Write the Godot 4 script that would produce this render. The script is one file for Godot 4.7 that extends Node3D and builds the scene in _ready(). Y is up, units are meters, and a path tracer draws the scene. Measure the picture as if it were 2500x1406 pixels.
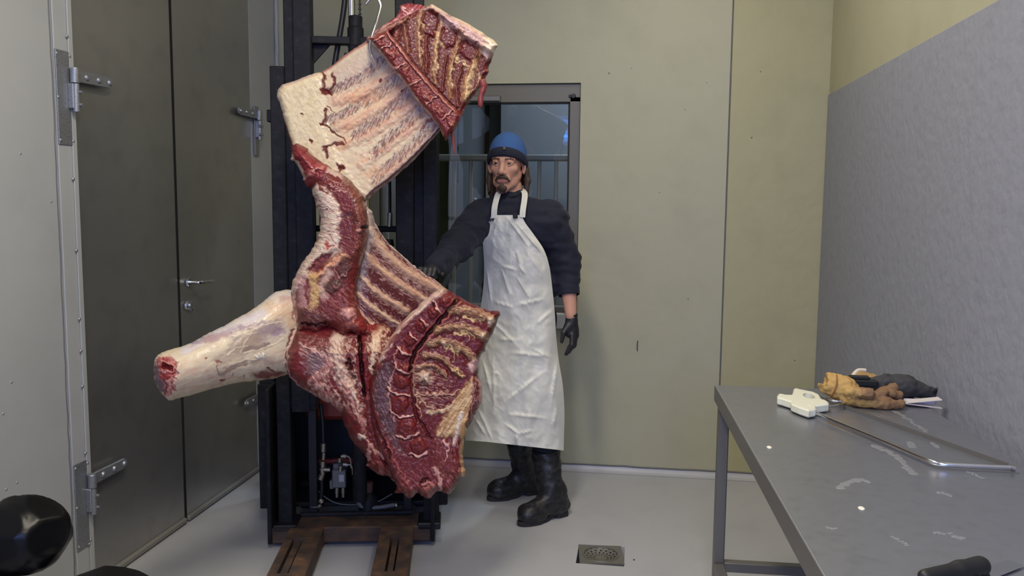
extends Node3D

# ---------------------------------------------------------------- camera numbers (2500 x 1406 frame)
const FOCAL := 2050.0
const EYE := Vector3(0, 1.5, 0)
var cam_basis := Basis(Vector3.UP, deg_to_rad(8.3)) * Basis(Vector3.RIGHT, deg_to_rad(-5.9)) * Basis(Vector3.BACK, deg_to_rad(0.55))

# the room
const XL := -2.03
const XR := 0.972
const ZB := -4.6
const ZF := 2.6
const YC := 3.3

var M := {}
var used_names := {}

func _ready() -> void:
	set_view_and_light()
	make_materials()
	build_room()
	build_back_room()
	build_doors()
	build_stacker()
	build_table()
	build_beef()
	build_hook()
	build_person()
	build_table_things()
	build_bags()
	build_small_things()

func set_view_and_light() -> void:
	var cam := Camera3D.new()
	cam.name = "camera"
	cam.fov = rad_to_deg(2.0 * atan(703.0 / FOCAL))
	cam.near = 0.05
	cam.far = 60.0
	cam.transform = Transform3D(cam_basis, EYE)
	cam.current = true
	add_child(cam)
	var env := Environment.new()
	env.background_mode = Environment.BG_COLOR
	env.background_color = Color(0.02, 0.022, 0.026)
	env.tonemap_mode = Environment.TONE_MAPPER_LINEAR
	env.tonemap_exposure = 0.93
	env.sdfgi_enabled = true
	env.ssao_enabled = true
	env.ssil_enabled = true
	var we := WorldEnvironment.new()
	we.name = "surroundings"
	we.environment = env
	add_child(we)
	# ceiling strip lamps (each lamp's own light is set in its builder) and daylight from the frosted window behind the camera
	area_light("window_daylight", Vector3(0.1, 2.25, ZF - 0.06), Vector3(0, 0, -1), Vector2(1.5, 1.2), Color(0.55, 0.66, 1.0), 7.0)

const LAMPS := [[Vector3(-0.6, 3.2, -1.6), 5.2], [Vector3(0.1, 3.2, 0.3), 4.2], [Vector3(0.2, 3.2, -3.3), 1.3]]

func area_light(called: String, at: Vector3, towards: Vector3, size: Vector2, color: Color, energy: float) -> void:
	var l := AreaLight3D.new()
	l.name = called
	l.area_size = size
	l.light_color = color
	l.light_energy = energy
	l.area_range = 14.0
	l.shadow_enabled = true
	var up := Vector3.UP if absf(towards.y) < 0.9 else Vector3.BACK
	l.transform = Transform3D(Basis.looking_at(towards, up), at)
	add_child(l)

# ---------------------------------------------------------------- from the photograph's frame into the room
func ray(px: float, py: float) -> Vector3:
	return cam_basis * Vector3((px - 1250.0) / FOCAL, -(py - 703.0) / FOCAL, -1.0)

func deep(px: float, py: float, d: float) -> Vector3:
	return EYE + ray(px, py) * d

func onz(px: float, py: float, z: float) -> Vector3:
	var r := ray(px, py)
	return EYE + r * ((z - EYE.z) / r.z)

func onx(px: float, py: float, x: float) -> Vector3:
	var r := ray(px, py)
	return EYE + r * ((x - EYE.x) / r.x)

func ony(px: float, py: float, y: float) -> Vector3:
	var r := ray(px, py)
	return EYE + r * ((y - EYE.y) / r.y)

# ---------------------------------------------------------------- shapes
class Shape:
	var st := SurfaceTool.new()
	func _init() -> void:
		st.begin(Mesh.PRIMITIVE_TRIANGLES)
	func tri(a: Vector3, b: Vector3, c: Vector3, g := 4294967295) -> void:
		st.set_smooth_group(g)
		st.add_vertex(a)
		st.add_vertex(b)
		st.add_vertex(c)
	func quad(a: Vector3, b: Vector3, c: Vector3, d: Vector3, g := 4294967295) -> void:
		tri(a, b, c, g)
		tri(a, c, d, g)
	func box(c: Vector3, s: Vector3, bev := 0.003, t := Transform3D()) -> Shape:
		var h := s * 0.5
		var b: float = minf(bev, 0.49 * minf(s.x, minf(s.y, s.z)))
		var p := {}
		for i in 8:
			var sg := Vector3(1 if i & 1 else -1, 1 if i & 2 else -1, 1 if i & 4 else -1)
			for ax in 3:
				var q := h - Vector3(b, b, b)
				q[ax] = h[ax]
				p[i * 3 + ax] = t * (c + q * sg)
		for ax in 3:
			var u := 1 << ((ax + 1) % 3)
			var v := 1 << ((ax + 2) % 3)
			for sgn in 2:
				var base: int = (1 << ax) if sgn else 0
				var A: Vector3 = p[base * 3 + ax]
				var B: Vector3 = p[(base | u) * 3 + ax]
				var C: Vector3 = p[(base | u | v) * 3 + ax]
				var D: Vector3 = p[(base | v) * 3 + ax]
				if sgn:
					quad(A, D, C, B)
				else:
					quad(A, B, C, D)
			# edges that run along ax
			var a1 := (ax + 1) % 3
			var a2 := (ax + 2) % 3
			for k in 4:
				var i0: int = (u if k & 1 else 0) | (v if k & 2 else 0)
				var i1: int = i0 | (1 << ax)
				var flip := (k == 1 or k == 2)
				if flip:
					quad(p[i0 * 3 + a1], p[i0 * 3 + a2], p[i1 * 3 + a2], p[i1 * 3 + a1])
				else:
					quad(p[i0 * 3 + a1], p[i1 * 3 + a1], p[i1 * 3 + a2], p[i0 * 3 + a2])
		for i in 8:
			var odd := ((i & 1) + ((i >> 1) & 1) + ((i >> 2) & 1)) % 2
			if odd:
				tri(p[i * 3], p[i * 3 + 2], p[i * 3 + 1])
			else:
				tri(p[i * 3], p[i * 3 + 1], p[i * 3 + 2])
		return self
	func bar(a: Vector3, b: Vector3, w: float, d: float, bev := 0.003, up := Vector3.UP) -> Shape:
		var z := (b - a).normalized()
		var x := up.cross(z)
		if x.length() < 0.01:
			x = Vector3.RIGHT.cross(z)
		x = x.normalized()
		var y := z.cross(x)
		return box(Vector3.ZERO, Vector3(w, d, a.distance_to(b)), bev, Transform3D(Basis(x, y, z), (a + b) * 0.5))
	func tube(path: Array, r, sides := 12, caps := true) -> Shape:
		var n := path.size()
		var ref := Vector3.UP
		var t0: Vector3 = (path[1] - path[0]).normalized()
		if absf(t0.dot(ref)) > 0.9:
			ref = Vector3.RIGHT
		var x: Vector3 = ref.cross(t0).normalized()
		var rings := []
		for i in n:
			var t: Vector3 = (path[mini(i + 1, n - 1)] - path[maxi(i - 1, 0)]).normalized()
			x = (x - t * x.dot(t)).normalized()
			var y := t.cross(x)
			var rad: float = r[i] if r is Array else r
			var ring := []
			for k in sides:
				var a := TAU * k / sides
				ring.append(path[i] + (x * cos(a) + y * sin(a)) * rad)
			rings.append(ring)
		for i in n - 1:
			for k in sides:
				var k2 := (k + 1) % sides
				quad(rings[i][k], rings[i][k2], rings[i + 1][k2], rings[i + 1][k], 1)
		if caps:
			for k in sides:
				var k2 := (k + 1) % sides
				tri(path[0], rings[0][k2], rings[0][k])
				tri(path[n - 1], rings[n - 1][k], rings[n - 1][k2])
		return self
	func lathe(prof: Array, t := Transform3D(), sides := 20, smooth := true) -> Shape:
		# prof: Vector2(radius, height)
		for i in prof.size() - 1:
			var p: Vector2 = prof[i]
			var q: Vector2 = prof[i + 1]
			for k in sides:
				var a := TAU * k / sides
				var b := TAU * (k + 1) / sides
				var A := t * Vector3(p.x * cos(a), p.y, p.x * sin(a))
				var B := t * Vector3(p.x * cos(b), p.y, p.x * sin(b))
				var C := t * Vector3(q.x * cos(b), q.y, q.x * sin(b))
				var D := t * Vector3(q.x * cos(a), q.y, q.x * sin(a))
				var g := i + 2 if smooth else 4294967295
				if p.x > 1e-6:
					tri(A, C, B, g)
				if q.x > 1e-6:
					tri(A, D, C, g)
		return self
	func prism(poly: PackedVector2Array, z0: float, z1: float, t := Transform3D(), bev := 0.0) -> Shape:
		# an outline in the xy plane, given a depth from z0 to z1 with chamfered rims
		if Geometry2D.is_polygon_clockwise(poly):
			poly.reverse()
		var n := poly.size()
		var inner := PackedVector2Array()
		for i in n:
			var e0 := (poly[i] - poly[(i + n - 1) % n]).normalized()
			var e1 := (poly[(i + 1) % n] - poly[i]).normalized()
			var nn := Vector2(-e0.y - e1.y, e0.x + e1.x)
			nn = nn.normalized() if nn.length() > 0.01 else Vector2(-e1.y, e1.x)
			inner.append(poly[i] + nn * bev / maxf(0.5, nn.dot(Vector2(-e1.y, e1.x))))
		var ids := Geometry2D.triangulate_polygon(inner)
		for i in range(0, ids.size(), 3):
			var a := inner[ids[i]]
			var b := inner[ids[i + 1]]
			var c := inner[ids[i + 2]]
			tri(t * Vector3(a.x, a.y, z1), t * Vector3(c.x, c.y, z1), t * Vector3(b.x, b.y, z1))
			tri(t * Vector3(a.x, a.y, z0), t * Vector3(b.x, b.y, z0), t * Vector3(c.x, c.y, z0))
		for i in n:
			var j := (i + 1) % n
			var rows := [[inner, z0], [poly, z0 + bev], [poly, z1 - bev], [inner, z1]]
			for k in 3:
				var lo: PackedVector2Array = rows[k][0]
				var hi: PackedVector2Array = rows[k + 1][0]
				quad(t * Vector3(lo[i].x, lo[i].y, rows[k][1]), t * Vector3(hi[i].x, hi[i].y, rows[k + 1][1]), t * Vector3(hi[j].x, hi[j].y, rows[k + 1][1]), t * Vector3(lo[j].x, lo[j].y, rows[k][1]))
		return self
	func done() -> ArrayMesh:
		st.generate_normals()
		st.index()
		return st.commit()

func obj(called: String, sh, m: Material, parent: Node = null) -> MeshInstance3D:
	var o := MeshInstance3D.new()
	o.mesh = sh.done() if sh is Shape else sh
	o.material_override = m
	put(o, called, parent)
	return o

func put(o: Node3D, called: String, parent: Node = null) -> void:
	if parent == null:
		var n: int = used_names.get(called, 0)
		used_names[called] = n + 1
		o.name = called if n == 0 else "%s_%03d" % [called, n]
		add_child(o)
	else:
		o.name = called
		parent.add_child(o, true)

func thing(called: String, label: String, category: String, at := Vector3.ZERO, turn := 0.0, group := "") -> Node3D:
	var o := Node3D.new()
	put(o, called)
	o.position = at
	o.rotation.y = turn
	tag(o, label, category, group)
	return o

func tag(o: Node, label: String, category: String, group := "") -> void:
	o.set_meta("label", label)
	o.set_meta("category", category)
	if group:
		o.set_meta("group", group)

func struct(called: String, sh, m: Material) -> MeshInstance3D:
	var o := obj(called, sh, m)
	o.set_meta("kind", "structure")
	return o

func spline(pts: Array, steps := 6) -> Array:
	var out := []
	var n := pts.size()
	for i in n - 1:
		var p0 = pts[maxi(i - 1, 0)]
		var p1 = pts[i]
		var p2 = pts[i + 1]
		var p3 = pts[mini(i + 2, n - 1)]
		for k in steps:
			var t := float(k) / steps
			out.append(0.5 * ((2.0 * p1) + (p2 - p0) * t + (2.0 * p0 - 5.0 * p1 + 4.0 * p2 - p3) * t * t + (3.0 * p1 - p0 - 3.0 * p2 + p3) * t * t * t))
	out.append(pts[n - 1])
	return out

func rect(w: float, h: float) -> PackedVector2Array:
	return PackedVector2Array([Vector2(-w, -h) / 2, Vector2(w, -h) / 2, Vector2(w, h) / 2, Vector2(-w, h) / 2])

# ---------------------------------------------------------------- materials
func noise_tex(freq: float, oct := 4, seed_ := 1, normal := false, strength := 4.0, type := FastNoiseLite.TYPE_SIMPLEX_SMOOTH, size := 512) -> NoiseTexture2D:
	var n := FastNoiseLite.new()
	n.noise_type = type
	n.seed = seed_
	n.frequency = freq
	n.fractal_octaves = oct
	var t := NoiseTexture2D.new()
	t.width = size
	t.height = size
	t.seamless = true
	t.noise = n
	t.as_normal_map = normal
	t.bump_strength = strength
	return t

func tinted_noise(freq: float, stops: Array, oct := 4, seed_ := 1, size := 512) -> NoiseTexture2D:
	var t := noise_tex(freq, oct, seed_, false, 1.0, FastNoiseLite.TYPE_SIMPLEX_SMOOTH, size)
	var g := Gradient.new()
	var cs := PackedColorArray()
	var os := PackedFloat32Array()
	for s in stops:
		os.append(s[0])
		cs.append(s[1])
	g.offsets = os
	g.colors = cs
	t.color_ramp = g
	return t

func mat(c: Color, rough := 0.6, metal := 0.0, spec := 0.5) -> StandardMaterial3D:
	var m := StandardMaterial3D.new()
	m.albedo_color = c
	m.roughness = rough
	m.metallic = metal
	m.metallic_specular = spec
	m.cull_mode = BaseMaterial3D.CULL_DISABLED
	return m

func world_tex(m: StandardMaterial3D, tex: Texture2D, scale: float, bump: Texture2D = null, bump_cm := 0.05) -> StandardMaterial3D:
	m.uv1_triplanar = true
	m.uv1_world_triplanar = true
	m.uv1_scale = Vector3.ONE * scale
	if tex:
		m.albedo_texture = tex
	if bump:
		m.heightmap_enabled = true
		m.heightmap_texture = bump
		m.heightmap_scale = bump_cm
	return m

func c8(r: int, g: int, b: int) -> Color:
	return Color(r / 255.0, g / 255.0, b / 255.0)

func mottle(c: Color, d: float) -> Array:
	return [[0.0, c.darkened(d)], [0.45, c], [0.6, c], [1.0, c.lightened(d * 0.6)]]

func make_materials() -> void:
	var wallbump := noise_tex(0.02, 3, 5)
	M.wall = world_tex(mat(Color.WHITE, 0.6), tinted_noise(0.006, mottle(c8(178, 176, 150), 0.03), 4, 3), 0.8, wallbump, 0.12)
	M.wall_strip = world_tex(mat(Color.WHITE, 0.6), tinted_noise(0.006, mottle(c8(174, 169, 132), 0.03), 4, 3), 0.8, wallbump, 0.2)  # yellower tone for the end panel of the back wall
	M.wall_upper = world_tex(mat(Color.WHITE, 0.6), tinted_noise(0.006, mottle(c8(176, 173, 146), 0.03), 4, 8), 0.8, wallbump, 0.12)
	M.ceiling = mat(c8(205, 205, 200), 0.8)
	M.panel = world_tex(mat(Color.WHITE, 0.4), tinted_noise(0.006, mottle(c8(168, 170, 168), 0.03), 4, 11), 0.7, noise_tex(0.004, 2, 6), 0.4)
	M.clad = world_tex(mat(Color.WHITE, 0.5), tinted_noise(0.02, mottle(c8(146, 149, 162), 0.04), 5, 4), 1.1, noise_tex(0.035, 5, 9), 0.22)  # grey paint; its blue tint stands in for bluish light
	M.floor = world_tex(mat(Color.WHITE, 0.38), tinted_noise(0.006, mottle(c8(180, 181, 184), 0.03), 5, 21), 0.9, noise_tex(0.05, 2, 12), 0.02)
	M.seal = mat(c8(104, 104, 104), 0.6)
	M.steel_door = world_tex(mat(c8(190, 188, 184), 0.36, 0.85), tinted_noise(0.01, mottle(c8(235, 235, 235), 0.05), 3, 31), 1.0)
	M.galv = world_tex(mat(c8(165, 168, 172), 0.45, 0.7), tinted_noise(0.05, mottle(c8(240, 240, 240), 0.22), 3, 33), 4.0)
	M.chrome = mat(c8(215, 216, 220), 0.16, 1.0)
	M.rubber = mat(c8(38, 38, 40), 0.7)
	M.gasket = mat(c8(128, 126, 120), 0.6)
	var scratch := tinted_noise(0.02, [[0.0, c8(24, 24, 27)], [0.5, c8(31, 31, 35)], [0.75, c8(36, 36, 40)], [0.9, c8(50, 50, 54)], [1.0, c8(78, 78, 82)]], 5, 41)
	M.mast = world_tex(mat(Color.WHITE, 0.55, 0.0, 0.3), scratch, 2.2)
	M.mast_dark = mat(c8(20, 21, 27), 0.5)
	M.rust = world_tex(mat(Color.WHITE, 0.7), tinted_noise(0.012, [[0.0, c8(54, 44, 40)], [0.4, c8(74, 59, 50)], [0.6, c8(86, 66, 52)], [0.8, c8(102, 74, 54)], [1.0, c8(122, 92, 68)]], 5, 51), 1.6, noise_tex(0.06, 3, 52), 0.08)
	M.red_paint = mat(c8(150, 58, 44), 0.5)
	M.brass = mat(c8(168, 160, 140), 0.38, 0.8)
	M.alu = mat(c8(120, 120, 120), 0.45, 0.5)
	M.hose = mat(c8(26, 27, 32), 0.45)
	M.hose_grey = mat(c8(112, 112, 110), 0.55)
	M.label_white = mat(c8(190, 190, 188), 0.6)
	M.table = world_tex(mat(c8(164, 167, 176), 0.3, 0.72), tinted_noise(0.03, mottle(c8(238, 238, 238), 0.05), 5, 61), 1.2)
	var rr := tinted_noise(0.05, [[0.0, Color(0.8, 0.8, 0.8)], [1.0, Color(1, 1, 1)]], 4, 62)
	M.table.roughness_texture = rr
	M.table.roughness = 0.34
	M.table_edge = mat(c8(122, 120, 116), 0.42, 0.5)
	M.table_rim = mat(c8(200, 202, 208), 0.3, 0.9)
	M.smear = mat(c8(150, 152, 158), 0.45, 0.5)
	M.glass = mat(Color(0.2, 0.22, 0.24, 0.03), 0.01)
	M.glass.transparency = BaseMaterial3D.TRANSPARENCY_ALPHA
	M.frame = mat(c8(110, 108, 99), 0.5, 0.2)
	M.white_plastic = mat(c8(226, 226, 206), 0.42)
	M.ivory = M.white_plastic  # dark block that paints the shade below the holes
	M.black_plastic = mat(c8(26, 26, 28), 0.5)
	M.beef_red = mat(c8(122, 50, 50), 0.45)
	M.drain = mat(c8(132, 130, 122), 0.5, 0.6)
	M.dark = mat(c8(12, 12, 13), 0.9)

# ---------------------------------------------------------------- the room
const WX0 := -1.5
const WX1 := -0.308
const WY0 := 0.88
const WY1 := 2.136

func slab(a: Vector3, b: Vector3) -> Array:
	return [(a + b) * 0.5, (b - a).abs()]

func build_room() -> void:
	# the floor leaves a pit for the drain
	var dc := Vector2(-0.112, -3.474)
	var dw := 0.1
	var f := Shape.new()
	for r in [[XL - 0.2, ZB - 0.2, XR + 0.2, dc.y - dw], [XL - 0.2, dc.y + dw, XR + 0.2, ZF + 0.2], [XL - 0.2, dc.y - dw, dc.x - dw, dc.y + dw], [dc.x + dw, dc.y - dw, XR + 0.2, dc.y + dw]]:
		var s := slab(Vector3(r[0], -0.15, r[1]), Vector3(r[2], 0, r[3]))
		f.box(s[0], s[1], 0.0)
	f.box(Vector3(dc.x, -0.12, dc.y), Vector3(0.2, 0.06, 0.2), 0.0)
	struct("floor", f, M.floor)
	var s := slab(Vector3(XL - 0.2, YC, ZB - 0.2), Vector3(XR + 0.2, YC + 0.15, ZF + 0.2))
	struct("ceiling", Shape.new().box(s[0], s[1], 0.0), M.ceiling)
	# back wall round the window opening, with the joint between two wall panels
	var w := Shape.new()
	var seam := 0.474
	for r in [[XL - 0.2, 0.0, WX0, YC], [WX1, 0.0, seam - 0.004, YC], [WX0, 0.0, WX1, WY0], [WX0, WY1, WX1, YC]]:
		s = slab(Vector3(r[0], r[1], ZB - 0.16), Vector3(r[2], r[3], ZB))
		w.box(s[0], s[1], 0.0)
	s = slab(Vector3(seam - 0.01, 0, ZB - 0.16), Vector3(seam + 0.01, YC, ZB - 0.008))
	w.box(s[0], s[1], 0.0)
	var wb := struct("wall_back", w, M.wall)
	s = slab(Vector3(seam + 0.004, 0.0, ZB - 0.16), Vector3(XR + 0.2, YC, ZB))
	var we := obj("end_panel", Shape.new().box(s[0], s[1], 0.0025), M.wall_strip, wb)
	we.set_meta("label", "yellower end panel of the back wall")
	# the sealed joint is a thin uneven bead
	var rng := RandomNumberGenerator.new()
	rng.seed = 7
	var path := []
	for i in 40:
		path.append(Vector3(seam + rng.randf_range(-0.002, 0.002), 0.05 + i * 0.083, ZB - 0.004))
	obj("joint_bead", Shape.new().tube(path, 0.004, 6), M.seal, wb)
	for q in [[1680, 730, 4], [1487, 179, 5], [1542, 167, 3], [1835, 336, 5], [1725, 202, 3], [1523, 347, 2], [1857, 175, 4], [1940, 880, 4], [1672, 268, 3], [1610, 470, 3]]:
		var c := onz(q[0], q[1], ZB)
		obj("paint_chip", Shape.new().lathe([Vector2(0, 0.0012), Vector2(q[2] * 0.0008, 0.001), Vector2(q[2] * 0.0011, -0.001)], Transform3D(Basis(Vector3.RIGHT, PI / 2), c), 7), M.seal, wb)
	# left wall: painted metal panel up to the door, a narrow piece behind it
	w = Shape.new()
	for r in [[ZF + 0.2, -2.815], [-4.27, ZB - 0.16]]:
		s = slab(Vector3(XL - 0.15, 0, r[0]), Vector3(XL, YC, r[1]))
		w.box(s[0], s[1], 0.0)
	s = slab(Vector3(XL - 0.15, 2.75, -2.815), Vector3(XL, YC, -4.27))
	w.box(s[0], s[1], 0.0)
	struct("wall_left", w, M.panel)
	w = Shape.new()
	s = slab(Vector3(XR, 0, ZF + 0.2), Vector3(XR + 0.15, YC, ZB - 0.16))
	w.box(s[0], s[1], 0.0)
	var wr := struct("wall_right", w, M.wall_upper)
	s = slab(Vector3(XR - 0.006, 0, ZF - 0.002), Vector3(XR, 2.06, ZB + 0.004))
	var cl := obj("grey_paint", Shape.new().box(s[0], s[1], 0.002), M.clad, wr)
	cl.set_meta("label", "rough grey painted lower half of the wall")
	# front wall behind the camera, with its frosted window
	w = Shape.new()
	for r in [[XL - 0.2, 0.0, -0.7, YC], [0.9, 0.0, XR + 0.2, YC], [-0.7, 0.0, 0.9, 1.6], [-0.7, 2.9, 0.9, YC]]:
		s = slab(Vector3(r[0], r[1], ZF), Vector3(r[2], r[3], ZF + 0.16))
		w.box(s[0], s[1], 0.0)
	struct("wall_front", w, M.wall)
	var fr := Shape.new()
	fr.box(Vector3(0.1, 1.63, ZF + 0.05), Vector3(1.6, 0.06, 0.06)).box(Vector3(0.1, 2.87, ZF + 0.05), Vector3(1.6, 0.06, 0.06))
	for x in [-0.67, 0.1, 0.87]:
		fr.box(Vector3(x, 2.25, ZF + 0.05), Vector3(0.06, 1.18, 0.06))
	var wf := struct("window_2", fr, M.frame)
	var day := mat(c8(225, 235, 245), 0.5)
	day.emission_enabled = true
	day.emission = Color(0.55, 0.66, 1.0)
	day.emission_energy_multiplier = 1.6
	obj("frosted_pane", Shape.new().box(Vector3(0.1, 2.25, ZF + 0.08), Vector3(1.56, 1.2, 0.008), 0.0), day, wf)
	# covering strip with screws between painted panel and steel door
	var tr := Shape.new()
	s = slab(Vector3(XL, 0.0, -2.735), Vector3(XL + 0.008, YC, -2.818))
	tr.box(s[0], s[1], 0.002)
	s = slab(Vector3(XL + 0.008, 0.0, -2.805), Vector3(XL + 0.014, YC, -2.83))
	tr.box(s[0], s[1], 0.002)
	var t1 := struct("trim_1", tr, M.panel)
	for p in [[162, 88], [176, 437], [181, 612], [190, 780], [195, 858], [197, 945], [201, 1110], [193, 1345]]:
		var q := onx(p[0], p[1], XL + 0.016)
		obj("screw_head", Shape.new().lathe([Vector2(0, 0.004), Vector2(0.004, 0.003), Vector2(0.006, 0)], Transform3D(Basis(Vector3.BACK, -PI / 2), Vector3(XL + 0.014, q.y, -2.80)), 8), M.galv, t1)
	# an old sealant seam beside it
	path = []
	for i in 60:
		path.append(Vector3(XL - 0.001, i * 0.05, -2.728 + rng.randf_range(-0.002, 0.002)))
	obj("sealant_seam", Shape.new().tube(path, 0.0035, 6), M.seal, t1)
	# screws and dents on the panel
	for p in [[50, 375], [125, 492], [28, 933], [42, 1178], [15, 1195], [8, 1010]]:
		var q := onx(p[0], p[1], XL)
		obj("screw_head", Shape.new().lathe([Vector2(0, 0.003), Vector2(0.003, 0.002), Vector2(0.0045, 0)], Transform3D(Basis(Vector3.BACK, -PI / 2), q), 8), M.galv, t1)
	# corner sealing between left and back wall
	path = []
	for i in 60:
		path.append(Vector3(XL + 0.01, 0.03 + i * 0.055, ZB + 0.01) + Vector3(rng.randf_range(-1, 1), 0, rng.randf_range(-1, 1)) * 0.0015)
	struct("trim_2", Shape.new().tube(path, 0.012, 8), M.panel)
	# coved floor edge with a dark joint above it
	for side in [["baseboard_back", Vector3(XL, 0, ZB), Vector3(XR, 0, ZB), Vector3(0, 0, 1)], ["baseboard_left", Vector3(XL, 0, ZB), Vector3(XL, 0, -4.27), Vector3(1, 0, 0)]]:
		var sh := Shape.new()
		var o: Vector3 = side[3]
		for i in 6:
			var a0 := PI / 2 * i / 6.0
			var a1 := PI / 2 * (i + 1) / 6.0
			var r := 0.035
			var p0 := o * (r - r * sin(a0)) + Vector3.UP * (r - r * cos(a0))
			var p1 := o * (r - r * sin(a1)) + Vector3.UP * (r - r * cos(a1))
			var lift := Vector3(0, 0.001, 0) + o * 0.002
			sh.quad(side[1] + p0 + lift, side[2] + p0 + lift, side[2] + p1 + lift, side[1] + p1 + lift, 1)
		var top := Vector3(0, 0.036, 0)
		sh.quad(side[1] + top, side[2] + top, side[2] + top + o * 0.003, side[1] + top + o * 0.003)
		var b := struct(side[0], sh, M.floor)
		path = []
		for i in 40:
			var q: Vector3 = side[1].lerp(side[2], i / 39.0)
			path.append(q + Vector3(0, 0.036 + rng.randf_range(-0.002, 0.002), 0) + o * 0.002)
		obj("dark_joint", Shape.new().tube(path, 0.0045, 6), M.seal, b)
	# window in the back wall
	var wz := ZB - 0.05
	fr = Shape.new()
	var fw := 0.06
	fr.box(Vector3((WX0 + WX1) / 2, WY1 - 0.05, wz), Vector3(WX1 - WX0, 0.1, 0.06), 0.004)
	fr.box(Vector3((WX0 + WX1) / 2, WY0 + 0.02, wz), Vector3(WX1 - WX0, 0.04, 0.06), 0.004)
	for x in [WX0 + fw / 2, WX1 - fw / 2]:
		fr.box(Vector3(x, (WY0 + WY1) / 2, wz), Vector3(fw, WY1 - WY0 - 0.14, 0.06), 0.004)
	var w1 := struct("window_1", fr, M.frame)
	obj("glass_pane", Shape.new().box(Vector3((WX0 + WX1) / 2, (WY0 + WY1) / 2 - 0.03, wz), Vector3(WX1 - WX0 - 0.12, WY1 - WY0 - 0.13, 0.005), 0.0), M.glass, w1)
	var gk := Shape.new()
	for x in [WX0 + fw + 0.004, WX1 - fw - 0.004]:
		gk.box(Vector3(x, (WY0 + WY1) / 2 - 0.03, wz + 0.012), Vector3(0.008, WY1 - WY0 - 0.14, 0.012), 0.001)
	gk.box(Vector3((WX0 + WX1) / 2, WY1 - 0.104, wz + 0.012), Vector3(WX1 - WX0 - 0.12, 0.008, 0.012), 0.001)
	obj("glazing_seal", gk, M.rubber, w1)
	# sill, lock and closer bar
	obj("window_sill", Shape.new().box(Vector3((WX0 + WX1) / 2, WY0 - 0.035, ZB + 0.012), Vector3(WX1 - WX0 + 0.02, 0.085, 0.05), 0.006), mat(c8(196, 196, 192), 0.5), w1)
	var lk := onz(1400, 235, wz + 0.03)
	obj("lock", Shape.new().lathe([Vector2(0, 0.014), Vector2(0.011, 0.013), Vector2(0.014, 0)], Transform3D(Basis(Vector3.RIGHT, PI / 2), lk), 14).box(lk + Vector3(-0.018, 0, 0.004), Vector3(0.014, 0.016, 0.008), 0.002), M.mast_dark, w1)
	var cb := onz(1185, 241, wz + 0.045)
	obj("closer_bar", Shape.new().box(cb, Vector3(0.17, 0.03, 0.03), 0.004).box(cb + Vector3(0.082, -0.001, 0.002), Vector3(0.006, 0.034, 0.034), 0.001), M.alu, w1)
	# three ceiling lamps out of the frame: fittings and their light
	for i in LAMPS.size():
		var p: Vector3 = LAMPS[i][0]
		var t := thing("ceiling_lamp", ["white strip lamp on the ceiling above the hanging beef", "white strip lamp on the ceiling above the camera", "white strip lamp on the ceiling near the back wall"][i], "lamp", p, 0.0, "ceiling lamps")
		obj("housing", Shape.new().box(Vector3(0, 0.065, 0), Vector3(0.3, 0.07, 1.3), 0.01), M.ceiling, t)
		var em := mat(c8(240, 240, 236), 0.5)
		em.emission_enabled = true
		em.emission = Color(1.0, 0.96, 0.88)
		em.emission_energy_multiplier = 3.0
		obj("diffuser", Shape.new().box(Vector3(0, 0.02, 0), Vector3(0.26, 0.03, 1.24), 0.008), em, t)
		area_light("lamp_light", p + Vector3(0, -0.005, 0), Vector3.DOWN, Vector2(0.26, 1.24), Color(1.0, 0.96, 0.88), LAMPS[i][1])
	# insect lamp on the front wall, mirrored in the window
	var k := thing("insect_lamp", "white insect lamp with two blue tubes mirrored in the window glass", "insect lamp", Vector3(-1.05, 2.28, ZF - 0.05))
	obj("housing", Shape.new().box(Vector3(0, 0.2, 0.03), Vector3(0.46, 0.42, 0.03), 0.006).box(Vector3(0, 0.4, -0.01), Vector3(0.46, 0.02, 0.1)).box(Vector3(0, 0, -0.01), Vector3(0.46, 0.02, 0.1)).box(Vector3(-0.22, 0.2, -0.01), Vector3(0.02, 0.4, 0.1)).box(Vector3(0.22, 0.2, -0.01), Vector3(0.02, 0.4, 0.1)), mat(c8(215, 220, 228), 0.5), k)
	var blue := mat(c8(120, 190, 255), 0.4)
	blue.emission_enabled = true
	blue.emission = Color(0.16, 0.5, 1.0)
	blue.emission_energy_multiplier = 14.0
	for y in [0.13, 0.27]:
		obj("lamp_tube", Shape.new().tube([Vector3(-0.2, y, -0.01), Vector3(0.2, y, -0.01)], 0.016, 10), blue, k)
	var gr := Shape.new()
	for i in 12:
		gr.box(Vector3(-0.2 + i * 0.036, 0.2, -0.055), Vector3(0.003, 0.39, 0.003), 0.0)
	obj("grille", gr, M.chrome, k)
	area_light("insect_light", Vector3(-1.05, 2.48, ZF - 0.12), Vector3(0, 0, -1), Vector2(0.4, 0.3), Color(0.16, 0.5, 1.0), 0.15)

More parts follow.
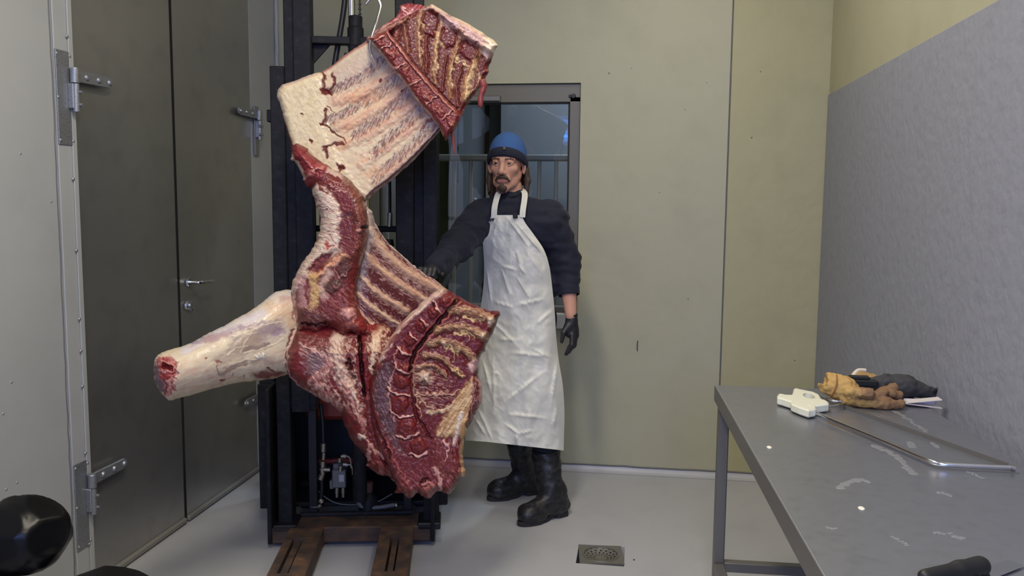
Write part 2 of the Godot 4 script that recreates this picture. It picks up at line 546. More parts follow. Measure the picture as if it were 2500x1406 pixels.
func build_back_room() -> void:
	# what shows behind the window: a dim stairwell with railing
	var sh := Shape.new()
	var zb := -7.2
	for r in [[Vector3(-3.4, -0.1, ZB - 0.16), Vector3(1.2, 0, zb)], [Vector3(-3.4, 3.3, ZB - 0.16), Vector3(1.2, 3.4, zb)], [Vector3(-3.5, 0, ZB - 0.16), Vector3(-3.4, 3.3, zb)], [Vector3(1.2, 0, ZB - 0.16), Vector3(1.3, 3.3, zb)], [Vector3(-3.4, 0, zb - 0.1), Vector3(1.2, 3.3, zb)]]:
		var s := slab(r[0], r[1])
		sh.box(s[0], s[1], 0.0)
	struct("wall_stairwell", sh, mat(c8(112, 112, 76), 0.8))
	var cols := Shape.new()
	for p in [[1110, 0.05], [1150, 0.12], [1215, 0.07]]:
		var q := onz(p[0], 400, zb + 0.08)
		cols.box(Vector3(q.x, 1.65, zb + 0.06), Vector3(p[1] * 2.0, 3.3, 0.12), 0.01)
	var q2 := onz(1330, 400, zb + 0.3)
	cols.box(Vector3(q2.x, 1.65, zb + 0.2), Vector3(0.75, 3.3, 0.2), 0.01)
	q2 = onz(1075, 400, zb + 0.3)
	var cz := struct("wall_pillars", cols, mat(c8(128, 134, 142), 0.8))
	cz.set_meta("label", "pale pillars of the stairwell behind the window")
	var z := -5.5
	var rl := thing("stair_railing", "grey metal railing with upright bars behind the window glass", "railing", Vector3(-1.0, 0, z))
	var ry := onz(1180, 385, z).y
	obj("top_rail", Shape.new().box(Vector3(-0.1, ry, 0), Vector3(2.6, 0.045, 0.045), 0.01), mat(c8(142, 144, 142), 0.5, 0.2), rl)
	obj("bottom_rail", Shape.new().box(Vector3(-0.1, 0.15, 0), Vector3(2.6, 0.03, 0.03), 0.004), mat(c8(142, 144, 142), 0.5, 0.2), rl)
	for x in [905, 945, 985, 1027, 1066, 1108, 1149, 1190, 1230, 1272, 1315, 1356]:
		var p := onz(x, 560, z)
		obj("baluster", Shape.new().box(Vector3(p.x + 1.0, (ry + 0.15) / 2, 0), Vector3(0.024, ry - 0.17, 0.024), 0.004), mat(c8(142, 144, 142), 0.5, 0.2), rl)
	var st := thing("stair_handrail", "pale slanting handrail beyond the railing bars", "handrail", Vector3(-1.3, 0, -6.2))
	for y in [0.0, 0.22]:
		obj("rail", Shape.new().bar(Vector3(-0.5, 0.2 + y, 0), Vector3(0.12, 1.3 + y, 0), 0.04, 0.06, 0.01, Vector3.BACK), mat(c8(128, 134, 142), 0.6), st)
	var bl := thing("added_stairwell_lamp", "small added lamp out of view that brightens the stairwell", "lamp", Vector3(-0.1, 3.1, -6.0))  # added lamp, unseen, to brighten the railing and pillars
	var em := mat(c8(240, 240, 236), 0.5)
	em.emission_enabled = true
	em.emission = Color(0.9, 0.95, 1.0)
	em.emission_energy_multiplier = 1.5
	obj("diffuser", Shape.new().box(Vector3(0, 0.12, 0), Vector3(0.3, 0.06, 0.3), 0.01), em, bl)
	area_light("added_stairwell_light", Vector3(-0.1, 3.17, -6.0), Vector3.DOWN, Vector2(0.3, 0.3), Color(0.85, 0.92, 1.0), 3.4)

# ---------------------------------------------------------------- steel double door in the left wall
func build_doors() -> void:
	var d := Node3D.new()
	put(d, "door_1")
	d.position = Vector3(XL, 0, -3.51)
	d.set_meta("kind", "structure")
	d.set_meta("label", "tall brushed steel double door in left wall")
	# leaf nearer the camera: z from -2.83 to -3.505, leaf beyond: to -4.27
	for lf in [[-2.832, -3.503], [-3.518, -4.268]]:
		var s := slab(Vector3(-0.06, 0.022, lf[0] + 3.51), Vector3(-0.002, 2.75, lf[1] + 3.51))
		var leaf := obj("door_leaf", Shape.new().box(s[0], s[1], 0.0012), M.steel_door, d)
		s = slab(Vector3(-0.012, 0.004, lf[0] + 3.51), Vector3(0.012, 0.03, lf[1] + 3.51))
		obj("bottom_seal", Shape.new().box(s[0], s[1], 0.006), M.gasket, leaf)
	var s2 := slab(Vector3(-0.05, 0.0, 0.008), Vector3(-0.0005, 2.75, -0.009))
	obj("gap_shade_strip", Shape.new().box(s2[0], s2[1], 0.0), M.dark, d)  # flush dark strip paints the shade of the gap between the leaves
	# strap hinges; local z is world z + 3.51
	hinge(d, 1.935, -2.815, -1.0, true)
	hinge(d, 0.44, -2.815, -1.0, true)
	hinge(d, 1.945, -4.30, 1.0, false)
	hinge(d, 0.425, -4.30, 1.0, false)
	# lever handle and cylinder lock
	var hp := onx(455, 690, XL)
	var h := Node3D.new()
	put(h, "door_handle", d)
	h.position = Vector3(0, hp.y, hp.z + 3.51 - 0.02)
	obj("rosette", Shape.new().lathe([Vector2(0, 0.01), Vector2(0.021, 0.009), Vector2(0.024, 0)], Transform3D(Basis(Vector3.BACK, -PI / 2), Vector3.ZERO), 18), M.chrome, h)
	obj("lever", Shape.new().tube(spline([Vector3(0.005, 0, 0), Vector3(0.04, 0, 0), Vector3(0.054, 0, -0.012), Vector3(0.056, -0.002, -0.05), Vector3(0.054, -0.004, -0.125)], 5), 0.0085, 10), M.chrome, h)
	var lp := onx(452, 747, XL)
	obj("cylinder_lock", Shape.new().lathe([Vector2(0, 0.022), Vector2(0.012, 0.021), Vector2(0.014, 0.012), Vector2(0.022, 0.009), Vector2(0.025, 0)], Transform3D(Basis(Vector3.BACK, -PI / 2), Vector3(0, lp.y, lp.z + 3.49)), 18).box(Vector3(0.02, lp.y - 0.016, lp.z + 3.49), Vector3(0.02, 0.016, 0.012), 0.003), M.chrome, d)

func hinge(d: Node3D, y: float, z: float, way: float, plate_big: bool) -> void:
	var h := Node3D.new()
	put(h, "strap_hinge", d)
	h.position = Vector3(0.006, y, z + 3.51)
	var pl := 0.092 if plate_big else 0.05
	# wall plate towards the wall side, strap along the leaf
	var plate := Shape.new().box(Vector3(0.004, -0.085, -way * (pl / 2 - 0.012)), Vector3(0.006, 0.33 if plate_big else 0.26, pl), 0.001)
	obj("wall_plate", plate, M.galv, h)
	obj("strap", Shape.new().prism(PackedVector2Array([Vector2(0, -0.022), Vector2(0.2, -0.02), Vector2(0.215, -0.014), Vector2(0.222, 0), Vector2(0.215, 0.014), Vector2(0.2, 0.02), Vector2(0, 0.022)]), 0.012, 0.022, Transform3D(Basis(Vector3(0, 0, way), Vector3.UP, Vector3(1, 0, 0)), Vector3.ZERO), 0.0015), M.galv, h)
	obj("pivot", Shape.new().lathe([Vector2(0, 0.026), Vector2(0.014, 0.025), Vector2(0.016, 0.02), Vector2(0.016, -0.028), Vector2(0, -0.03)], Transform3D(Basis(), Vector3(0.024, 0, -way * 0.006)), 14), M.galv, h)
	obj("bracket", Shape.new().box(Vector3(0.016, -0.075, -way * 0.008), Vector3(0.022, 0.09, 0.03), 0.003).lathe([Vector2(0, -0.03), Vector2(0.012, -0.031), Vector2(0.012, -0.13), Vector2(0, -0.132)], Transform3D(Basis(), Vector3(0.026, 0, -way * 0.006)), 12), M.galv, h)
	var dome := [Vector2(0, 0.01), Vector2(0.008, 0.008), Vector2(0.0125, 0)]
	for u in [0.065, 0.135, 0.2]:
		obj("bolt", Shape.new().lathe(dome, Transform3D(Basis(Vector3.BACK, -PI / 2), Vector3(0.021, 0, way * u)), 10), M.galv, h)
	for yy in [-0.105, -0.06]:
		obj("bolt", Shape.new().lathe([Vector2(0, 0.022), Vector2(0.006, 0.021), Vector2(0.006, 0.008), Vector2(0.01, 0.008), Vector2(0.01, 0)], Transform3D(Basis(Vector3.BACK, -PI / 2), Vector3(0.026, yy, way * 0.0)), 8), M.galv, h)
	if plate_big:
		for q in [[0.065, -0.005], [0.065, -0.072], [-0.085, -0.074], [-0.235, -0.005], [-0.235, -0.072]]:
			obj("rivet", Shape.new().lathe([Vector2(0, 0.004), Vector2(0.004, 0.003), Vector2(0.006, 0)], Transform3D(Basis(Vector3.BACK, -PI / 2), Vector3(0.007, q[0], -way * (-q[1]))), 8), M.galv, h)

# ---------------------------------------------------------------- lift stacker
const SO := Vector3(-1.17, 0, -3.42)
const STURN := 0.215

func sl(px: float, py: float, k: float) -> Vector3:
	# the point of the stacker's own plane z = k that the photograph shows at this pixel
	var b := Basis(Vector3.UP, STURN).inverse()
	var d := b * ray(px, py)
	var o := b * (EYE - SO)
	return o + d * ((k - o.z) / d.z)

func hexnut(a: Vector3, b: Vector3, r: float) -> Shape:
	return Shape.new().tube([a, b], r, 6)

func build_stacker() -> void:
	var t := thing("lift_stacker", "dark blue steel lift stacker with rusty forks on the floor", "stacker", SO, STURN)
	# fixed outer columns and the side plates low down
	for s in [-1.0, 1.0]:
		var col := Shape.new()
		col.box(Vector3(s * 0.314, 1.06, -0.05), Vector3(0.06, 1.97, 0.1), 0.004)
		col.box(Vector3(s * 0.34, 1.06, -0.13), Vector3(0.02, 1.97, 0.06), 0.003)
		obj("fixed_column", col, M.mast, t)
		obj("side_plate", Shape.new().box(Vector3(s * 0.371 - (0.045 if s > 0 else 0.0), 0.36, -0.03), Vector3(0.018, 0.68, 0.16), 0.003), M.mast, t)
		# moving inner mast: two stepped channels
		var im := Shape.new()
		im.box(Vector3(s * 0.208, 1.68, -0.02), Vector3(0.075, 2.16, 0.07), 0.005)
		im.box(Vector3(s * 0.266, 1.68, -0.055), Vector3(0.044, 2.16, 0.08), 0.004)
		obj("inner_mast", im, M.mast, t)
		obj("column_foot", Shape.new().box(Vector3(s * 0.31, 0.085, -0.03), Vector3(0.1, 0.03, 0.14), 0.004), M.mast_dark, t)
	obj("column_bracket", Shape.new().box(Vector3(-0.352, 1.845, -0.05), Vector3(0.025, 0.05, 0.05), 0.003), M.mast, t)
	# ties between the mast halves
	obj("upper_tie", Shape.new().box(Vector3(0, 2.157, -0.04), Vector3(0.36, 0.03, 0.05), 0.003), M.mast, t)
	for s in [-1.0, 1.0]:
		obj("gusset", Shape.new().prism(PackedVector2Array([Vector2(s * 0.172, 2.145), Vector2(s * 0.1, 2.145), Vector2(s * 0.172, 2.065)]), -0.06, -0.048, Transform3D(), 0.001), M.mast, t)
	obj("middle_tie", Shape.new().tube([Vector3(-0.18, 1.375, -0.09), Vector3(0.18, 1.375, -0.09)], 0.014, 10), M.mast, t)
	obj("top_tie", Shape.new().box(Vector3(0, 2.7, -0.04), Vector3(0.54, 0.08, 0.06), 0.004), M.mast, t)
	# lift cylinder with chromed rod and the lift chain
	var cy := Shape.new()
	cy.lathe([Vector2(0, 2.262), Vector2(0.026, 2.26), Vector2(0.029, 2.256), Vector2(0.029, 2.215), Vector2(0.034, 2.21), Vector2(0.034, 2.14), Vector2(0.031, 2.13), Vector2(0.031, 0.18), Vector2(0, 0.17)], Transform3D(Basis(), Vector3(0.004, 0, -0.04)), 22)
	obj("lift_cylinder", cy, M.mast, t)
	obj("cylinder_clamp", Shape.new().box(Vector3(-0.03, 2.09, -0.02), Vector3(0.02, 0.03, 0.03), 0.003), M.mast, t)
	obj("piston_rod", Shape.new().tube([Vector3(-0.01, 2.25, -0.04), Vector3(-0.01, 2.68, -0.04)], 0.0155, 18), M.chrome, t)
	var ch := Shape.new()
	for i in 44:
		ch.box(Vector3(0.022, 2.24 + i * 0.01, -0.045), Vector3(0.012 if i % 2 else 0.007, 0.0085, 0.008), 0.002)
	obj("lift_chain", ch, M.mast_dark, t)
	obj("lift_hose", Shape.new().tube(spline([Vector3(-0.028, 2.5, -0.07), Vector3(-0.046, 2.3, -0.07), Vector3(-0.09, 2.05, -0.07), Vector3(-0.135, 1.75, -0.07), Vector3(-0.15, 1.3, -0.07), Vector3(-0.15, 0.7, -0.07)], 5), 0.012, 10), M.hose, t)
	# hose on the other side with its screw fitting
	var hx := sl(952, 545, -0.09)
	obj("return_hose", Shape.new().tube([Vector3(hx.x, 2.0, -0.09), Vector3(hx.x, hx.y + 0.02, -0.09)], 0.007, 8), M.hose, t)
	obj("fitting", hexnut(Vector3(hx.x, hx.y - 0.015, -0.09), Vector3(hx.x, hx.y + 0.045, -0.09), 0.012), M.brass, t)
	obj("small_cylinder", Shape.new().lathe([Vector2(0, 1.33), Vector2(0.018, 1.33), Vector2(0.022, 1.31), Vector2(0.022, 1.0), Vector2(0, 1.0)], Transform3D(Basis(), Vector3(hx.x - 0.004, 0, -0.09)), 14), M.mast_dark, t)
	# carriage foot of the moving mast and inner guide rail
	obj("carriage_plate", Shape.new().box(Vector3(-0.235, 0.69, 0.018), Vector3(0.075, 0.19, 0.012), 0.002), M.mast, t)
	for s in [-1.0, 1.0]:
		obj("guide_rail", Shape.new().box(Vector3(s * 0.21, 0.4, -0.12), Vector3(0.04, 0.66, 0.04), 0.004), M.mast_dark, t)
	# drive housing behind the mast
	var hs := Shape.new()
	hs.box(Vector3(-0.415, 0.41, -0.42), Vector3(0.07, 0.61, 0.52), 0.006)
	hs.box(Vector3(0.355, 0.41, -0.42), Vector3(0.07, 0.61, 0.52), 0.006)
	hs.box(Vector3(-0.03, 0.41, -0.65), Vector3(0.84, 0.61, 0.06), 0.006)
	hs.box(Vector3(-0.03, 0.7, -0.42), Vector3(0.84, 0.03, 0.5), 0.006)
	hs.box(Vector3(-0.03, 0.115, -0.42), Vector3(0.84, 0.02, 0.5), 0.004)
	obj("drive_housing", hs, M.mast_dark, t)
	obj("battery_cover", Shape.new().box(Vector3(0.0, 0.585, -0.3), Vector3(0.52, 0.19, 0.14), 0.02), M.red_paint, t)
	obj("red_pipe", Shape.new().tube([sl(765, 1128, -0.28), sl(900, 1122, -0.28)], 0.014, 10), M.red_paint, t)
	obj("wheel", Shape.new().lathe([Vector2(0, -0.03), Vector2(0.06, -0.03), Vector2(0.07, -0.02), Vector2(0.07, 0.02), Vector2(0.06, 0.03), Vector2(0, 0.03)], Transform3D(Basis(Vector3.BACK, PI / 2), Vector3(-0.3, 0.07, -0.45)), 20), M.rubber, t)
	obj("wheel", Shape.new().lathe([Vector2(0, -0.03), Vector2(0.06, -0.03), Vector2(0.07, -0.02), Vector2(0.07, 0.02), Vector2(0.06, 0.03), Vector2(0, 0.03)], Transform3D(Basis(Vector3.BACK, PI / 2), Vector3(0.25, 0.07, -0.45)), 20), M.rubber, t)
	# side cheeks of the housing that show beside the columns
	obj("housing_cheek", Shape.new().box(Vector3(-0.418, 0.395, -0.15), Vector3(0.07, 0.57, 0.02), 0.003), M.mast, t)
	obj("housing_cheek", Shape.new().box(Vector3(0.352, 0.3, -0.15), Vector3(0.07, 0.36, 0.02), 0.003), M.mast, t)
	# hydraulic valve block with its fittings
	var k := -0.14
	var vb := sl(829, 1165, k)
	obj("valve_block", Shape.new().box(vb, Vector3(0.062, 0.085, 0.05), 0.004).box(vb + Vector3(-0.004, 0.05, -0.01), Vector3(0.05, 0.03, 0.035), 0.004).box(vb + Vector3(-0.034, -0.03, 0.0), Vector3(0.02, 0.04, 0.03), 0.003), M.alu, t)
	obj("valve_plate", Shape.new().box(vb + Vector3(0.012, 0.004, 0.026), Vector3(0.022, 0.032, 0.002), 0.0005), M.label_white, t)
	for x in [-0.012, 0.016]:
		obj("valve_plug", Shape.new().lathe([Vector2(0, 0), Vector2(0.009, 0), Vector2(0.009, -0.028), Vector2(0.007, -0.03), Vector2(0.007, -0.046), Vector2(0, -0.048)], Transform3D(Basis(), vb + Vector3(x, -0.045, 0.005)), 12), M.brass, t)
	for f in [[[789, 1082], [790, 1102], 0.012], [[790, 1104], [790, 1122], 0.009], [[787, 1126], [789, 1140], 0.013], [[785, 1142], [789, 1158], 0.0115], [[786, 1158], [783, 1170], 0.014], [[790, 1147], [806, 1146], 0.011], [[829, 1118], [830, 1128], 0.01], [[833, 1115], [845, 1112], 0.009], [[838, 1114], [845, 1112], 0.0125], [[831, 1136], [832, 1150], 0.0105], [[838, 1134], [850, 1134], 0.0105], [[866, 1146], [873, 1148], 0.012], [[871, 1148], [870, 1160], 0.0115], [[871, 1160], [872, 1170], 0.0145], [[780, 1219], [787, 1226], 0.013], [[760, 1236], [774, 1236], 0.011], [[776, 1238], [784, 1232], 0.009], [[964, 1232], [969, 1234], 0.012]]:
		var a := sl(f[0][0], f[0][1], k + 0.03)
		var b := sl(f[1][0], f[1][1], k + 0.03)
		obj("fitting", hexnut(a, b, f[2]), M.brass, t)
	for pth in [[[845, 1112], [854, 1118], [857, 1132], [857, 1142]], [[850, 1134], [858, 1137], [861, 1150], [861, 1158]]]:
		var pp := []
		for q in pth:
			pp.append(sl(q[0], q[1], k + 0.03))
		obj("bent_pipe", Shape.new().tube(spline(pp, 5), 0.0045, 8), M.brass, t)
	obj("pressure_hose", Shape.new().tube(spline([sl(783, 985, k + 0.02), sl(788, 1030, k + 0.03), sl(790, 1082, k + 0.03)], 5), 0.0085, 10), M.hose, t)
	obj("feed_hose", Shape.new().tube(spline([sl(785, 1170, k + 0.03), sl(786, 1195, k + 0.03), sl(783, 1220, k + 0.03)], 5), 0.0085, 10), M.hose, t)
	obj("grey_hose", Shape.new().tube(spline([sl(872, 1170, k + 0.03), sl(870, 1205, k + 0.03), sl(878, 1232, k + 0.03), sl(900, 1239, k + 0.03), sl(930, 1238, k + 0.03), sl(964, 1232, k + 0.03)], 6), 0.0095, 10), M.hose_grey, t)
	obj("thin_cable", Shape.new().tube(spline([sl(762, 1165, k), sl(770, 1188, k), sl(792, 1212, k), sl(825, 1229, k), sl(870, 1232, k), sl(920, 1225, k), sl(958, 1205, k)], 6), 0.0028, 6), M.hose_grey, t)
	var mo := sl(899, 1190, k)
	obj("filler_cap", Shape.new().lathe([Vector2(0, 0.026), Vector2(0.02, 0.026), Vector2(0.022, 0.022), Vector2(0.02, -0.02), Vector2(0, -0.02)], Transform3D(Basis(), mo), 16), mat(c8(104, 78, 66), 0.6), t)
	obj("oil_tank", Shape.new().lathe([Vector2(0, -0.02), Vector2(0.024, -0.02), Vector2(0.042, -0.035), Vector2(0.045, -0.1), Vector2(0, -0.11)], Transform3D(Basis(), mo), 18), M.mast_dark, t)
	obj("cross_tube", Shape.new().tube([sl(735, 1258, -0.1), sl(1008, 1250, -0.1)], 0.014, 12), M.mast, t)
	obj("lower_bar", Shape.new().box((sl(810, 1268, -0.08) + sl(940, 1262, -0.08)) / 2, Vector3(0.3, 0.014, 0.02), 0.003), M.mast, t)
	# rusty base and the two slotted forks
	obj("base_beam", Shape.new().box(Vector3(-0.025, 0.055, -0.035), Vector3(0.69, 0.07, 0.15), 0.006), M.rust, t)
	for fk in [[-0.285, -0.142, -0.252, -0.208], [0.104, 0.243, 0.153, 0.192]]:
		var z0 := 0.03
		var z1 := 1.12
		var y0 := 0.022
		var y1 := 0.09
		var fs := Shape.new()
		for r in [[fk[0], fk[2], z0, z1], [fk[3], fk[1], z0, z1], [fk[2], fk[3], z0, 0.15], [fk[2], fk[3], 0.485, z1]]:
			var s := slab(Vector3(r[0], y0, r[2]), Vector3(r[1], y1, r[3]))
			fs.box(s[0], s[1], 0.0)
		var f := obj("fork", fs, M.rust, t)
		var s2 := slab(Vector3(fk[2] + 0.008, y0, 0.165), Vector3(fk[3] - 0.008, y1 - 0.008, 0.485))
		obj("slot_bar", Shape.new().box(s2[0], s2[1], 0.002), M.rust, f)
		obj("fork_roller", Shape.new().tube([Vector3(fk[0] + 0.03, 0.025, 1.05), Vector3(fk[1] - 0.03, 0.025, 1.05)], 0.025, 14), M.rubber, f)
	# lifting arm at the top that carries the hook
	var hk := deep(921, 2, 3.0)
	var hl := Basis(Vector3.UP, STURN).inverse() * (hk - SO)
	obj("lifting_arm", Shape.new().bar(Vector3(hl.x * 0.3, hl.y + 0.42, 0.04), Vector3(hl.x, hl.y + 0.055, hl.z + 0.03), 0.05, 0.06, 0.006), M.mast, t)
	obj("arm_carriage", Shape.new().box(Vector3(0.0, hl.y + 0.42, 0.03), Vector3(0.5, 0.1, 0.03), 0.004), M.mast, t)

# ---------------------------------------------------------------- steel table
const TH := 0.88

func build_table() -> void:
	# corners on the top plane: far left, far right, near left
	var a := Vector3(0.282, TH, -2.9)
	var turn := -0.036
	var t := thing("steel_table", "long stainless steel work table along the grey wall", "table", Vector3(a.x, 0, a.z), turn)
	var w := 0.62
	var l := 1.9
	# local x across, local z towards the camera; turn so that the edge leans to +x on its way
	t.rotation.y = 0.03
	obj("tabletop", Shape.new().box(Vector3(w / 2, TH - 0.001, l / 2), Vector3(w, 0.002, l), 0.0005), M.table, t)
	var sk := Shape.new()
	sk.box(Vector3(0.001, TH - 0.027, l / 2), Vector3(0.003, 0.052, l), 0.0008)
	sk.box(Vector3(w - 0.001, TH - 0.027, l / 2), Vector3(0.003, 0.052, l), 0.0008)
	sk.box(Vector3(w / 2, TH - 0.027, 0.001), Vector3(w, 0.052, 0.003), 0.0008)
	sk.box(Vector3(w / 2, TH - 0.027, l - 0.001), Vector3(w, 0.052, 0.003), 0.0008)
	obj("edge", sk, M.table_edge, t)
	obj("worn_rim", Shape.new().tube([Vector3(0.002, TH - 0.0012, 0), Vector3(0.002, TH - 0.0012, l)], 0.003, 8), M.table_rim, t)
	# dried smears on the top
	var inv := t.transform.affine_inverse()
	for q in [[[2135, 1088], [2175, 1105], [2205, 1130], [2232, 1158], 9], [[2185, 1003], [2215, 1022], [2262, 1052], 7], [[2222, 1080], [2228, 1092], 8], [[2050, 1190], [2075, 1176], [2095, 1172], 8], [[2100, 1170], [2120, 1176], 5], [[2275, 1082], [2290, 1092], 5], [[2020, 1288], [2040, 1291], 3], [[2290, 1200], [2320, 1210], 4], [[2100, 1012], [2170, 1018], 3], [[2360, 1150], [2400, 1168], 4], [[2330, 1310], [2350, 1314], 4], [[1905, 1000], [1920, 1003], 4], [[2180, 1310], [2215, 1330], 3], [[2280, 1300], [2320, 1303], 3]]:
		var rng := RandomNumberGenerator.new()
		rng.seed = int(q[0][0])
		var sm := Shape.new()
		var pts := []
		for i in q.size() - 1:
			pts.append(Vector3(q[i][0], q[i][1], 0))
		pts = spline(pts, 12)
		for i in pts.size():
			var c: Vector3 = inv * ony(pts[i].x + rng.randf_range(-3, 3), pts[i].y + rng.randf_range(-2, 2), TH)
			var rr: float = 0.001 * q[q.size() - 1] * rng.randf_range(0.7, 1.3)
			sm.lathe([Vector2(0, 0.0004), Vector2(rr, 0.0003), Vector2(rr * 1.05, 0)], Transform3D(Basis(Vector3.UP, rng.randf() * 3.0).scaled_local(Vector3(1.0, 1.0, rng.randf_range(0.6, 1.0))), Vector3(c.x, TH, c.z)), 9)
		obj("dried_smear", sm, M.smear, t)
	for x in [0.028, w - 0.028]:
		for z in [0.035, l - 0.05]:
			obj("leg", Shape.new().box(Vector3(x, (TH - 0.004) / 2, z), Vector3(0.036, TH - 0.004, 0.036), 0.003), M.table_edge, t)
	for z in [0.035, l - 0.05]:
		obj("stretcher", Shape.new().box(Vector3(w / 2, 0.255, z), Vector3(w - 0.09, 0.034, 0.034), 0.003), M.table_edge, t)
	for x in [0.028, w - 0.028]:
		obj("stretcher", Shape.new().box(Vector3(x, 0.255, l / 2), Vector3(0.034, 0.034, l - 0.12), 0.003), M.table_edge, t)

# ---------------------------------------------------------------- relief pieces of the carcass: outline, depth, raised and coloured tissue
const GRID := 1.3
var n_a := FastNoiseLite.new()
var n_b := FastNoiseLite.new()

class Relief:
	var nx: int
	var ny: int
	var x0: float
	var y0: float
	var g: float
	var poly: PackedVector2Array
	var sd := PackedFloat32Array()
	var h := PackedFloat32Array()
	var r := PackedFloat32Array()
	var gr := PackedFloat32Array()
	var b := PackedFloat32Array()
	var wx := PackedFloat32Array()
	var wy := PackedFloat32Array()
	var noise := FastNoiseLite.new()
	static func lin(c: int) -> float:
		var v := c / 255.0
		return v / 12.92 if v <= 0.04045 else pow((v + 0.055) / 1.055, 2.4)
	static func closed(pts: PackedVector2Array, steps := 4) -> PackedVector2Array:
		var out := PackedVector2Array()
		var n := pts.size()
		for i in n:
			var p0 := pts[(i + n - 1) % n]
			var p1 := pts[i]
			var p2 := pts[(i + 1) % n]
			var p3 := pts[(i + 2) % n]
			for k in steps:
				var t := float(k) / steps
				out.append(0.5 * ((2.0 * p1) + (p2 - p0) * t + (2.0 * p0 - 5.0 * p1 + 4.0 * p2 - p3) * t * t + (3.0 * p1 - p0 - 3.0 * p2 + p3) * t * t * t))
		return out
	func start(outline: PackedVector2Array, step: float, base: Array, seed_: int, ragged := 1.2, smooth_steps := 4) -> void:
		g = step
		noise.seed = seed_
		noise.frequency = 1.0
		noise.fractal_octaves = 2
		poly = closed(outline, smooth_steps) if smooth_steps > 1 else outline
		for i in poly.size():
			poly[i] += Vector2(noise.get_noise_2d(poly[i].x * 0.09, poly[i].y * 0.09), noise.get_noise_2d(poly[i].x * 0.09 + 90.0, poly[i].y * 0.09)) * ragged * 3.0
		var lo := poly[0]
		var hi := poly[0]
		for p in poly:
			lo = lo.min(p)
			hi = hi.max(p)
		x0 = lo.x - 2 * g
		y0 = lo.y - 2 * g
		nx = int((hi.x - lo.x) / g) + 6
		ny = int((hi.y - lo.y) / g) + 6
		var n := nx * ny
		for a in [sd, h, r, gr, b, wx, wy]:
			pass
		sd.resize(n)
		h.resize(n)
		r.resize(n)
		gr.resize(n)
		b.resize(n)
		wx.resize(n)
		wy.resize(n)
		h.fill(0.0)
		r.fill(lin(base[0]))
		gr.fill(lin(base[1]))
		b.fill(lin(base[2]))
		sd.fill(1e9)
		# distance to the outline, segment by segment; the sign by scan lines
		var m := poly.size()
		var reach := 70.0
		for i in m:
			var a := poly[i]
			var c := poly[(i + 1) % m]
			var ix0 := maxi(0, int((minf(a.x, c.x) - reach - x0) / g))
			var ix1 := mini(nx - 1, int((maxf(a.x, c.x) + reach - x0) / g))
			var iy0 := maxi(0, int((minf(a.y, c.y) - reach - y0) / g))
			var iy1 := mini(ny - 1, int((maxf(a.y, c.y) + reach - y0) / g))
			var dx := c.x - a.x
			var dy := c.y - a.y
			var l2 := maxf(dx * dx + dy * dy, 1e-6)
			for iy in range(iy0, iy1 + 1):
				var py := y0 + iy * g - a.y
				for ix in range(ix0, ix1 + 1):
					var px := x0 + ix * g - a.x
					var t := clampf((px * dx + py * dy) / l2, 0.0, 1.0)
					var ex := px - t * dx
					var ey := py - t * dy
					var d := ex * ex + ey * ey
					var k := iy * nx + ix
					if d < sd[k]:
						sd[k] = d
		for iy in ny:
			var y := y0 + iy * g + 0.001
			var cuts := []
			for i in m:
				var a := poly[i]
				var c := poly[(i + 1) % m]
				if (a.y > y) != (c.y > y):
					cuts.append(a.x + (c.x - a.x) * (y - a.y) / (c.y - a.y))
			cuts.sort()
			for ix in nx:
				var x := x0 + ix * g
				var inside := false
				for q in cuts:
					if q > x:
						break
					inside = not inside
				var k := iy * nx + ix
				sd[k] = minf(sqrt(sd[k]), reach) * (1.0 if inside else -1.0)
				wx[k] = noise.get_noise_2d(x * 0.045, y * 0.045) * 6.0
				wy[k] = noise.get_noise_2d(x * 0.045 + 300.0, y * 0.045) * 6.0
	func blend(k: int, m: float, c: Array, dh: float) -> void:
		r[k] += (c[0] - r[k]) * m
		gr[k] += (c[1] - gr[k]) * m
		b[k] += (c[2] - b[k]) * m
		h[k] += dh * m
	func stroke(pts: PackedVector2Array, w0: float, w1: float, col: Array, op := 1.0, dh := 0.0, soft := 0.5, warp := 1.0, bulge := false) -> Relief:
		# a band of tissue or painted shade along a line; w is its full width in pixels, from one end to the other
		var c := [lin(col[0]), lin(col[1]), lin(col[2])]
		var n := pts.size()
		var best := {}
		var far := maxf(w0, w1) * 0.5 * (1.0 + soft) + 10.0
		for i in n - 1:
			var a := pts[i]
			var e := pts[i + 1]
			var ix0 := maxi(0, int((minf(a.x, e.x) - far - x0) / g))
			var ix1 := mini(nx - 1, int((maxf(a.x, e.x) + far - x0) / g))
			var iy0 := maxi(0, int((minf(a.y, e.y) - far - y0) / g))
			var iy1 := mini(ny - 1, int((maxf(a.y, e.y) + far - y0) / g))
			var dx := e.x - a.x
			var dy := e.y - a.y
			var l2 := maxf(dx * dx + dy * dy, 1e-6)
			for iy in range(iy0, iy1 + 1):
				for ix in range(ix0, ix1 + 1):
					var k := iy * nx + ix
					if sd[k] < -3.0 * g:
						continue
					var px := x0 + ix * g + wx[k] * warp - a.x
					var py := y0 + iy * g + wy[k] * warp - a.y
					var t := clampf((px * dx + py * dy) / l2, 0.0, 1.0)
					var ex := px - t * dx
					var ey := py - t * dy
					var w := lerpf(w0, w1, (i + t) / (n - 1)) * 0.5
					var d := sqrt(ex * ex + ey * ey) / maxf(w, 0.3)
					if d < 1.0 + soft and (not best.has(k) or d < best[k]):
						best[k] = d
		for k in best:
			var d: float = best[k]
			var m := 1.0 - smoothstep(1.0 - soft, 1.0 + soft, d)
			blend(k, m * op, c, 0.0)
			if dh != 0.0:
				h[k] += 0.7 * dh * (pow(maxf(0.0, 1.0 - d * d * 0.6), 2.0) - 0.16 if bulge and d < 1.0 else (0.0 if bulge else m))
		return self
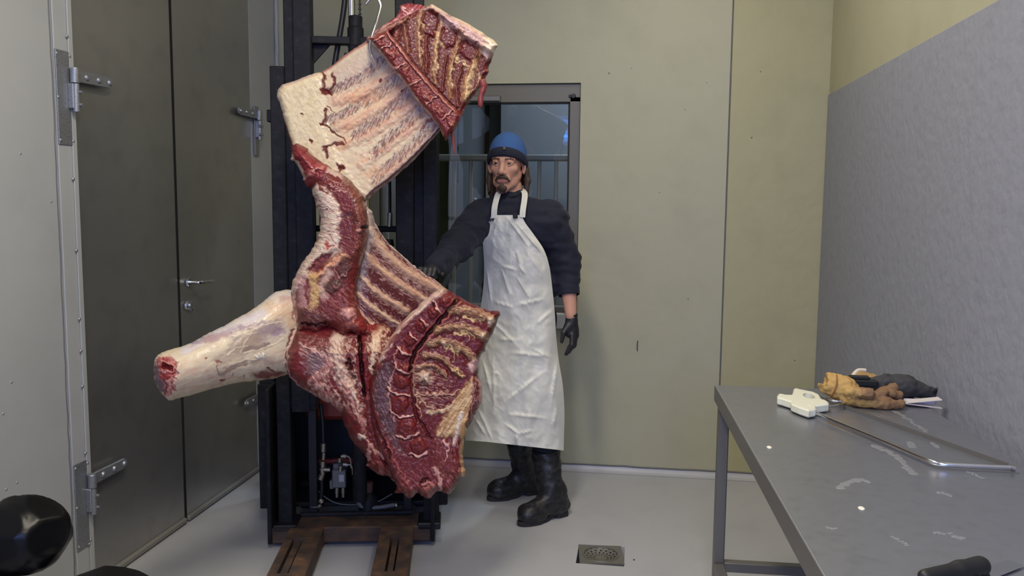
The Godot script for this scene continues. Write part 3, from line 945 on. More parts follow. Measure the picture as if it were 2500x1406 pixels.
	func fill(area: PackedVector2Array, col: Array, op := 1.0, dh := 0.0, soft := 4.0, warp := 1.0) -> Relief:
		var c := [lin(col[0]), lin(col[1]), lin(col[2])]
		var lo := area[0]
		var hi := area[0]
		for p in area:
			lo = lo.min(p)
			hi = hi.max(p)
		var far := soft + 9.0
		var m := area.size()
		for iy in range(maxi(0, int((lo.y - far - y0) / g)), mini(ny - 1, int((hi.y + far - y0) / g)) + 1):
			for ix in range(maxi(0, int((lo.x - far - x0) / g)), mini(nx - 1, int((hi.x + far - x0) / g)) + 1):
				var k := iy * nx + ix
				if sd[k] < -3.0 * g:
					continue
				var px := x0 + ix * g + wx[k] * warp
				var py := y0 + iy * g + wy[k] * warp
				var dd := 1e9
				var inside := false
				for i in m:
					var a := area[i]
					var e := area[(i + 1) % m]
					var dx := e.x - a.x
					var dy := e.y - a.y
					var qx := px - a.x
					var qy := py - a.y
					var t := clampf((qx * dx + qy * dy) / maxf(dx * dx + dy * dy, 1e-6), 0.0, 1.0)
					var ex := qx - t * dx
					var ey := qy - t * dy
					dd = minf(dd, ex * ex + ey * ey)
					if (a.y > py) != (e.y > py) and px < a.x + dx * (py - a.y) / dy:
						inside = not inside
				var s := sqrt(dd) * (1.0 if inside else -1.0)
				var mm := smoothstep(-soft, soft, s)
				if mm > 0.0:
					blend(k, mm * op, c, dh)
		return self
	func blob(cx: float, cy: float, rx: float, ry: float, col: Array, op := 1.0, dh := 0.0, soft := 0.35, warp := 1.0, turn := 0.0) -> Relief:
		var c := [lin(col[0]), lin(col[1]), lin(col[2])]
		var far := maxf(rx, ry) * (1.0 + soft) + 9.0
		var cs := cos(turn)
		var sn := sin(turn)
		for iy in range(maxi(0, int((cy - far - y0) / g)), mini(ny - 1, int((cy + far - y0) / g)) + 1):
			for ix in range(maxi(0, int((cx - far - x0) / g)), mini(nx - 1, int((cx + far - x0) / g)) + 1):
				var k := iy * nx + ix
				var px := x0 + ix * g + wx[k] * warp - cx
				var py := y0 + iy * g + wy[k] * warp - cy
				var u := (px * cs + py * sn) / rx
				var v := (-px * sn + py * cs) / ry
				var d := sqrt(u * u + v * v)
				var m := 1.0 - smoothstep(1.0 - soft, 1.0 + soft, d)
				if m > 0.0:
					blend(k, m * op, c, 0.0)
					h[k] += dh * sqrt(maxf(0.0, 1.0 - d * d))
		return self
	func grain(area, col: Array, along: float, long_px: float, wide_px: float, level: float, op := 1.0, dh := 0.0, soft := 0.15, where: PackedVector2Array = PackedVector2Array(), where_w := 0.0) -> Relief:
		# streaks or spots of another tissue: stretched noise above a level; along is the angle of the streaks
		var c := [lin(col[0]), lin(col[1]), lin(col[2])]
		var cs := cos(along)
		var sn := sin(along)
		var off: float = noise.seed * 13.7 + along * 91.0 + level * 57.0 + col[0]
		var lo := Vector2(x0, y0)
		var hi := Vector2(x0 + nx * g, y0 + ny * g)
		if area is PackedVector2Array and area.size():
			lo = area[0]
			hi = area[0]
			for p in area:
				lo = lo.min(p)
				hi = hi.max(p)
		elif where.size():
			lo = where[0]
			hi = where[0]
			for p in where:
				lo = lo.min(p)
				hi = hi.max(p)
			lo -= Vector2.ONE * where_w
			hi += Vector2.ONE * where_w
		for iy in range(maxi(0, int((lo.y - y0) / g)), mini(ny - 1, int((hi.y - y0) / g)) + 1):
			for ix in range(maxi(0, int((lo.x - x0) / g)), mini(nx - 1, int((hi.x - x0) / g)) + 1):
				var k := iy * nx + ix
				if sd[k] < -2.0 * g:
					continue
				var x := x0 + ix * g
				var y := y0 + iy * g
				var mm := 1.0
				if area is PackedVector2Array and area.size():
					if not Geometry2D.is_point_in_polygon(Vector2(x + wx[k] * 1.5, y + wy[k] * 1.5), area):
						continue
				elif where.size():
					var d := 1e9
					var p := Vector2(x + wx[k], y + wy[k])
					for i in where.size() - 1:
						d = minf(d, p.distance_squared_to(Geometry2D.get_closest_point_to_segment(p, where[i], where[i + 1])))
					mm = 1.0 - smoothstep(where_w * 0.3, where_w * 0.5, sqrt(d))
					if mm <= 0.0:
						continue
				var u := (x * cs + y * sn) / (long_px * 1.9)
				var v := (-x * sn + y * cs) / (wide_px * 1.5)
				var q := noise.get_noise_2d(u + off, v - off) + 0.5 * noise.get_noise_2d(u * 2.1 - off, v * 2.3)
				var m := smoothstep(level - soft - 0.1, level + soft + 0.1, q) * mm
				if m > 0.0:
					blend(k, m * op * 0.75, c, dh * 0.3)
		return self
	func rough(amp: float, px: float, ang := 0.0, ratio := 1.0) -> Relief:
		var cs := cos(ang)
		var sn := sin(ang)
		for iy in ny:
			for ix in nx:
				var k := iy * nx + ix
				if sd[k] < -2.0 * g:
					continue
				var x := x0 + ix * g
				var y := y0 + iy * g
				h[k] += 0.3 * amp * noise.get_noise_2d((x * cs + y * sn) / (px * ratio) + 50.0, (-x * sn + y * cs) / px)
		return self
	func mesh(place: Callable, depth: Callable, thick: float, rim: float, back: float, gain: float, round_ := false) -> ArrayMesh:
		# place(px, py, depth) -> point; depth(px, py) -> middle plane; thick and back in metres; rim in pixels
		var ids := PackedInt32Array()
		ids.resize(nx * ny)
		ids.fill(-1)
		var V := PackedVector3Array()
		var C := PackedColorArray()
		var I := PackedInt32Array()
		var on_edge := PackedByteArray()
		var tol := g * 0.75
		var src := PackedInt32Array()
		var m := poly.size()
		for iy in ny:
			for ix in nx:
				var k := iy * nx + ix
				if sd[k] < -tol:
					continue
				var px := x0 + ix * g
				var py := y0 + iy * g
				var edge := sd[k] < g * 0.3
				if edge:
					# pull to the outline
					var p := Vector2(px, py)
					var bd := 1e9
					var bp := p
					for i in m:
						var q := Geometry2D.get_closest_point_to_segment(p, poly[i], poly[(i + 1) % m])
						var d := p.distance_squared_to(q)
						if d < bd:
							bd = d
							bp = q
					px = bp.x
					py = bp.y
				var f := 0.0 if edge else clampf(sd[k] / rim, 0.0, 1.0)
				var prof := sqrt(1.0 - (1.0 - f) * (1.0 - f))
				var hh := 0.0 if edge else thick * prof + h[k] * smoothstep(0.0, 0.35, f)
				ids[k] = V.size()
				V.append(place.call(px, py, depth.call(px, py) - hh))
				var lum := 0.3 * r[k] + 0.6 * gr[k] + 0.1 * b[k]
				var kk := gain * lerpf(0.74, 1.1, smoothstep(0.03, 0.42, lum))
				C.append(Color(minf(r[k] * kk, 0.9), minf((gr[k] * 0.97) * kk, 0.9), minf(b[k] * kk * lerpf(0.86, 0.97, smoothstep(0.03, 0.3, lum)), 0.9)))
				on_edge.append(1 if edge else 0)
				src.append(k)
		var nf := V.size()
		var cells := []
		for iy in ny - 1:
			for ix in nx - 1:
				var k := iy * nx + ix
				var a := ids[k]
				var bb := ids[k + 1]
				var c := ids[k + nx + 1]
				var d := ids[k + nx]
				if a < 0 or bb < 0 or c < 0 or d < 0:
					continue
				if on_edge[a] and on_edge[bb] and on_edge[c] and on_edge[d]:
					continue
				I.append_array([a, bb, c, a, c, d])
		# back: the same outline, plain and shallower
		var bid := PackedInt32Array()
		bid.resize(nf)
		for i in nf:
			if on_edge[i]:
				bid[i] = i
				continue
			var k := src[i]
			var px := x0 + (k % nx) * g
			var py := y0 + (k / nx) * g
			var f := clampf(sd[k] / rim, 0.0, 1.0)
			bid[i] = V.size()
			V.append(place.call(px, py, depth.call(px, py) + back * sqrt(1.0 - (1.0 - f) * (1.0 - f))))
			C.append(Color(0.3, 0.13, 0.11))
		var nfront := I.size()
		for t in range(0, nfront, 3):
			I.append_array([bid[I[t]], bid[I[t + 2]], bid[I[t + 1]]])
		var N := PackedVector3Array()
		N.resize(V.size())
		for t in range(0, I.size(), 3):
			var n := (V[I[t + 2]] - V[I[t]]).cross(V[I[t + 1]] - V[I[t]])
			N[I[t]] += n
			N[I[t + 1]] += n
			N[I[t + 2]] += n
		for i in N.size():
			N[i] = N[i].normalized() if N[i].length_squared() > 0.0 else Vector3.BACK
		var arr := []
		arr.resize(Mesh.ARRAY_MAX)
		arr[Mesh.ARRAY_VERTEX] = V
		arr[Mesh.ARRAY_NORMAL] = N
		arr[Mesh.ARRAY_COLOR] = C
		arr[Mesh.ARRAY_INDEX] = I
		var out := ArrayMesh.new()
		out.add_surface_from_arrays(Mesh.PRIMITIVE_TRIANGLES, arr)
		return out

# outlines and tissue lines are measured on enlarged crops of the photograph: left, top, enlargement
const CROPS := {"A": [660.0, 0.0, 2.929], "B": [680.0, 380.0, 3.057], "C": [680.0, 700.0, 2.6037], "D": [360.0, 680.0, 4.393]}

func P(crop: String, a: Array) -> PackedVector2Array:
	var c: Array = CROPS[crop]
	var out := PackedVector2Array()
	for i in range(0, a.size(), 2):
		out.append(Vector2(c[0] + a[i] / c[2], c[1] + a[i + 1] / c[2]))
	return out

func near_line(pts: PackedVector2Array, off: float) -> PackedVector2Array:
	var out := PackedVector2Array()
	for i in pts.size():
		var d := (pts[mini(i + 1, pts.size() - 1)] - pts[maxi(i - 1, 0)]).normalized()
		out.append(pts[i] + Vector2(-d.y, d.x) * off)
	return out

const BEEF_GAIN := 0.92
const BEEF_BASE := Vector3(-0.86, 0.28, -2.98)

func beef_place(px: float, py: float, d: float) -> Vector3:
	return EYE + ray(px, py) * d - BEEF_BASE

func beef_part(called: String, rl: Relief, parent: Node, depth: Callable, thick: float, rim: float, back: float, label := "") -> void:
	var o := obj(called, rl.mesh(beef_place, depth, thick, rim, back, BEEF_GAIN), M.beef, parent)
	if label:
		o.set_meta("label", label)

func build_beef() -> void:
	M.beef = mat(Color.WHITE, 0.42, 0.0, 0.45)
	M.beef.vertex_color_use_as_albedo = true
	M.beef.uv1_triplanar = true
	M.beef.uv1_world_triplanar = true
	M.beef.uv1_scale = Vector3.ONE * 9.0
	M.beef.heightmap_enabled = true
	M.beef.heightmap_texture = noise_tex(0.03, 4, 77)
	M.beef.heightmap_scale = 0.012
	M.beef.roughness_texture = noise_tex(0.02, 4, 78)
	M.beef.roughness = 0.75
	var t := thing("beef_forequarter", "large raw beef forequarter with rib cage and foreleg hanging from steel hook", "meat", BEEF_BASE)
	beef_plate(t)
	beef_chine(t)
	beef_column(t)
	beef_fan(t)
	beef_brisket(t)
	beef_neck(t)
	beef_shank(t)
	beef_scraps(t)

const FAT := [214, 198, 164]
const FAT2 := [201, 178, 152]
const PALE := [206, 184, 172]
const PINK := [186, 138, 128]
const RED := [128, 42, 46]
const DEEP := [92, 26, 31]
const PURPLE := [112, 86, 96]

func beef_plate(t: Node3D) -> void:
	var z := Relief.new()
	z.start(P("A", [55, 640, 85, 607, 160, 582, 250, 546, 330, 522, 365, 510, 430, 475, 520, 402, 600, 347, 660, 312, 700, 280, 760, 260, 900, 420, 1100, 640, 1250, 800, 1235, 900, 1215, 935, 1150, 1010, 1060, 1110, 980, 1190, 900, 1260, 830, 1320, 760, 1370, 700, 1425, 660, 1435, 600, 1400, 520, 1350, 430, 1310, 330, 1260, 200, 1190, 165, 1120, 140, 1010, 115, 925, 95, 840, 75, 770, 48, 690]), GRID, FAT, 11, 0.6)
	# pale grey membrane towards the upper edge and the fold
	z.fill(P("A", [430, 480, 700, 280, 800, 300, 900, 430, 1000, 560, 860, 600, 700, 640, 560, 640, 480, 650]), [186, 170, 154], 0.75, 0, 14)
	z.grain(null, [196, 160, 138], 2.5, 60, 26, 0.12, 0.45, 0.002, 0.3)
	var ribs := [P("A", [470, 720, 600, 690, 720, 630, 830, 540, 920, 470]), P("A", [480, 900, 600, 880, 720, 800, 850, 720, 960, 620, 1050, 560]), P("A", [540, 1030, 680, 980, 800, 900, 920, 820, 1040, 730, 1120, 690]), P("A", [660, 1180, 780, 1090, 900, 1000, 1010, 910, 1120, 830]), P("A", [760, 1300, 860, 1220, 960, 1130, 1080, 1030, 1200, 920])]
	for rb in ribs:
		z.stroke(rb, 30, 24, [208, 176, 148], 0.75, 0.010, 0.8, 0.6, true)
		z.grain(null, [196, 128, 108], 2.55, 40, 9, 0.05, 0.5, 0, 0.25, rb, 30)
	var gaps := [P("A", [430, 650, 540, 610, 660, 540, 750, 470, 800, 430]), P("A", [420, 870, 540, 810, 680, 730, 790, 670, 890, 580, 960, 510]), P("A", [600, 980, 690, 910, 790, 850, 880, 770, 960, 700, 1050, 640]), P("A", [730, 1110, 830, 1010, 920, 930, 1010, 850, 1070, 790, 1120, 740]), P("A", [740, 1290, 850, 1180, 950, 1100, 1050, 1010, 1150, 920, 1210, 870])]
	for gp in gaps:
		z.stroke(gp, 14, 30, [166, 142, 134], 0.55, -0.006, 0.9, 0.8)
		z.grain(null, [110, 74, 82], -1.18, 15, 3.2, 0.06, 0.95, -0.001, 0.1, gp, 30)
	z.stroke(P("A", [980, 720, 1080, 700, 1160, 800, 1200, 880]), 60, 40, [150, 118, 120], 0.5, 0, 0.9)
	# creamy fat on the left with torn red spots
	z.fill(P("A", [60, 640, 160, 590, 340, 530, 370, 640, 390, 800, 370, 900, 420, 1030, 520, 1180, 650, 1380, 560, 1350, 330, 1210, 190, 1120, 100, 850]), [222, 208, 172], 0.8, 0.006, 10)
	z.grain(P("A", [60, 640, 340, 530, 390, 800, 420, 1030, 650, 1380, 330, 1210, 190, 1120, 100, 850]), [176, 158, 136], 0.9, 26, 9, 0.30, 0.5, -0.003, 0.2)
	z.grain(P("A", [60, 640, 340, 530, 390, 800, 420, 1030, 650, 1380, 330, 1210, 190, 1120, 100, 850]), [196, 172, 128], 2.2, 20, 12, 0.28, 0.5, 0.003, 0.2)
	z.grain(P("A", [400, 1080, 700, 1000, 760, 1260, 680, 1400, 540, 1300]), [226, 212, 178], 0.5, 30, 14, 0.0, 0.7, 0.003, 0.25)
	for s in [[[370, 515, 385, 560, 380, 610, 400, 645, 435, 685], 8, 7], [[446, 528, 450, 560, 455, 595, 440, 640], 9, 6], [[392, 780, 402, 830, 386, 880, 358, 900], 7, 5], [[355, 890, 400, 898, 432, 930, 480, 970, 552, 1012], 6, 2], [[400, 1052, 430, 1032, 500, 1030, 530, 1020], 7, 4], [[404, 1085, 400, 1132], 8, 6], [[480, 1180, 508, 1200, 500, 1235], 9, 5], [[410, 760, 440, 790, 470, 808], 2, 1], [[360, 640, 410, 655], 6, 9]]:
		z.stroke(P("A", s[0]), s[1], s[2], [112, 34, 38], 0.95, -0.004, 0.5, 0.9)
	for s in [[400, 655, 14, 9], [395, 1062, 9, 7], [288, 1010, 4, 4], [505, 1195, 7, 8], [225, 822, 2, 2], [795, 575, 4, 4], [942, 645, 4, 4]]:
		var c: Vector2 = P("A", [s[0], s[1]])[0]
		z.blob(c.x, c.y, s[2], s[3], [116, 36, 40], 0.95, -0.003)
	for s in [[620, 690, 30, 10], [720, 700, 26, 10], [560, 910, 20, 8], [520, 1050, 22, 8], [740, 1230, 26, 10]]:
		var c: Vector2 = P("A", [s[0], s[1]])[0]
		z.blob(c.x, c.y, s[2], s[3], [206, 148, 104], 0.5, 0, 0.8, 2.0, -0.5)
	z.grain(P("A", [470, 600, 900, 430, 1150, 780, 900, 1100, 600, 1120, 480, 900]), [176, 104, 98], 2.6, 30, 7, 0.42, 0.6, 0, 0.12)
	# pink upper rim, red left rim, layered lower right rim
	z.stroke(P("A", [370, 515, 430, 478, 520, 408, 600, 352, 690, 300]), 7, 8, [172, 104, 104], 0.8, 0, 0.6, 0.2)
	z.stroke(P("A", [55, 650, 85, 612, 160, 588, 330, 528]), 7, 6, [196, 170, 158], 0.7, 0, 0.6, 0.2)
	z.stroke(P("A", [60, 730, 85, 830, 110, 920, 140, 1010, 175, 1110, 250, 1180, 330, 1230]), 4, 15, [118, 32, 42], 0.95, 0, 0.5, 0.3)
	z.stroke(P("A", [200, 1100, 300, 1160, 380, 1215, 460, 1260]), 16, 12, [178, 150, 140], 0.7, 0.004, 0.6)
	var rim_ := P("A", [1225, 900, 1150, 990, 1060, 1085, 980, 1165, 900, 1235, 830, 1295, 760, 1345, 690, 1405])
	z.stroke(near_line(rim_, -2), 16, 10, [120, 84, 86], 0.8, 0, 0.5, 0.3)
	z.stroke(near_line(rim_, 1), 3, 3, [86, 40, 46], 0.9, -0.002, 0.5, 0.3)
	z.stroke(near_line(rim_, -6), 2, 2, [206, 186, 176], 0.8, 0.001, 0.5, 0.4)
	z.stroke(near_line(rim_, 4.5), 2.5, 2, [200, 180, 172], 0.9, 0.001, 0.5, 0.25)
	z.stroke(P("A", [1150, 850, 1080, 930]), 9, 5, [130, 44, 50], 0.8, -0.002, 0.6)
	z.rough(0.004, 14.0).rough(0.0015, 4.0)
	beef_part("rib_plate", z, t, func(px, py): return 3.10 - (px - 880.0) * 0.00012 + (py - 250.0) * 0.00005, 0.035, 16.0, 0.05, "pale fat-covered inner side of the rib plate")

func beef_chine(t: Node3D) -> void:
	# the piece of red meat behind the cut edge
	var y := Relief.new()
	y.start(P("A", [690, 285, 700, 262, 760, 215, 790, 190, 850, 150, 905, 110, 922, 60, 935, 40, 960, 28, 1010, 22, 1070, 32, 1130, 55, 1180, 110, 1100, 220, 980, 330, 860, 340, 760, 330]), GRID, [164, 78, 86], 23, 1.0)
	y.grain(null, [122, 36, 46], -0.7, 30, 9, 0.02, 0.8, -0.004, 0.15)
	y.grain(null, [206, 150, 150], -0.7, 26, 5, 0.28, 0.8, 0.003, 0.12)
	y.stroke(P("A", [935, 45, 965, 80, 985, 110, 1030, 95]), 5, 3, [216, 170, 166], 0.9, 0.004)
	y.stroke(P("A", [700, 270, 780, 215, 860, 170, 920, 150]), 14, 8, [204, 158, 148], 0.6, 0.002)
	y.rough(0.008, 16.0).rough(0.003, 5.0)
	beef_part("back_muscle", y, t, func(_px, _py): return 3.06, 0.035, 14.0, 0.03)
	var z := Relief.new()
	z.start(P("A", [690, 276, 705, 260, 760, 232, 830, 190, 900, 150, 1000, 100, 1110, 48, 1160, 30, 1215, 62, 1290, 110, 1390, 155, 1480, 210, 1570, 270, 1630, 318, 1615, 345, 1600, 380, 1585, 430, 1560, 480, 1560, 520, 1530, 570, 1510, 610, 1480, 650, 1450, 690, 1400, 760, 1370, 840, 1330, 910, 1305, 945, 1280, 975, 1250, 1010, 1235, 975, 1210, 920, 1190, 890, 1110, 790, 1060, 740, 1000, 650, 940, 570, 870, 490, 810, 410, 760, 350, 720, 305]), GRID, [110, 38, 40], 29, 0.6, 3)
	var fan := P("A", [850, 240, 1000, 110, 1110, 60, 1215, 110, 1380, 260, 1500, 330, 1600, 390, 1560, 520, 1450, 690, 1370, 830, 1320, 790, 1175, 640, 1010, 440])
	z.fill(fan, [116, 40, 40], 0.9, -0.030, 6, 0.4)
	# feather bones: pale and brown bands fanning out from the lower right
	var bones := [[[895, 290, 900, 240, 915, 200, 935, 170], 16, 13, [150, 92, 84]], [[985, 380, 975, 300, 962, 220, 955, 160, 975, 130], 11, 13, [160, 112, 98]], [[1080, 470, 1062, 360, 1064, 250, 1058, 160, 1080, 100], 9, 15, [190, 154, 124]], [[1115, 520, 1120, 430, 1110, 340, 1120, 260], 8, 8, [142, 84, 76]], [[1180, 600, 1165, 500, 1185, 380, 1200, 260, 1225, 170, 1195, 90], 12, 15, [186, 150, 118]], [[1230, 650, 1235, 560, 1250, 470, 1262, 400], 7, 7, [140, 86, 78]], [[1290, 700, 1278, 600, 1290, 480, 1330, 350, 1365, 220], 11, 14, [190, 150, 112]], [[1340, 760, 1330, 650, 1345, 560, 1370, 470], 8, 7, [152, 98, 88]], [[1395, 700, 1400, 600, 1440, 500, 1470, 410, 1510, 330], 18, 14, [198, 160, 112]]]
	for q in bones:
		z.stroke(P("A", q[0]), q[1], q[2], q[3], 0.85, 0.012, 0.7, 0.5, true)
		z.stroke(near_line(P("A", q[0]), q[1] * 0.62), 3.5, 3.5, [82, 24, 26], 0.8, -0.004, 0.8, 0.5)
	z.grain(fan, [80, 26, 26], -1.35, 18, 4, 0.12, 0.6, -0.002, 0.15)
	z.grain(fan, [176, 104, 86], -1.35, 7, 2.6, 0.3, 0.55, 0.002, 0.1)
	for q in [[[1062, 150, 1085, 180, 1110, 215], 12, 9], [[1190, 230, 1205, 290, 1230, 320], 9, 11], [[1180, 300, 1195, 350, 1190, 420, 1180, 520], 9, 5], [[1335, 400, 1330, 435, 1370, 440, 1412, 462], 7, 6], [[1300, 470, 1290, 560, 1300, 620], 6, 5], [[1460, 480, 1430, 560, 1420, 640, 1400, 700], 14, 9], [[1500, 540, 1480, 600, 1440, 660], 8, 6], [[1070, 240, 1070, 330, 1082, 420], 6, 4]]:
		z.stroke(P("A", q[0]), q[1] * 0.8, q[2] * 0.8, [216, 188, 142], 0.75, 0.004, 0.7, 1.4, true)
	# darker meat panels between them
	for q in [[1105, 85, 1190, 80, 1215, 130, 1190, 190, 1170, 260, 1110, 230, 1090, 160], [1235, 185, 1330, 210, 1345, 260, 1310, 330, 1250, 330, 1215, 290], [1385, 300, 1480, 330, 1485, 380, 1440, 440, 1390, 410, 1360, 370]]:
		z.fill(P("A", q), [112, 32, 40], 0.85, 0.010, 5)
		z.grain(P("A", q), [142, 58, 58], -1.35, 16, 4, 0.1, 0.5, 0.001)
	# fat along the upper right rim
	z.fill(P("A", [1060, 70, 1110, 48, 1160, 30, 1215, 62, 1390, 155, 1570, 270, 1630, 318, 1612, 360, 1590, 420, 1530, 430, 1510, 345, 1480, 320, 1370, 280, 1350, 215, 1240, 180, 1225, 110, 1190, 66, 1120, 75]), [204, 172, 160], 0.9, 0.012, 6)
	z.fill(P("A", [1230, 110, 1330, 150, 1340, 190, 1250, 170]), [196, 168, 176], 0.7, 0.004, 8)
	z.fill(P("A", [1380, 200, 1480, 230, 1500, 290, 1420, 290]), [188, 152, 150], 0.7, 0, 8)
	z.fill(P("A", [1480, 215, 1570, 270, 1632, 318, 1610, 370, 1530, 380, 1525, 330, 1570, 310]), [228, 216, 188], 0.9, 0.006, 6)
	z.stroke(P("A", [1150, 36, 1215, 66, 1300, 115, 1390, 158, 1480, 214, 1600, 300]), 6, 8, [220, 202, 172], 0.8, 0.003, 0.6, 0.4)
	z.grain(P("A", [1200, 80, 1400, 160, 1600, 310, 1500, 330, 1300, 200]), [160, 102, 102], 0.6, 24, 6, 0.3, 0.6, -0.002)
	z.stroke(P("A", [1580, 430, 1560, 500, 1520, 590, 1470, 660]), 14, 10, [128, 42, 46], 0.8, 0.006)
	# sawn vertebrae in a row with pale discs between them
	var strip := P("A", [692, 280, 840, 230, 930, 330, 1010, 440, 1100, 545, 1175, 635, 1250, 715, 1320, 785, 1375, 825, 1330, 905, 1250, 1008, 1190, 890, 1060, 740, 940, 570, 810, 410])
	z.fill(strip, [126, 40, 45], 0.95, 0.012, 5, 0.4)
	for q in [[775, 295, 26, 17], [860, 385, 28, 20], [945, 500, 28, 20], [1030, 590, 28, 19], [1110, 690, 28, 19], [1200, 790, 28, 20], [1290, 880, 26, 19]]:
		var c: Vector2 = P("A", [q[0], q[1]])[0]
		z.blob(c.x, c.y, q[2] * 0.62, q[3] * 0.62, [150, 62, 60], 0.6, 0.006, 0.8, 1.6, 0.85)
		z.blob(c.x + 5, c.y - 1, 5, 3.5, [196, 138, 112], 0.5, 0.001, 0.9, 1.8, 0.6)
		z.blob(c.x - 4, c.y + 5, 7, 4, [96, 24, 30], 0.6, -0.003, 0.9, 1.8, 0.9)
	for q in [[735, 300, 800, 262], [790, 350, 862, 316], [880, 495, 965, 458], [975, 620, 1075, 572], [1120, 745, 1195, 682], [1225, 855, 1302, 792]]:
		z.stroke(P("A", q), 3.5, 4.5, [216, 158, 148], 0.95, 0.004, 0.7, 0.9)
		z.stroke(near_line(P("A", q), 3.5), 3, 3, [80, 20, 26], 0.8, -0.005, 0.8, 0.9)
	# pale sinew between the vertebrae and the feather bones
	var sinew := P("A", [838, 236, 880, 290, 930, 350, 1010, 455, 1100, 560, 1180, 650, 1250, 722, 1320, 790])
	z.stroke(sinew, 13, 9, [172, 106, 100], 0.85, 0.006, 0.6, 0.4, true)
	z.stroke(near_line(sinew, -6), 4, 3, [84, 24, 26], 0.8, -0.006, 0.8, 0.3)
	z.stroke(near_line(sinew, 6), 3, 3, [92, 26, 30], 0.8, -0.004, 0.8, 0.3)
	z.stroke(near_line(sinew, 1.5), 2, 2, [214, 164, 150], 0.6, 0.002, 0.8, 0.6)
	z.stroke(P("A", [905, 158, 898, 188]), 5, 5, [50, 30, 30], 0.9, -0.01, 0.5, 0.1)
	# light skin along the lower edge
	z.stroke(P("A", [700, 292, 760, 345, 810, 404, 870, 482, 940, 565, 1000, 645, 1060, 735, 1110, 788, 1190, 888, 1232, 965]), 6, 6, [206, 176, 164], 0.9, 0.002, 0.6, 0.5)
	z.stroke(P("A", [1310, 940, 1360, 850, 1400, 770, 1460, 680]), 4, 3, [176, 120, 104], 0.6, 0.002, 0.8, 0.8)
	z.stroke(P("A", [694, 272, 760, 236, 840, 196, 930, 148]), 8, 6, [196, 150, 136], 0.7, 0.004, 0.7, 0.5)
	z.grain(null, [90, 24, 30], 0.85, 14, 5, 0.3, 0.5, -0.002, 0.12)
	z.rough(0.004, 9.0).rough(0.002, 3.2)
	beef_part("chine", z, t, func(px, py): return 3.03 + (px - 1040.0) * 0.00008, 0.065, 13.0, 0.03, "sawn backbone with fan of feather bones")

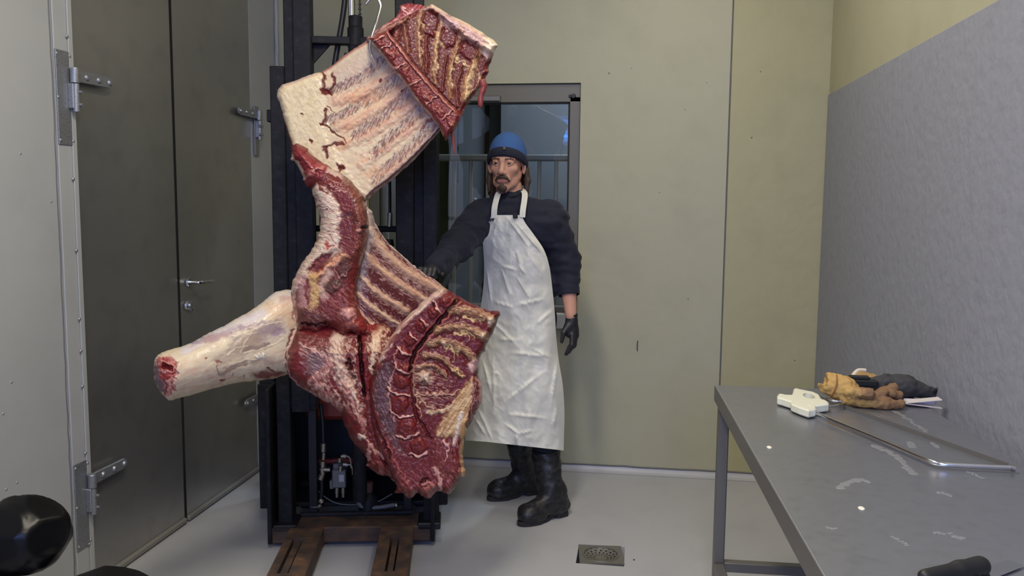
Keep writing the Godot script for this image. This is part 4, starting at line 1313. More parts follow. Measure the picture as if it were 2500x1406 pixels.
func beef_column(t: Node3D) -> void:
	var z := Relief.new()
	z.start(P("B", [92, 8, 98, 30, 130, 52, 165, 120, 190, 178, 200, 215, 240, 245, 255, 290, 280, 370, 310, 470, 305, 560, 280, 640, 240, 720, 180, 790, 140, 870, 105, 940, 100, 1040, 110, 1150, 130, 1280, 150, 1330, 200, 1318, 250, 1350, 310, 1335, 350, 1290, 410, 1300, 440, 1350, 500, 1370, 545, 1330, 600, 1355, 660, 1330, 655, 1240, 600, 1150, 580, 1060, 585, 980, 596, 900, 614, 820, 640, 720, 664, 600, 672, 520, 664, 420, 640, 335, 600, 262, 550, 195, 500, 148, 430, 110, 360, 70, 300, 30, 240, -20, 200, -70, 130, -90, 100, -50]), GRID, [122, 48, 48], 37, 1.2)
	# red flap at the top
	z.fill(P("B", [100, 0, 130, -80, 200, -60, 300, 40, 400, 110, 330, 160, 260, 190, 220, 240, 190, 180]), [142, 50, 58], 0.9, 0.004, 6)
	z.stroke(P("B", [110, -40, 180, 10, 240, 70, 320, 120]), 14, 12, [160, 62, 70], 0.7, 0.006)
	z.stroke(P("B", [96, 10, 130, 40, 160, 90, 192, 175, 215, 150, 260, 105, 330, 85]), 8, 5, [214, 192, 172], 0.85, 0.006, 0.6)
	z.blob(755, 425, 17, 12, [160, 70, 74], 0.8, 0.012)
	z.blob(780, 408, 14, 9, [176, 78, 80], 0.7, 0.008)
	z.stroke(P("B", [375, 110, 430, 135, 490, 165, 530, 215]), 14, 8, [202, 178, 164], 0.8, 0.004)
	# red muscle that runs down the middle
	z.fill(P("B", [400, 185, 480, 200, 560, 300, 610, 420, 620, 560, 600, 700, 540, 780, 470, 760, 420, 720, 455, 640, 440, 560, 466, 470, 450, 370, 400, 290, 350, 220]), [126, 46, 52], 0.9, 0.006, 8)
	z.grain(P("B", [330, 200, 480, 190, 610, 420, 620, 600, 540, 780, 420, 740, 470, 470, 400, 290]), [160, 92, 90], 0.35, 30, 4.0, 0.10, 0.65, 0.0025, 0.15)
	z.grain(P("B", [330, 200, 480, 190, 610, 420, 620, 600, 540, 780, 420, 740, 470, 470, 400, 290]), [88, 26, 32], 0.45, 26, 5, 0.18, 0.7, -0.0025, 0.15)
	for q in [[360, 190, 420, 195, 480, 215], [370, 225, 430, 230, 500, 250], [400, 265, 450, 262, 520, 285], [420, 250, 470, 245]]:
		z.stroke(P("B", q), 3, 2, [196, 134, 126], 0.8, 0.003, 0.6, 1.4)
	# brown dried ridge on the right of it
	z.stroke(P("B", [505, 165, 560, 230, 600, 320, 625, 430, 632, 520]), 22, 26, [132, 82, 70], 0.85, 0.008, 0.7)
	z.stroke(P("B", [600, 440, 620, 520, 610, 640, 570, 740]), 26, 22, [126, 62, 58], 0.8, 0.008, 0.8)
	z.grain(P("B", [480, 160, 640, 330, 660, 520, 640, 720, 560, 760, 590, 500, 560, 300]), [182, 108, 92], 1.2, 8, 3, 0.12, 0.75, 0.003, 0.12)
	z.grain(P("B", [480, 160, 640, 330, 660, 520, 640, 720, 560, 760, 590, 500, 560, 300]), [78, 34, 32], 1.2, 9, 4, 0.2, 0.75, -0.003, 0.12)
	z.stroke(P("B", [500, 150, 530, 175, 560, 205]), 7, 5, [96, 76, 58], 0.9, 0.002)
	z.blob(889, 553, 8, 5, [40, 16, 18], 0.95, -0.018, 0.4)  # hole with its shade coloured in
	z.blob(876, 562, 7, 4, [196, 146, 134], 0.9, 0.006, 0.4, 1, -0.9)
	z.blob(868, 540, 10, 8, [90, 46, 44], 0.7, -0.004)
	z.blob(851, 525, 12, 9, [88, 46, 48], 0.6, -0.002, 0.8)
	z.stroke(P("B", [650, 350, 664, 430, 676, 520, 668, 610, 648, 720, 626, 800]), 7, 12, [190, 166, 152], 0.7, 0.003, 0.8)
	# lumpy fat on the left
	var fat := P("B", [230, 255, 290, 222, 345, 240, 400, 300, 445, 370, 466, 470, 440, 560, 460, 620, 442, 690, 350, 735, 275, 790, 220, 850, 160, 960, 120, 1040, 90, 1060, 90, 940, 130, 870, 230, 720, 290, 620, 300, 480, 260, 330])
	z.fill(fat, [210, 190, 168], 1.0, 0.012, 6)
	z.grain(fat, [186, 146, 138], 0.35, 16, 6, 0.08, 0.75, -0.005, 0.14)
	z.grain(fat, [228, 214, 190], 0.5, 14, 7, 0.12, 0.7, 0.004, 0.15)
	z.grain(fat, [150, 92, 98], 0.2, 12, 3.2, 0.38, 0.8, -0.004, 0.08)
	for q in [[270, 300, 300, 330, 330, 350], [300, 400, 350, 410, 430, 430], [290, 370, 340, 375, 400, 400], [310, 500, 380, 520, 450, 510], [300, 560, 360, 575, 440, 570], [310, 590, 370, 600, 430, 640], [250, 290, 280, 350, 290, 400]]:
		z.stroke(P("B", q), 3, 2, [156, 100, 104], 0.75, -0.005, 0.7, 1.6)
	z.stroke(P("B", [305, 235, 335, 262, 362, 272]), 9, 6, [120, 44, 48], 0.9, -0.005)
	z.stroke(P("B", [355, 655, 375, 690, 400, 685]), 9, 7, [176, 62, 58], 0.9, -0.003)
	z.fill(P("B", [470, 700, 400, 690, 330, 740, 240, 800, 180, 900, 210, 920, 300, 820, 420, 750]), [214, 196, 172], 0.7, 0.004, 8)
	# lower part: red window, orange fat, golden fat, brown glands
	z.fill(P("B", [215, 845, 250, 790, 330, 745, 400, 720, 380, 770, 330, 810, 310, 860, 260, 890, 225, 912]), [122, 36, 44], 0.95, -0.006, 4)
	z.grain(P("B", [215, 845, 330, 745, 400, 720, 330, 810, 225, 912]), [170, 96, 96], 0.9, 20, 3, 0.2, 0.8, 0.002)
	z.fill(P("B", [470, 720, 530, 760, 470, 810, 390, 830, 330, 890, 260, 930, 240, 910, 320, 850, 400, 780]), [206, 146, 112], 0.9, 0.008, 6)
	z.grain(P("B", [470, 720, 530, 760, 390, 830, 260, 930, 320, 850]), [226, 180, 140], -0.6, 16, 5, 0.1, 0.7, 0.003)
	z.stroke(P("B", [250, 900, 262, 960, 285, 1020, 268, 1080, 250, 1120]), 24, 18, [188, 148, 98], 0.9, 0.006, 0.6)
	z.grain(null, [214, 184, 122], 0.8, 8, 3, 0.1, 0.8, 0.003, 0.12, P("B", [250, 900, 285, 1000, 255, 1120]), 30)
	z.stroke(P("B", [370, 870, 350, 930, 330, 990, 345, 1060]), 20, 16, [196, 164, 146], 0.8, 0.003, 0.8)
	z.stroke(P("B", [170, 930, 190, 1020, 180, 1120]), 30, 24, [190, 146, 140], 0.8, 0.002, 0.8)
	z.stroke(P("B", [215, 930, 200, 1010, 215, 1090]), 10, 8, [130, 44, 48], 0.8, -0.003)
	z.blob(840, 651, 18, 27, [112, 66, 62], 0.95, 0.010, 0.3, 1, 0.2)
	z.blob(812, 698, 24, 16, [96, 62, 58], 0.95, 0.010, 0.3, 1, -0.5)
	z.stroke(P("B", [435, 790, 420, 860, 450, 910, 520, 880, 545, 800]), 4, 3, [186, 140, 132], 0.7, 0.004, 0.8)
	z.fill(P("B", [540, 790, 590, 800, 580, 880, 560, 980, 530, 960, 525, 880]), [122, 36, 44], 0.9, 0, 5)
	z.grain(P("B", [380, 960, 560, 960, 600, 1140, 480, 1150, 330, 1080]), [190, 108, 104], 0.7, 16, 6, 0.05, 0.7, 0.004)
	z.blob(848, 765, 17, 14, [204, 150, 138], 0.9, 0.010, 0.5, 1.4)
	z.blob(862, 792, 18, 10, [180, 112, 102], 0.8, 0.006, 0.6, 1.4)
	z.blob(884, 790, 13, 16, [146, 34, 40], 0.9, -0.003, 0.6, 1.4)
	z.fill(P("B", [140, 1120, 220, 1150, 320, 1180, 410, 1230, 330, 1270, 220, 1260, 150, 1270]), [98, 54, 52], 0.9, 0.006, 6)
	z.stroke(P("B", [180, 1255, 260, 1265, 350, 1255]), 6, 5, [44, 18, 18], 0.9, -0.014, 0.7)  # dark line paints the shade of a crease
	z.fill(P("B", [140, 1280, 400, 1290, 440, 1370, 150, 1370]), [124, 48, 54], 0.9, 0.004, 5)
	z.grain(P("B", [100, 1100, 560, 1100, 640, 1370, 130, 1370]), [176, 104, 100], 0.5, 20, 4, 0.25, 0.6, 0.002)
	z.stroke(P("B", [108, 960, 104, 1040, 116, 1150, 134, 1270]), 9, 7, [206, 176, 158], 0.8, 0.002, 0.7)
	z.stroke(P("B", [118, 1010, 110, 1040]), 4, 3, [60, 30, 32], 0.8, -0.003)
	z.rough(0.006, 13.0).rough(0.003, 4.0)
	beef_part("neck_muscle", z, t, func(px, py): return 3.04 - 0.0001 * (px - 820.0), 0.075, 34.0, 0.05, "bent red muscle with lumpy white fat")

func beef_fan(t: Node3D) -> void:
	var z := Relief.new()
	z.start(P("B", [655, 330, 668, 385, 700, 422, 722, 500, 770, 582, 830, 660, 900, 722, 980, 792, 1050, 850, 1110, 890, 1180, 932, 1240, 985, 1300, 1030, 1280, 1100, 1100, 1260, 900, 1390, 830, 1440, 740, 1400, 650, 1340, 560, 1200, 540, 1000, 570, 880, 600, 760, 620, 600, 620, 450]), GRID, [110, 52, 60], 43, 0.7)
	z.grain(null, [84, 36, 46], 0.62, 30, 6, 0.05, 0.6, 0, 0.2)
	var bands := [[P("B", [680, 560, 740, 650, 820, 750, 910, 830, 1000, 890, 1110, 955, 1220, 1010]), 20, 24, [198, 160, 132]], [P("B", [640, 720, 700, 790, 800, 880, 900, 955, 1000, 1020, 1100, 1080]), 18, 20, [192, 150, 122]], [P("B", [610, 900, 690, 985, 790, 1060, 880, 1110, 960, 1165]), 15, 15, [196, 158, 130]], [P("B", [590, 1030, 670, 1110, 770, 1180, 890, 1260]), 12, 12, [198, 168, 138]], [P("B", [570, 1120, 640, 1210, 740, 1280, 830, 1320]), 10, 10, [186, 146, 120]]]
	for q in bands:
		z.stroke(q[0], q[1], q[2], q[3], 0.95, 0.016, 0.5, 0.5, true)
		z.grain(null, [214, 186, 156], 0.66, 60, 4, 0.1, 0.7, 0.001, 0.15, q[0], q[2] * 1.1)
		z.grain(null, [166, 98, 86], 0.66, 40, 5, 0.25, 0.6, 0, 0.15, q[0], q[2] * 1.2)
		z.grain(null, [206, 170, 158], 0.35, 12, 2.6, 0.12, 0.75, 0.001, 0.1, near_line(q[0], q[2] * 0.62), 14)
		z.grain(null, [206, 170, 158], 0.85, 12, 2.6, 0.12, 0.75, 0.001, 0.1, near_line(q[0], -q[2] * 0.62), 14)
	# grey membrane where the ribs meet, pale rim at the top
	z.stroke(P("B", [645, 360, 680, 470, 676, 600, 640, 720, 610, 850, 585, 980]), 20, 22, [186, 172, 160], 0.75, 0.004, 0.9)
	z.grain(null, [120, 102, 104], -1.3, 22, 4, 0.15, 0.6, -0.001, 0.15, P("B", [680, 600, 640, 740, 600, 900]), 50)
	z.stroke(P("B", [668, 385, 705, 430, 725, 505, 775, 585, 835, 662, 905, 724, 985, 795, 1055, 852]), 6, 7, [208, 192, 178], 0.85, 0.002, 0.6, 0.3)
	z.stroke(P("B", [1030, 845, 1080, 862, 1130, 905, 1190, 945]), 10, 8, [156, 96, 98], 0.8, 0.006, 0.7)
	z.grain(null, [224, 206, 198], 0.6, 10, 2.5, 0.2, 0.8, 0.002, 0.1, P("B", [1030, 840, 1100, 880, 1190, 940]), 14)
	z.blob(1112, 712, 14, 6, [128, 44, 52], 0.8, 0.002, 0.6, 1, 0.5)
	z.grain(null, [236, 222, 208], 0.3, 3, 2.5, 0.72, 0.8, 0, 0.06)
	# lumpy fat at the lower corner
	z.fill(P("B", [690, 1250, 760, 1260, 830, 1320, 860, 1360, 820, 1440, 740, 1420, 690, 1340]), [206, 182, 146], 0.95, 0.014, 6)
	z.grain(P("B", [690, 1250, 760, 1260, 860, 1360, 740, 1420]), [176, 140, 110], 0.5, 8, 6, 0.1, 0.7, -0.004)
	z.rough(0.003, 12.0).rough(0.0015, 4.0)
	beef_part("rib_fan", z, t, func(px, py): return 3.09 + maxf(0.0, px - 900.0) * 0.0010, 0.03, 12.0, 0.04, "inner rib cage with pale ribs fanning out")

func beef_brisket(t: Node3D) -> void:
	var z := Relief.new()
	z.start(P("C", [110, 250, 70, 380, 55, 440, 48, 500, 70, 570, 140, 640, 230, 692, 320, 742, 392, 800, 420, 880, 470, 980, 530, 1050, 568, 1100, 562, 1135, 590, 1165, 640, 1196, 690, 1205, 740, 1250, 790, 1290, 800, 1200, 720, 1080, 680, 960, 660, 840, 650, 700, 670, 560, 720, 420, 740, 330, 700, 250, 560, 210, 450, 200, 300, 210, 180, 220]), GRID, [122, 42, 46], 53, 1.0)
	z.fill(P("C", [60, 430, 150, 370, 180, 470, 190, 540, 150, 600, 80, 560, 50, 500]), [126, 40, 46], 0.9, 0.010, 8)
	z.grain(P("C", [50, 420, 160, 380, 190, 560, 80, 580]), [156, 76, 78], 0.4, 26, 5, 0.1, 0.5, 0.001)
	z.fill(P("C", [170, 400, 280, 420, 290, 520, 240, 560, 180, 540]), [124, 96, 100], 0.85, 0.004, 10)
	z.grain(P("C", [120, 370, 330, 400, 300, 560, 160, 560]), [190, 160, 156], 0.5, 30, 5, 0.12, 0.7, 0.002)
	z.fill(P("C", [120, 290, 340, 320, 360, 390, 240, 410, 110, 370]), [116, 50, 56], 0.9, 0.008, 8)
	z.grain(P("C", [120, 290, 360, 320, 350, 400, 120, 380]), [168, 100, 98], 0.2, 24, 5, 0.15, 0.7, 0.003)
	z.stroke(P("C", [130, 350, 220, 400, 300, 450, 330, 520]), 6, 5, [200, 160, 150], 0.8, 0.003, 0.7)
	# pale pink and creamy fat down the middle
	z.stroke(P("C", [380, 340, 360, 430, 390, 520, 420, 610, 440, 670]), 34, 22, [204, 178, 158], 0.95, 0.016, 0.5, 1.4, true)
	z.stroke(P("C", [330, 500, 290, 560, 220, 590, 270, 660, 330, 720, 380, 770]), 26, 18, [180, 122, 114], 0.9, 0.008, 0.7, 1.6)
	z.stroke(P("C", [440, 640, 480, 720, 500, 790, 520, 850, 540, 920]), 30, 14, [190, 130, 120], 0.9, 0.010, 0.6, 1.4)
	z.stroke(P("C", [480, 560, 460, 640, 490, 700, 520, 800]), 14, 8, [212, 184, 162], 0.85, 0.008, 0.6, 1.6)
	for a in [P("C", [330, 330, 500, 330, 560, 900, 460, 860, 340, 640]), P("C", [180, 540, 330, 520, 430, 780, 320, 760, 180, 640])]:
		z.grain(a, [216, 192, 170], 1.1, 13, 9, 0.15, 0.6, 0.008, 0.15)
		z.grain(a, [142, 62, 60], 1.1, 15, 6, 0.24, 0.7, -0.008, 0.1)
	z.blob(853, 888, 8, 13, [72, 22, 26], 0.95, -0.012, 0.4, 1.4)
	z.blob(862, 918, 6, 9, [84, 26, 30], 0.9, -0.008, 0.4, 1.4)
	# long red strip and the cleft beside it with its shade painted in
	z.stroke(P("C", [560, 290, 548, 400, 552, 520, 570, 640]), 22, 16, [122, 36, 42], 0.95, 0.010, 0.5, 0.6, true)
	z.stroke(P("C", [515, 320, 520, 420, 530, 540, 545, 690]), 8, 6, [38, 10, 14], 0.95, -0.030, 0.7, 0.4)
	z.stroke(P("C", [610, 340, 600, 440, 590, 540]), 12, 8, [206, 180, 156], 0.85, 0.008, 0.7, 1.6)
	z.stroke(P("C", [640, 270, 620, 330, 630, 400]), 24, 14, [200, 168, 140], 0.85, 0.010, 0.7, 1.6)
	z.grain(P("C", [560, 230, 720, 260, 660, 560, 570, 560]), [216, 190, 160], 1.0, 8, 5, 0.12, 0.8, 0.005)
	z.blob(905, 798, 22, 13, [140, 32, 38], 0.8, -0.004, 0.7, 1.6)
	z.stroke(P("C", [440, 280, 520, 290, 580, 300]), 8, 6, [40, 14, 16], 0.85, -0.014, 0.8)  # painted shade of the gap below the muscle above
	# lower muscle ending in a point
	z.fill(P("C", [430, 760, 520, 860, 560, 1000, 640, 1100, 740, 1230, 680, 1200, 590, 1150, 560, 1080, 480, 980, 420, 870]), [124, 38, 44], 0.9, 0.008, 8)
	z.grain(P("C", [420, 760, 560, 900, 760, 1240, 590, 1150, 460, 950]), [88, 24, 32], 1.0, 40, 8, 0.15, 0.6, -0.002)
	z.stroke(P("C", [580, 720, 590, 850, 630, 980, 700, 1090, 760, 1190]), 20, 16, [116, 44, 50], 0.9, 0.012, 0.7)
	z.stroke(P("C", [570, 990, 600, 1030, 660, 1075, 690, 1110]), 10, 7, [206, 150, 128], 0.9, 0.006, 0.7, 1.4)
	z.blob(887, 1069, 9, 7, [222, 200, 176], 0.95, 0.008, 0.5, 1.4)
	z.stroke(P("C", [555, 960, 572, 1030, 585, 1060]), 5, 4, [206, 150, 140], 0.8, 0.003)
	z.stroke(P("C", [575, 1050, 570, 1100, 568, 1140]), 8, 5, [206, 152, 142], 0.8, 0.004)
	z.grain(P("C", [560, 1040, 800, 1250, 700, 1210, 580, 1160]), [186, 112, 108], 0.9, 20, 4, 0.18, 0.7, 0.003)
	z.stroke(P("C", [70, 570, 140, 636, 230, 688, 320, 738]), 5, 4, [190, 150, 144], 0.7, 0.001, 0.7)
	z.stroke(P("C", [60, 430, 52, 500, 72, 560]), 5, 5, [206, 172, 156], 0.8, 0.002)
	z.rough(0.006, 13.0).rough(0.003, 4.5)
	beef_part("brisket", z, t, func(px, py): return 3.02 + (px - 820.0) * 0.0001 + maxf(0.0, 862.0 - py) * 0.0011, 0.085, 36.0, 0.07, "red brisket muscles with a band of lumpy fat")

func beef_neck(t: Node3D) -> void:
	var z := Relief.new()
	z.start(P("C", [1045, 12, 1090, 28, 1130, 50, 1200, 88, 1280, 128, 1340, 150, 1408, 160, 1395, 210, 1370, 270, 1330, 350, 1310, 410, 1282, 440, 1275, 500, 1270, 560, 1288, 610, 1296, 680, 1290, 740, 1262, 790, 1240, 830, 1205, 900, 1182, 970, 1172, 1060, 1178, 1120, 1188, 1190, 1165, 1212, 1140, 1238, 1115, 1288, 1075, 1320, 1035, 1302, 1000, 1300, 962, 1346, 918, 1332, 882, 1310, 852, 1342, 815, 1336, 790, 1312, 738, 1312, 752, 1275, 735, 1235, 700, 1160, 650, 1060, 610, 950, 585, 840, 575, 730, 585, 620, 605, 525, 640, 435, 690, 352, 740, 275, 800, 205, 880, 132, 955, 62, 1010, 22]), GRID, [118, 36, 42], 67, 0.9, 3)
	z.grain(null, [142, 56, 58], 1.0, 26, 7, 0.2, 0.5, 0.001)
	z.grain(null, [90, 24, 30], 1.2, 22, 8, 0.2, 0.5, -0.001)
	# fat band on the upper left edge
	var band := P("C", [1030, 22, 950, 80, 870, 148, 790, 228, 725, 310, 675, 390, 645, 460])
	z.stroke(band, 26, 14, [200, 172, 158], 0.95, 0.010, 0.5, 0.7)
	z.grain(null, [148, 76, 74], 2.45, 60, 5, 0.12, 0.8, -0.003, 0.12, band, 30)
	z.grain(null, [228, 210, 192], 2.45, 50, 4, 0.2, 0.8, 0.002, 0.12, band, 26)
	z.stroke(P("C", [640, 450, 690, 380, 770, 290, 840, 220]), 8, 6, [128, 44, 50], 0.7, 0, 0.8)
	# cleft left of the backbone with painted shade, and the greyish muscle
	z.fill(P("C", [610, 560, 660, 480, 715, 470, 735, 560, 715, 640, 705, 720, 740, 840, 770, 960, 800, 1060, 740, 1040, 660, 900, 615, 760, 600, 650]), [104, 66, 72], 0.9, -0.006, 8)
	z.grain(P("C", [600, 560, 720, 460, 740, 640, 700, 760, 800, 1060, 660, 920, 600, 700]), [170, 140, 140], 1.2, 22, 2.6, 0.30, 0.8, 0.002, 0.07)
	z.grain(P("C", [600, 560, 720, 460, 740, 640, 700, 760, 800, 1060, 660, 920, 600, 700]), [70, 34, 40], 1.1, 20, 9, 0.1, 0.7, -0.002)
	z.stroke(P("C", [588, 690, 600, 800, 630, 900, 670, 1000, 720, 1090]), 5, 9, [70, 22, 28], 0.8, -0.012, 0.8, 0.4)
	z.stroke(P("C", [640, 1010, 690, 1110, 750, 1200, 790, 1280]), 16, 12, [110, 44, 50], 0.8, 0.008, 0.8)
	z.stroke(P("C", [700, 1000, 740, 1110, 790, 1190, 850, 1290]), 5, 4, [188, 108, 104], 0.7, 0.004, 0.8)
	# column of sawn vertebrae with pale discs
	for q in [[1058, 100, 24, 26], [985, 165, 24, 26], [905, 250, 26, 26], [840, 340, 26, 26], [790, 420, 26, 28], [785, 520, 30, 28], [780, 605, 30, 30], [775, 740, 34, 44], [820, 895, 38, 42], [890, 1010, 34, 38]]:
		var c: Vector2 = P("C", [q[0], q[1]])[0]
		z.blob(c.x, c.y, q[2] * 0.62, q[3] * 0.55, [130, 40, 44], 0.9, 0.012, 0.5, 0.8, -0.7 if q[1] < 450 else 0.2)
		z.blob(c.x + 3, c.y - 2, q[2] * 0.3, q[3] * 0.22, [150, 60, 56], 0.5, 0.002, 0.9, 1.6)
		z.blob(c.x - 6, c.y + 4, q[2] * 0.25, q[3] * 0.3, [88, 24, 30], 0.5, -0.003, 0.9, 1.6)
	for q in [[985, 95, 1010, 140, 1022, 165], [908, 205, 925, 235, 948, 248], [832, 290, 850, 318, 878, 335], [755, 385, 790, 420, 845, 440], [735, 480, 760, 530, 830, 552], [690, 640, 740, 680, 830, 690], [708, 790, 770, 830, 855, 815], [745, 945, 800, 965, 890, 935], [830, 1060, 890, 1080, 945, 1055]]:
		z.stroke(P("C", q), 4, 5, [218, 168, 156], 0.95, 0.006, 0.7, 0.7)
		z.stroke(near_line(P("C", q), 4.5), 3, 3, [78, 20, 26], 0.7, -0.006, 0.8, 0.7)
	z.stroke(P("C", [770, 380, 735, 440, 745, 520, 705, 600, 715, 660, 690, 700, 715, 780, 740, 860]), 4, 4, [206, 150, 142], 0.8, 0.004, 0.7, 1.2)
	# spinal groove, its shade put into the colour
	var groove := P("C", [1140, 80, 1070, 165, 1000, 245, 930, 330, 870, 410, 845, 470, 838, 530])
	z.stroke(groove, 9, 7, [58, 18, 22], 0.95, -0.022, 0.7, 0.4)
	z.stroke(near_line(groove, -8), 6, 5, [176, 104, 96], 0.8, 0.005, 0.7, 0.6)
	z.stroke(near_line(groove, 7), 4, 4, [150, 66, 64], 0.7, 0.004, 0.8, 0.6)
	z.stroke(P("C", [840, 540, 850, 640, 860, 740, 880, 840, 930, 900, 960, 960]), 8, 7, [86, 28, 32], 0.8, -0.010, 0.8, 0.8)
	z.stroke(P("C", [860, 560, 862, 650, 880, 750, 910, 830]), 4, 3, [204, 160, 130], 0.8, 0.004, 0.7, 1.2)
	# ribs on the right, tan and brown
	for q in [[P("C", [1100, 155, 1180, 150, 1260, 170, 1350, 205]), 16, 20, [166, 118, 92]], [P("C", [1000, 280, 1090, 255, 1180, 258, 1260, 285, 1315, 325]), 14, 20, [168, 122, 94]], [P("C", [950, 365, 1030, 345, 1110, 360, 1190, 410, 1250, 470]), 16, 18, [160, 118, 90]], [P("C", [930, 440, 1000, 440, 1070, 480, 1110, 530, 1160, 560]), 14, 14, [150, 104, 84]], [P("C", [880, 520, 940, 500, 1010, 520, 1060, 570]), 14, 10, [140, 92, 80]]]:
		z.stroke(q[0], q[1], q[2], q[3], 0.9, 0.012, 0.5, 0.8, true)
		z.grain(null, [206, 178, 122], 0.25, 12, 3.5, 0.18, 0.85, 0.002, 0.1, q[0], q[2])
		z.grain(null, [104, 62, 56], 0.3, 30, 4, 0.12, 0.7, -0.002, 0.12, q[0], q[2] * 1.3)
		z.stroke(near_line(q[0], -q[2] * 0.56), 2.5, 2.5, [196, 146, 122], 0.7, 0.002, 0.7, 0.9)
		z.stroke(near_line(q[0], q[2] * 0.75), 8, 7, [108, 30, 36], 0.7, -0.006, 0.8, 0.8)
	for q in [[[1130, 300, 1180, 290, 1235, 310], 7, 6], [[1195, 290, 1205, 340], 4, 3], [[1100, 390, 1130, 420, 1125, 460], 6, 3], [[1060, 380, 1110, 395, 1160, 400], 8, 6], [[1100, 515, 1130, 545, 1180, 560], 6, 4], [[1180, 195, 1260, 205, 1310, 220], 9, 6]]:
		z.stroke(P("C", q[0]), q[1], q[2], [212, 184, 130], 0.8, 0.004, 0.7, 1.8)
	for q in [[1352, 220, 8, 10], [1297, 308, 6, 7], [1052, 358, 5, 5]]:
		var c: Vector2 = P("C", [q[0], q[1]])[0]
		z.blob(c.x, c.y, q[2], q[3], [222, 200, 172], 0.95, 0.010, 0.5, 0.8)
	z.blob(1157, 893, 12, 18, [202, 162, 156], 0.95, 0.008, 0.4, 0.8, 0.5)
	z.blob(1036, 919, 17, 17, [198, 168, 142], 0.9, 0.012, 0.6, 1.6)
	z.blob(1042, 926, 8, 8, [220, 200, 172], 0.8, 0.004, 0.7, 1.6)
	z.blob(1030, 944, 18, 12, [96, 26, 30], 0.8, -0.004, 0.6, 1.4)
	z.stroke(P("C", [860, 690, 930, 690, 1000, 680, 1080, 690, 1150, 660]), 6, 5, [206, 164, 136], 0.85, 0.006, 0.7, 1.6)
	z.stroke(P("C", [870, 700, 920, 730, 960, 770, 1010, 790]), 7, 5, [200, 158, 130], 0.8, 0.005, 0.7, 1.6)
	z.grain(P("C", [840, 480, 1100, 560, 1150, 760, 960, 820, 860, 700]), [204, 166, 138], 0.3, 12, 4, 0.26, 0.75, 0.003, 0.1)
	# yellow sinew sheet and the long fat strip
	z.fill(P("C", [1235, 580, 1262, 600, 1230, 720, 1200, 830, 1180, 960, 1160, 960, 1120, 940, 1060, 950, 1000, 948, 1030, 870, 1090, 770, 1150, 680, 1190, 620]), [188, 148, 100], 0.95, 0.006, 6)
	z.grain(P("C", [1235, 580, 1262, 600, 1180, 960, 1000, 948, 1090, 770]), [222, 198, 150], 2.15, 36, 4.5, 0.05, 0.85, 0.003, 0.15)
	z.grain(P("C", [1235, 580, 1262, 600, 1180, 960, 1000, 948, 1090, 770]), [150, 104, 72], 2.15, 30, 4, 0.22, 0.7, -0.002, 0.12)
	z.stroke(P("C", [960, 800, 1030, 790, 1080, 770, 1120, 740]), 10, 6, [214, 190, 150], 0.8, 0.004, 0.7, 1.2)
	z.stroke(P("C", [1165, 800, 1145, 880, 1125, 960, 1112, 1010]), 8, 8, [224, 212, 196], 0.95, 0.006, 0.5, 0.5, true)
	z.grain(null, [140, 96, 84], 0.3, 6, 2.6, 0.2, 0.8, -0.002, 0.1, P("C", [1165, 800, 1145, 880, 1112, 1010]), 9)
	z.stroke(P("C", [1195, 850, 1180, 950, 1165, 1050, 1168, 1130, 1178, 1195]), 13, 10, [202, 162, 112], 0.95, 0.008, 0.5, 0.5, true)
	z.stroke(P("C", [1140, 960, 1145, 1050, 1155, 1130, 1150, 1200]), 4, 3, [188, 120, 112], 0.8, 0.003, 0.7)
	# red right edge with pale lumps
	z.stroke(P("C", [1255, 600, 1250, 700, 1225, 800, 1205, 880]), 14, 12, [124, 48, 52], 0.9, 0.004, 0.6, 0.8)
	z.stroke(P("C", [1278, 600, 1290, 680, 1280, 750]), 9, 8, [196, 150, 142], 0.9, 0.006, 0.6, 0.8)
	z.grain(P("C", [1220, 560, 1296, 600, 1290, 760, 1200, 920]), [206, 164, 156], 1.4, 12, 3, 0.2, 0.7, 0.002, 0.1)
	# lower end
	z.fill(P("C", [990, 980, 1050, 960, 1110, 1000, 1140, 1120, 1120, 1200, 1040, 1150, 1000, 1080]), [124, 48, 50], 0.8, 0.008, 10)
	z.grain(P("C", [990, 980, 1110, 980, 1150, 1150, 1100, 1290, 980, 1150]), [186, 122, 114], 1.3, 16, 3.5, 0.3, 0.6, 0.003, 0.1)
	z.stroke(P("C", [1045, 970, 1075, 1000, 1075, 1050, 1060, 1110]), 6, 2, [216, 168, 162], 0.9, 0.005, 0.7)
	z.stroke(P("C", [1000, 1170, 1030, 1230, 1025, 1280]), 11, 8, [206, 158, 148], 0.85, 0.008, 0.6, 1.4)
	z.stroke(P("C", [910, 1255, 950, 1240, 985, 1270]), 8, 8, [196, 132, 124], 0.85, 0.010, 0.7, 1.0)
	z.blob(1042, 1197, 14, 12, [160, 92, 84], 0.8, 0.010, 0.6, 1.2)
	z.stroke(P("C", [900, 1240, 925, 1225, 960, 1232]), 4, 3, [52, 16, 20], 0.9, -0.010, 0.7)  # small fold darkened by painted shade
	z.grain(P("C", [740, 1180, 1150, 1150, 1150, 1340, 740, 1340]), [190, 120, 114], 0.9, 18, 5, 0.28, 0.55, 0.005, 0.12)
	z.grain(P("C", [560, 900, 1160, 900, 1160, 1340, 700, 1340]), [168, 84, 82], 1.1, 34, 3.6, 0.36, 0.5, 0.002, 0.08)
	z.rough(0.006, 15.0).rough(0.0025, 5.0)
	beef_part("neck_block", z, t, func(px, py): return 2.99 + (px - 1020.0) * 0.00012, 0.085, 17.0, 0.06, "cut neck and chuck with sawn vertebrae")

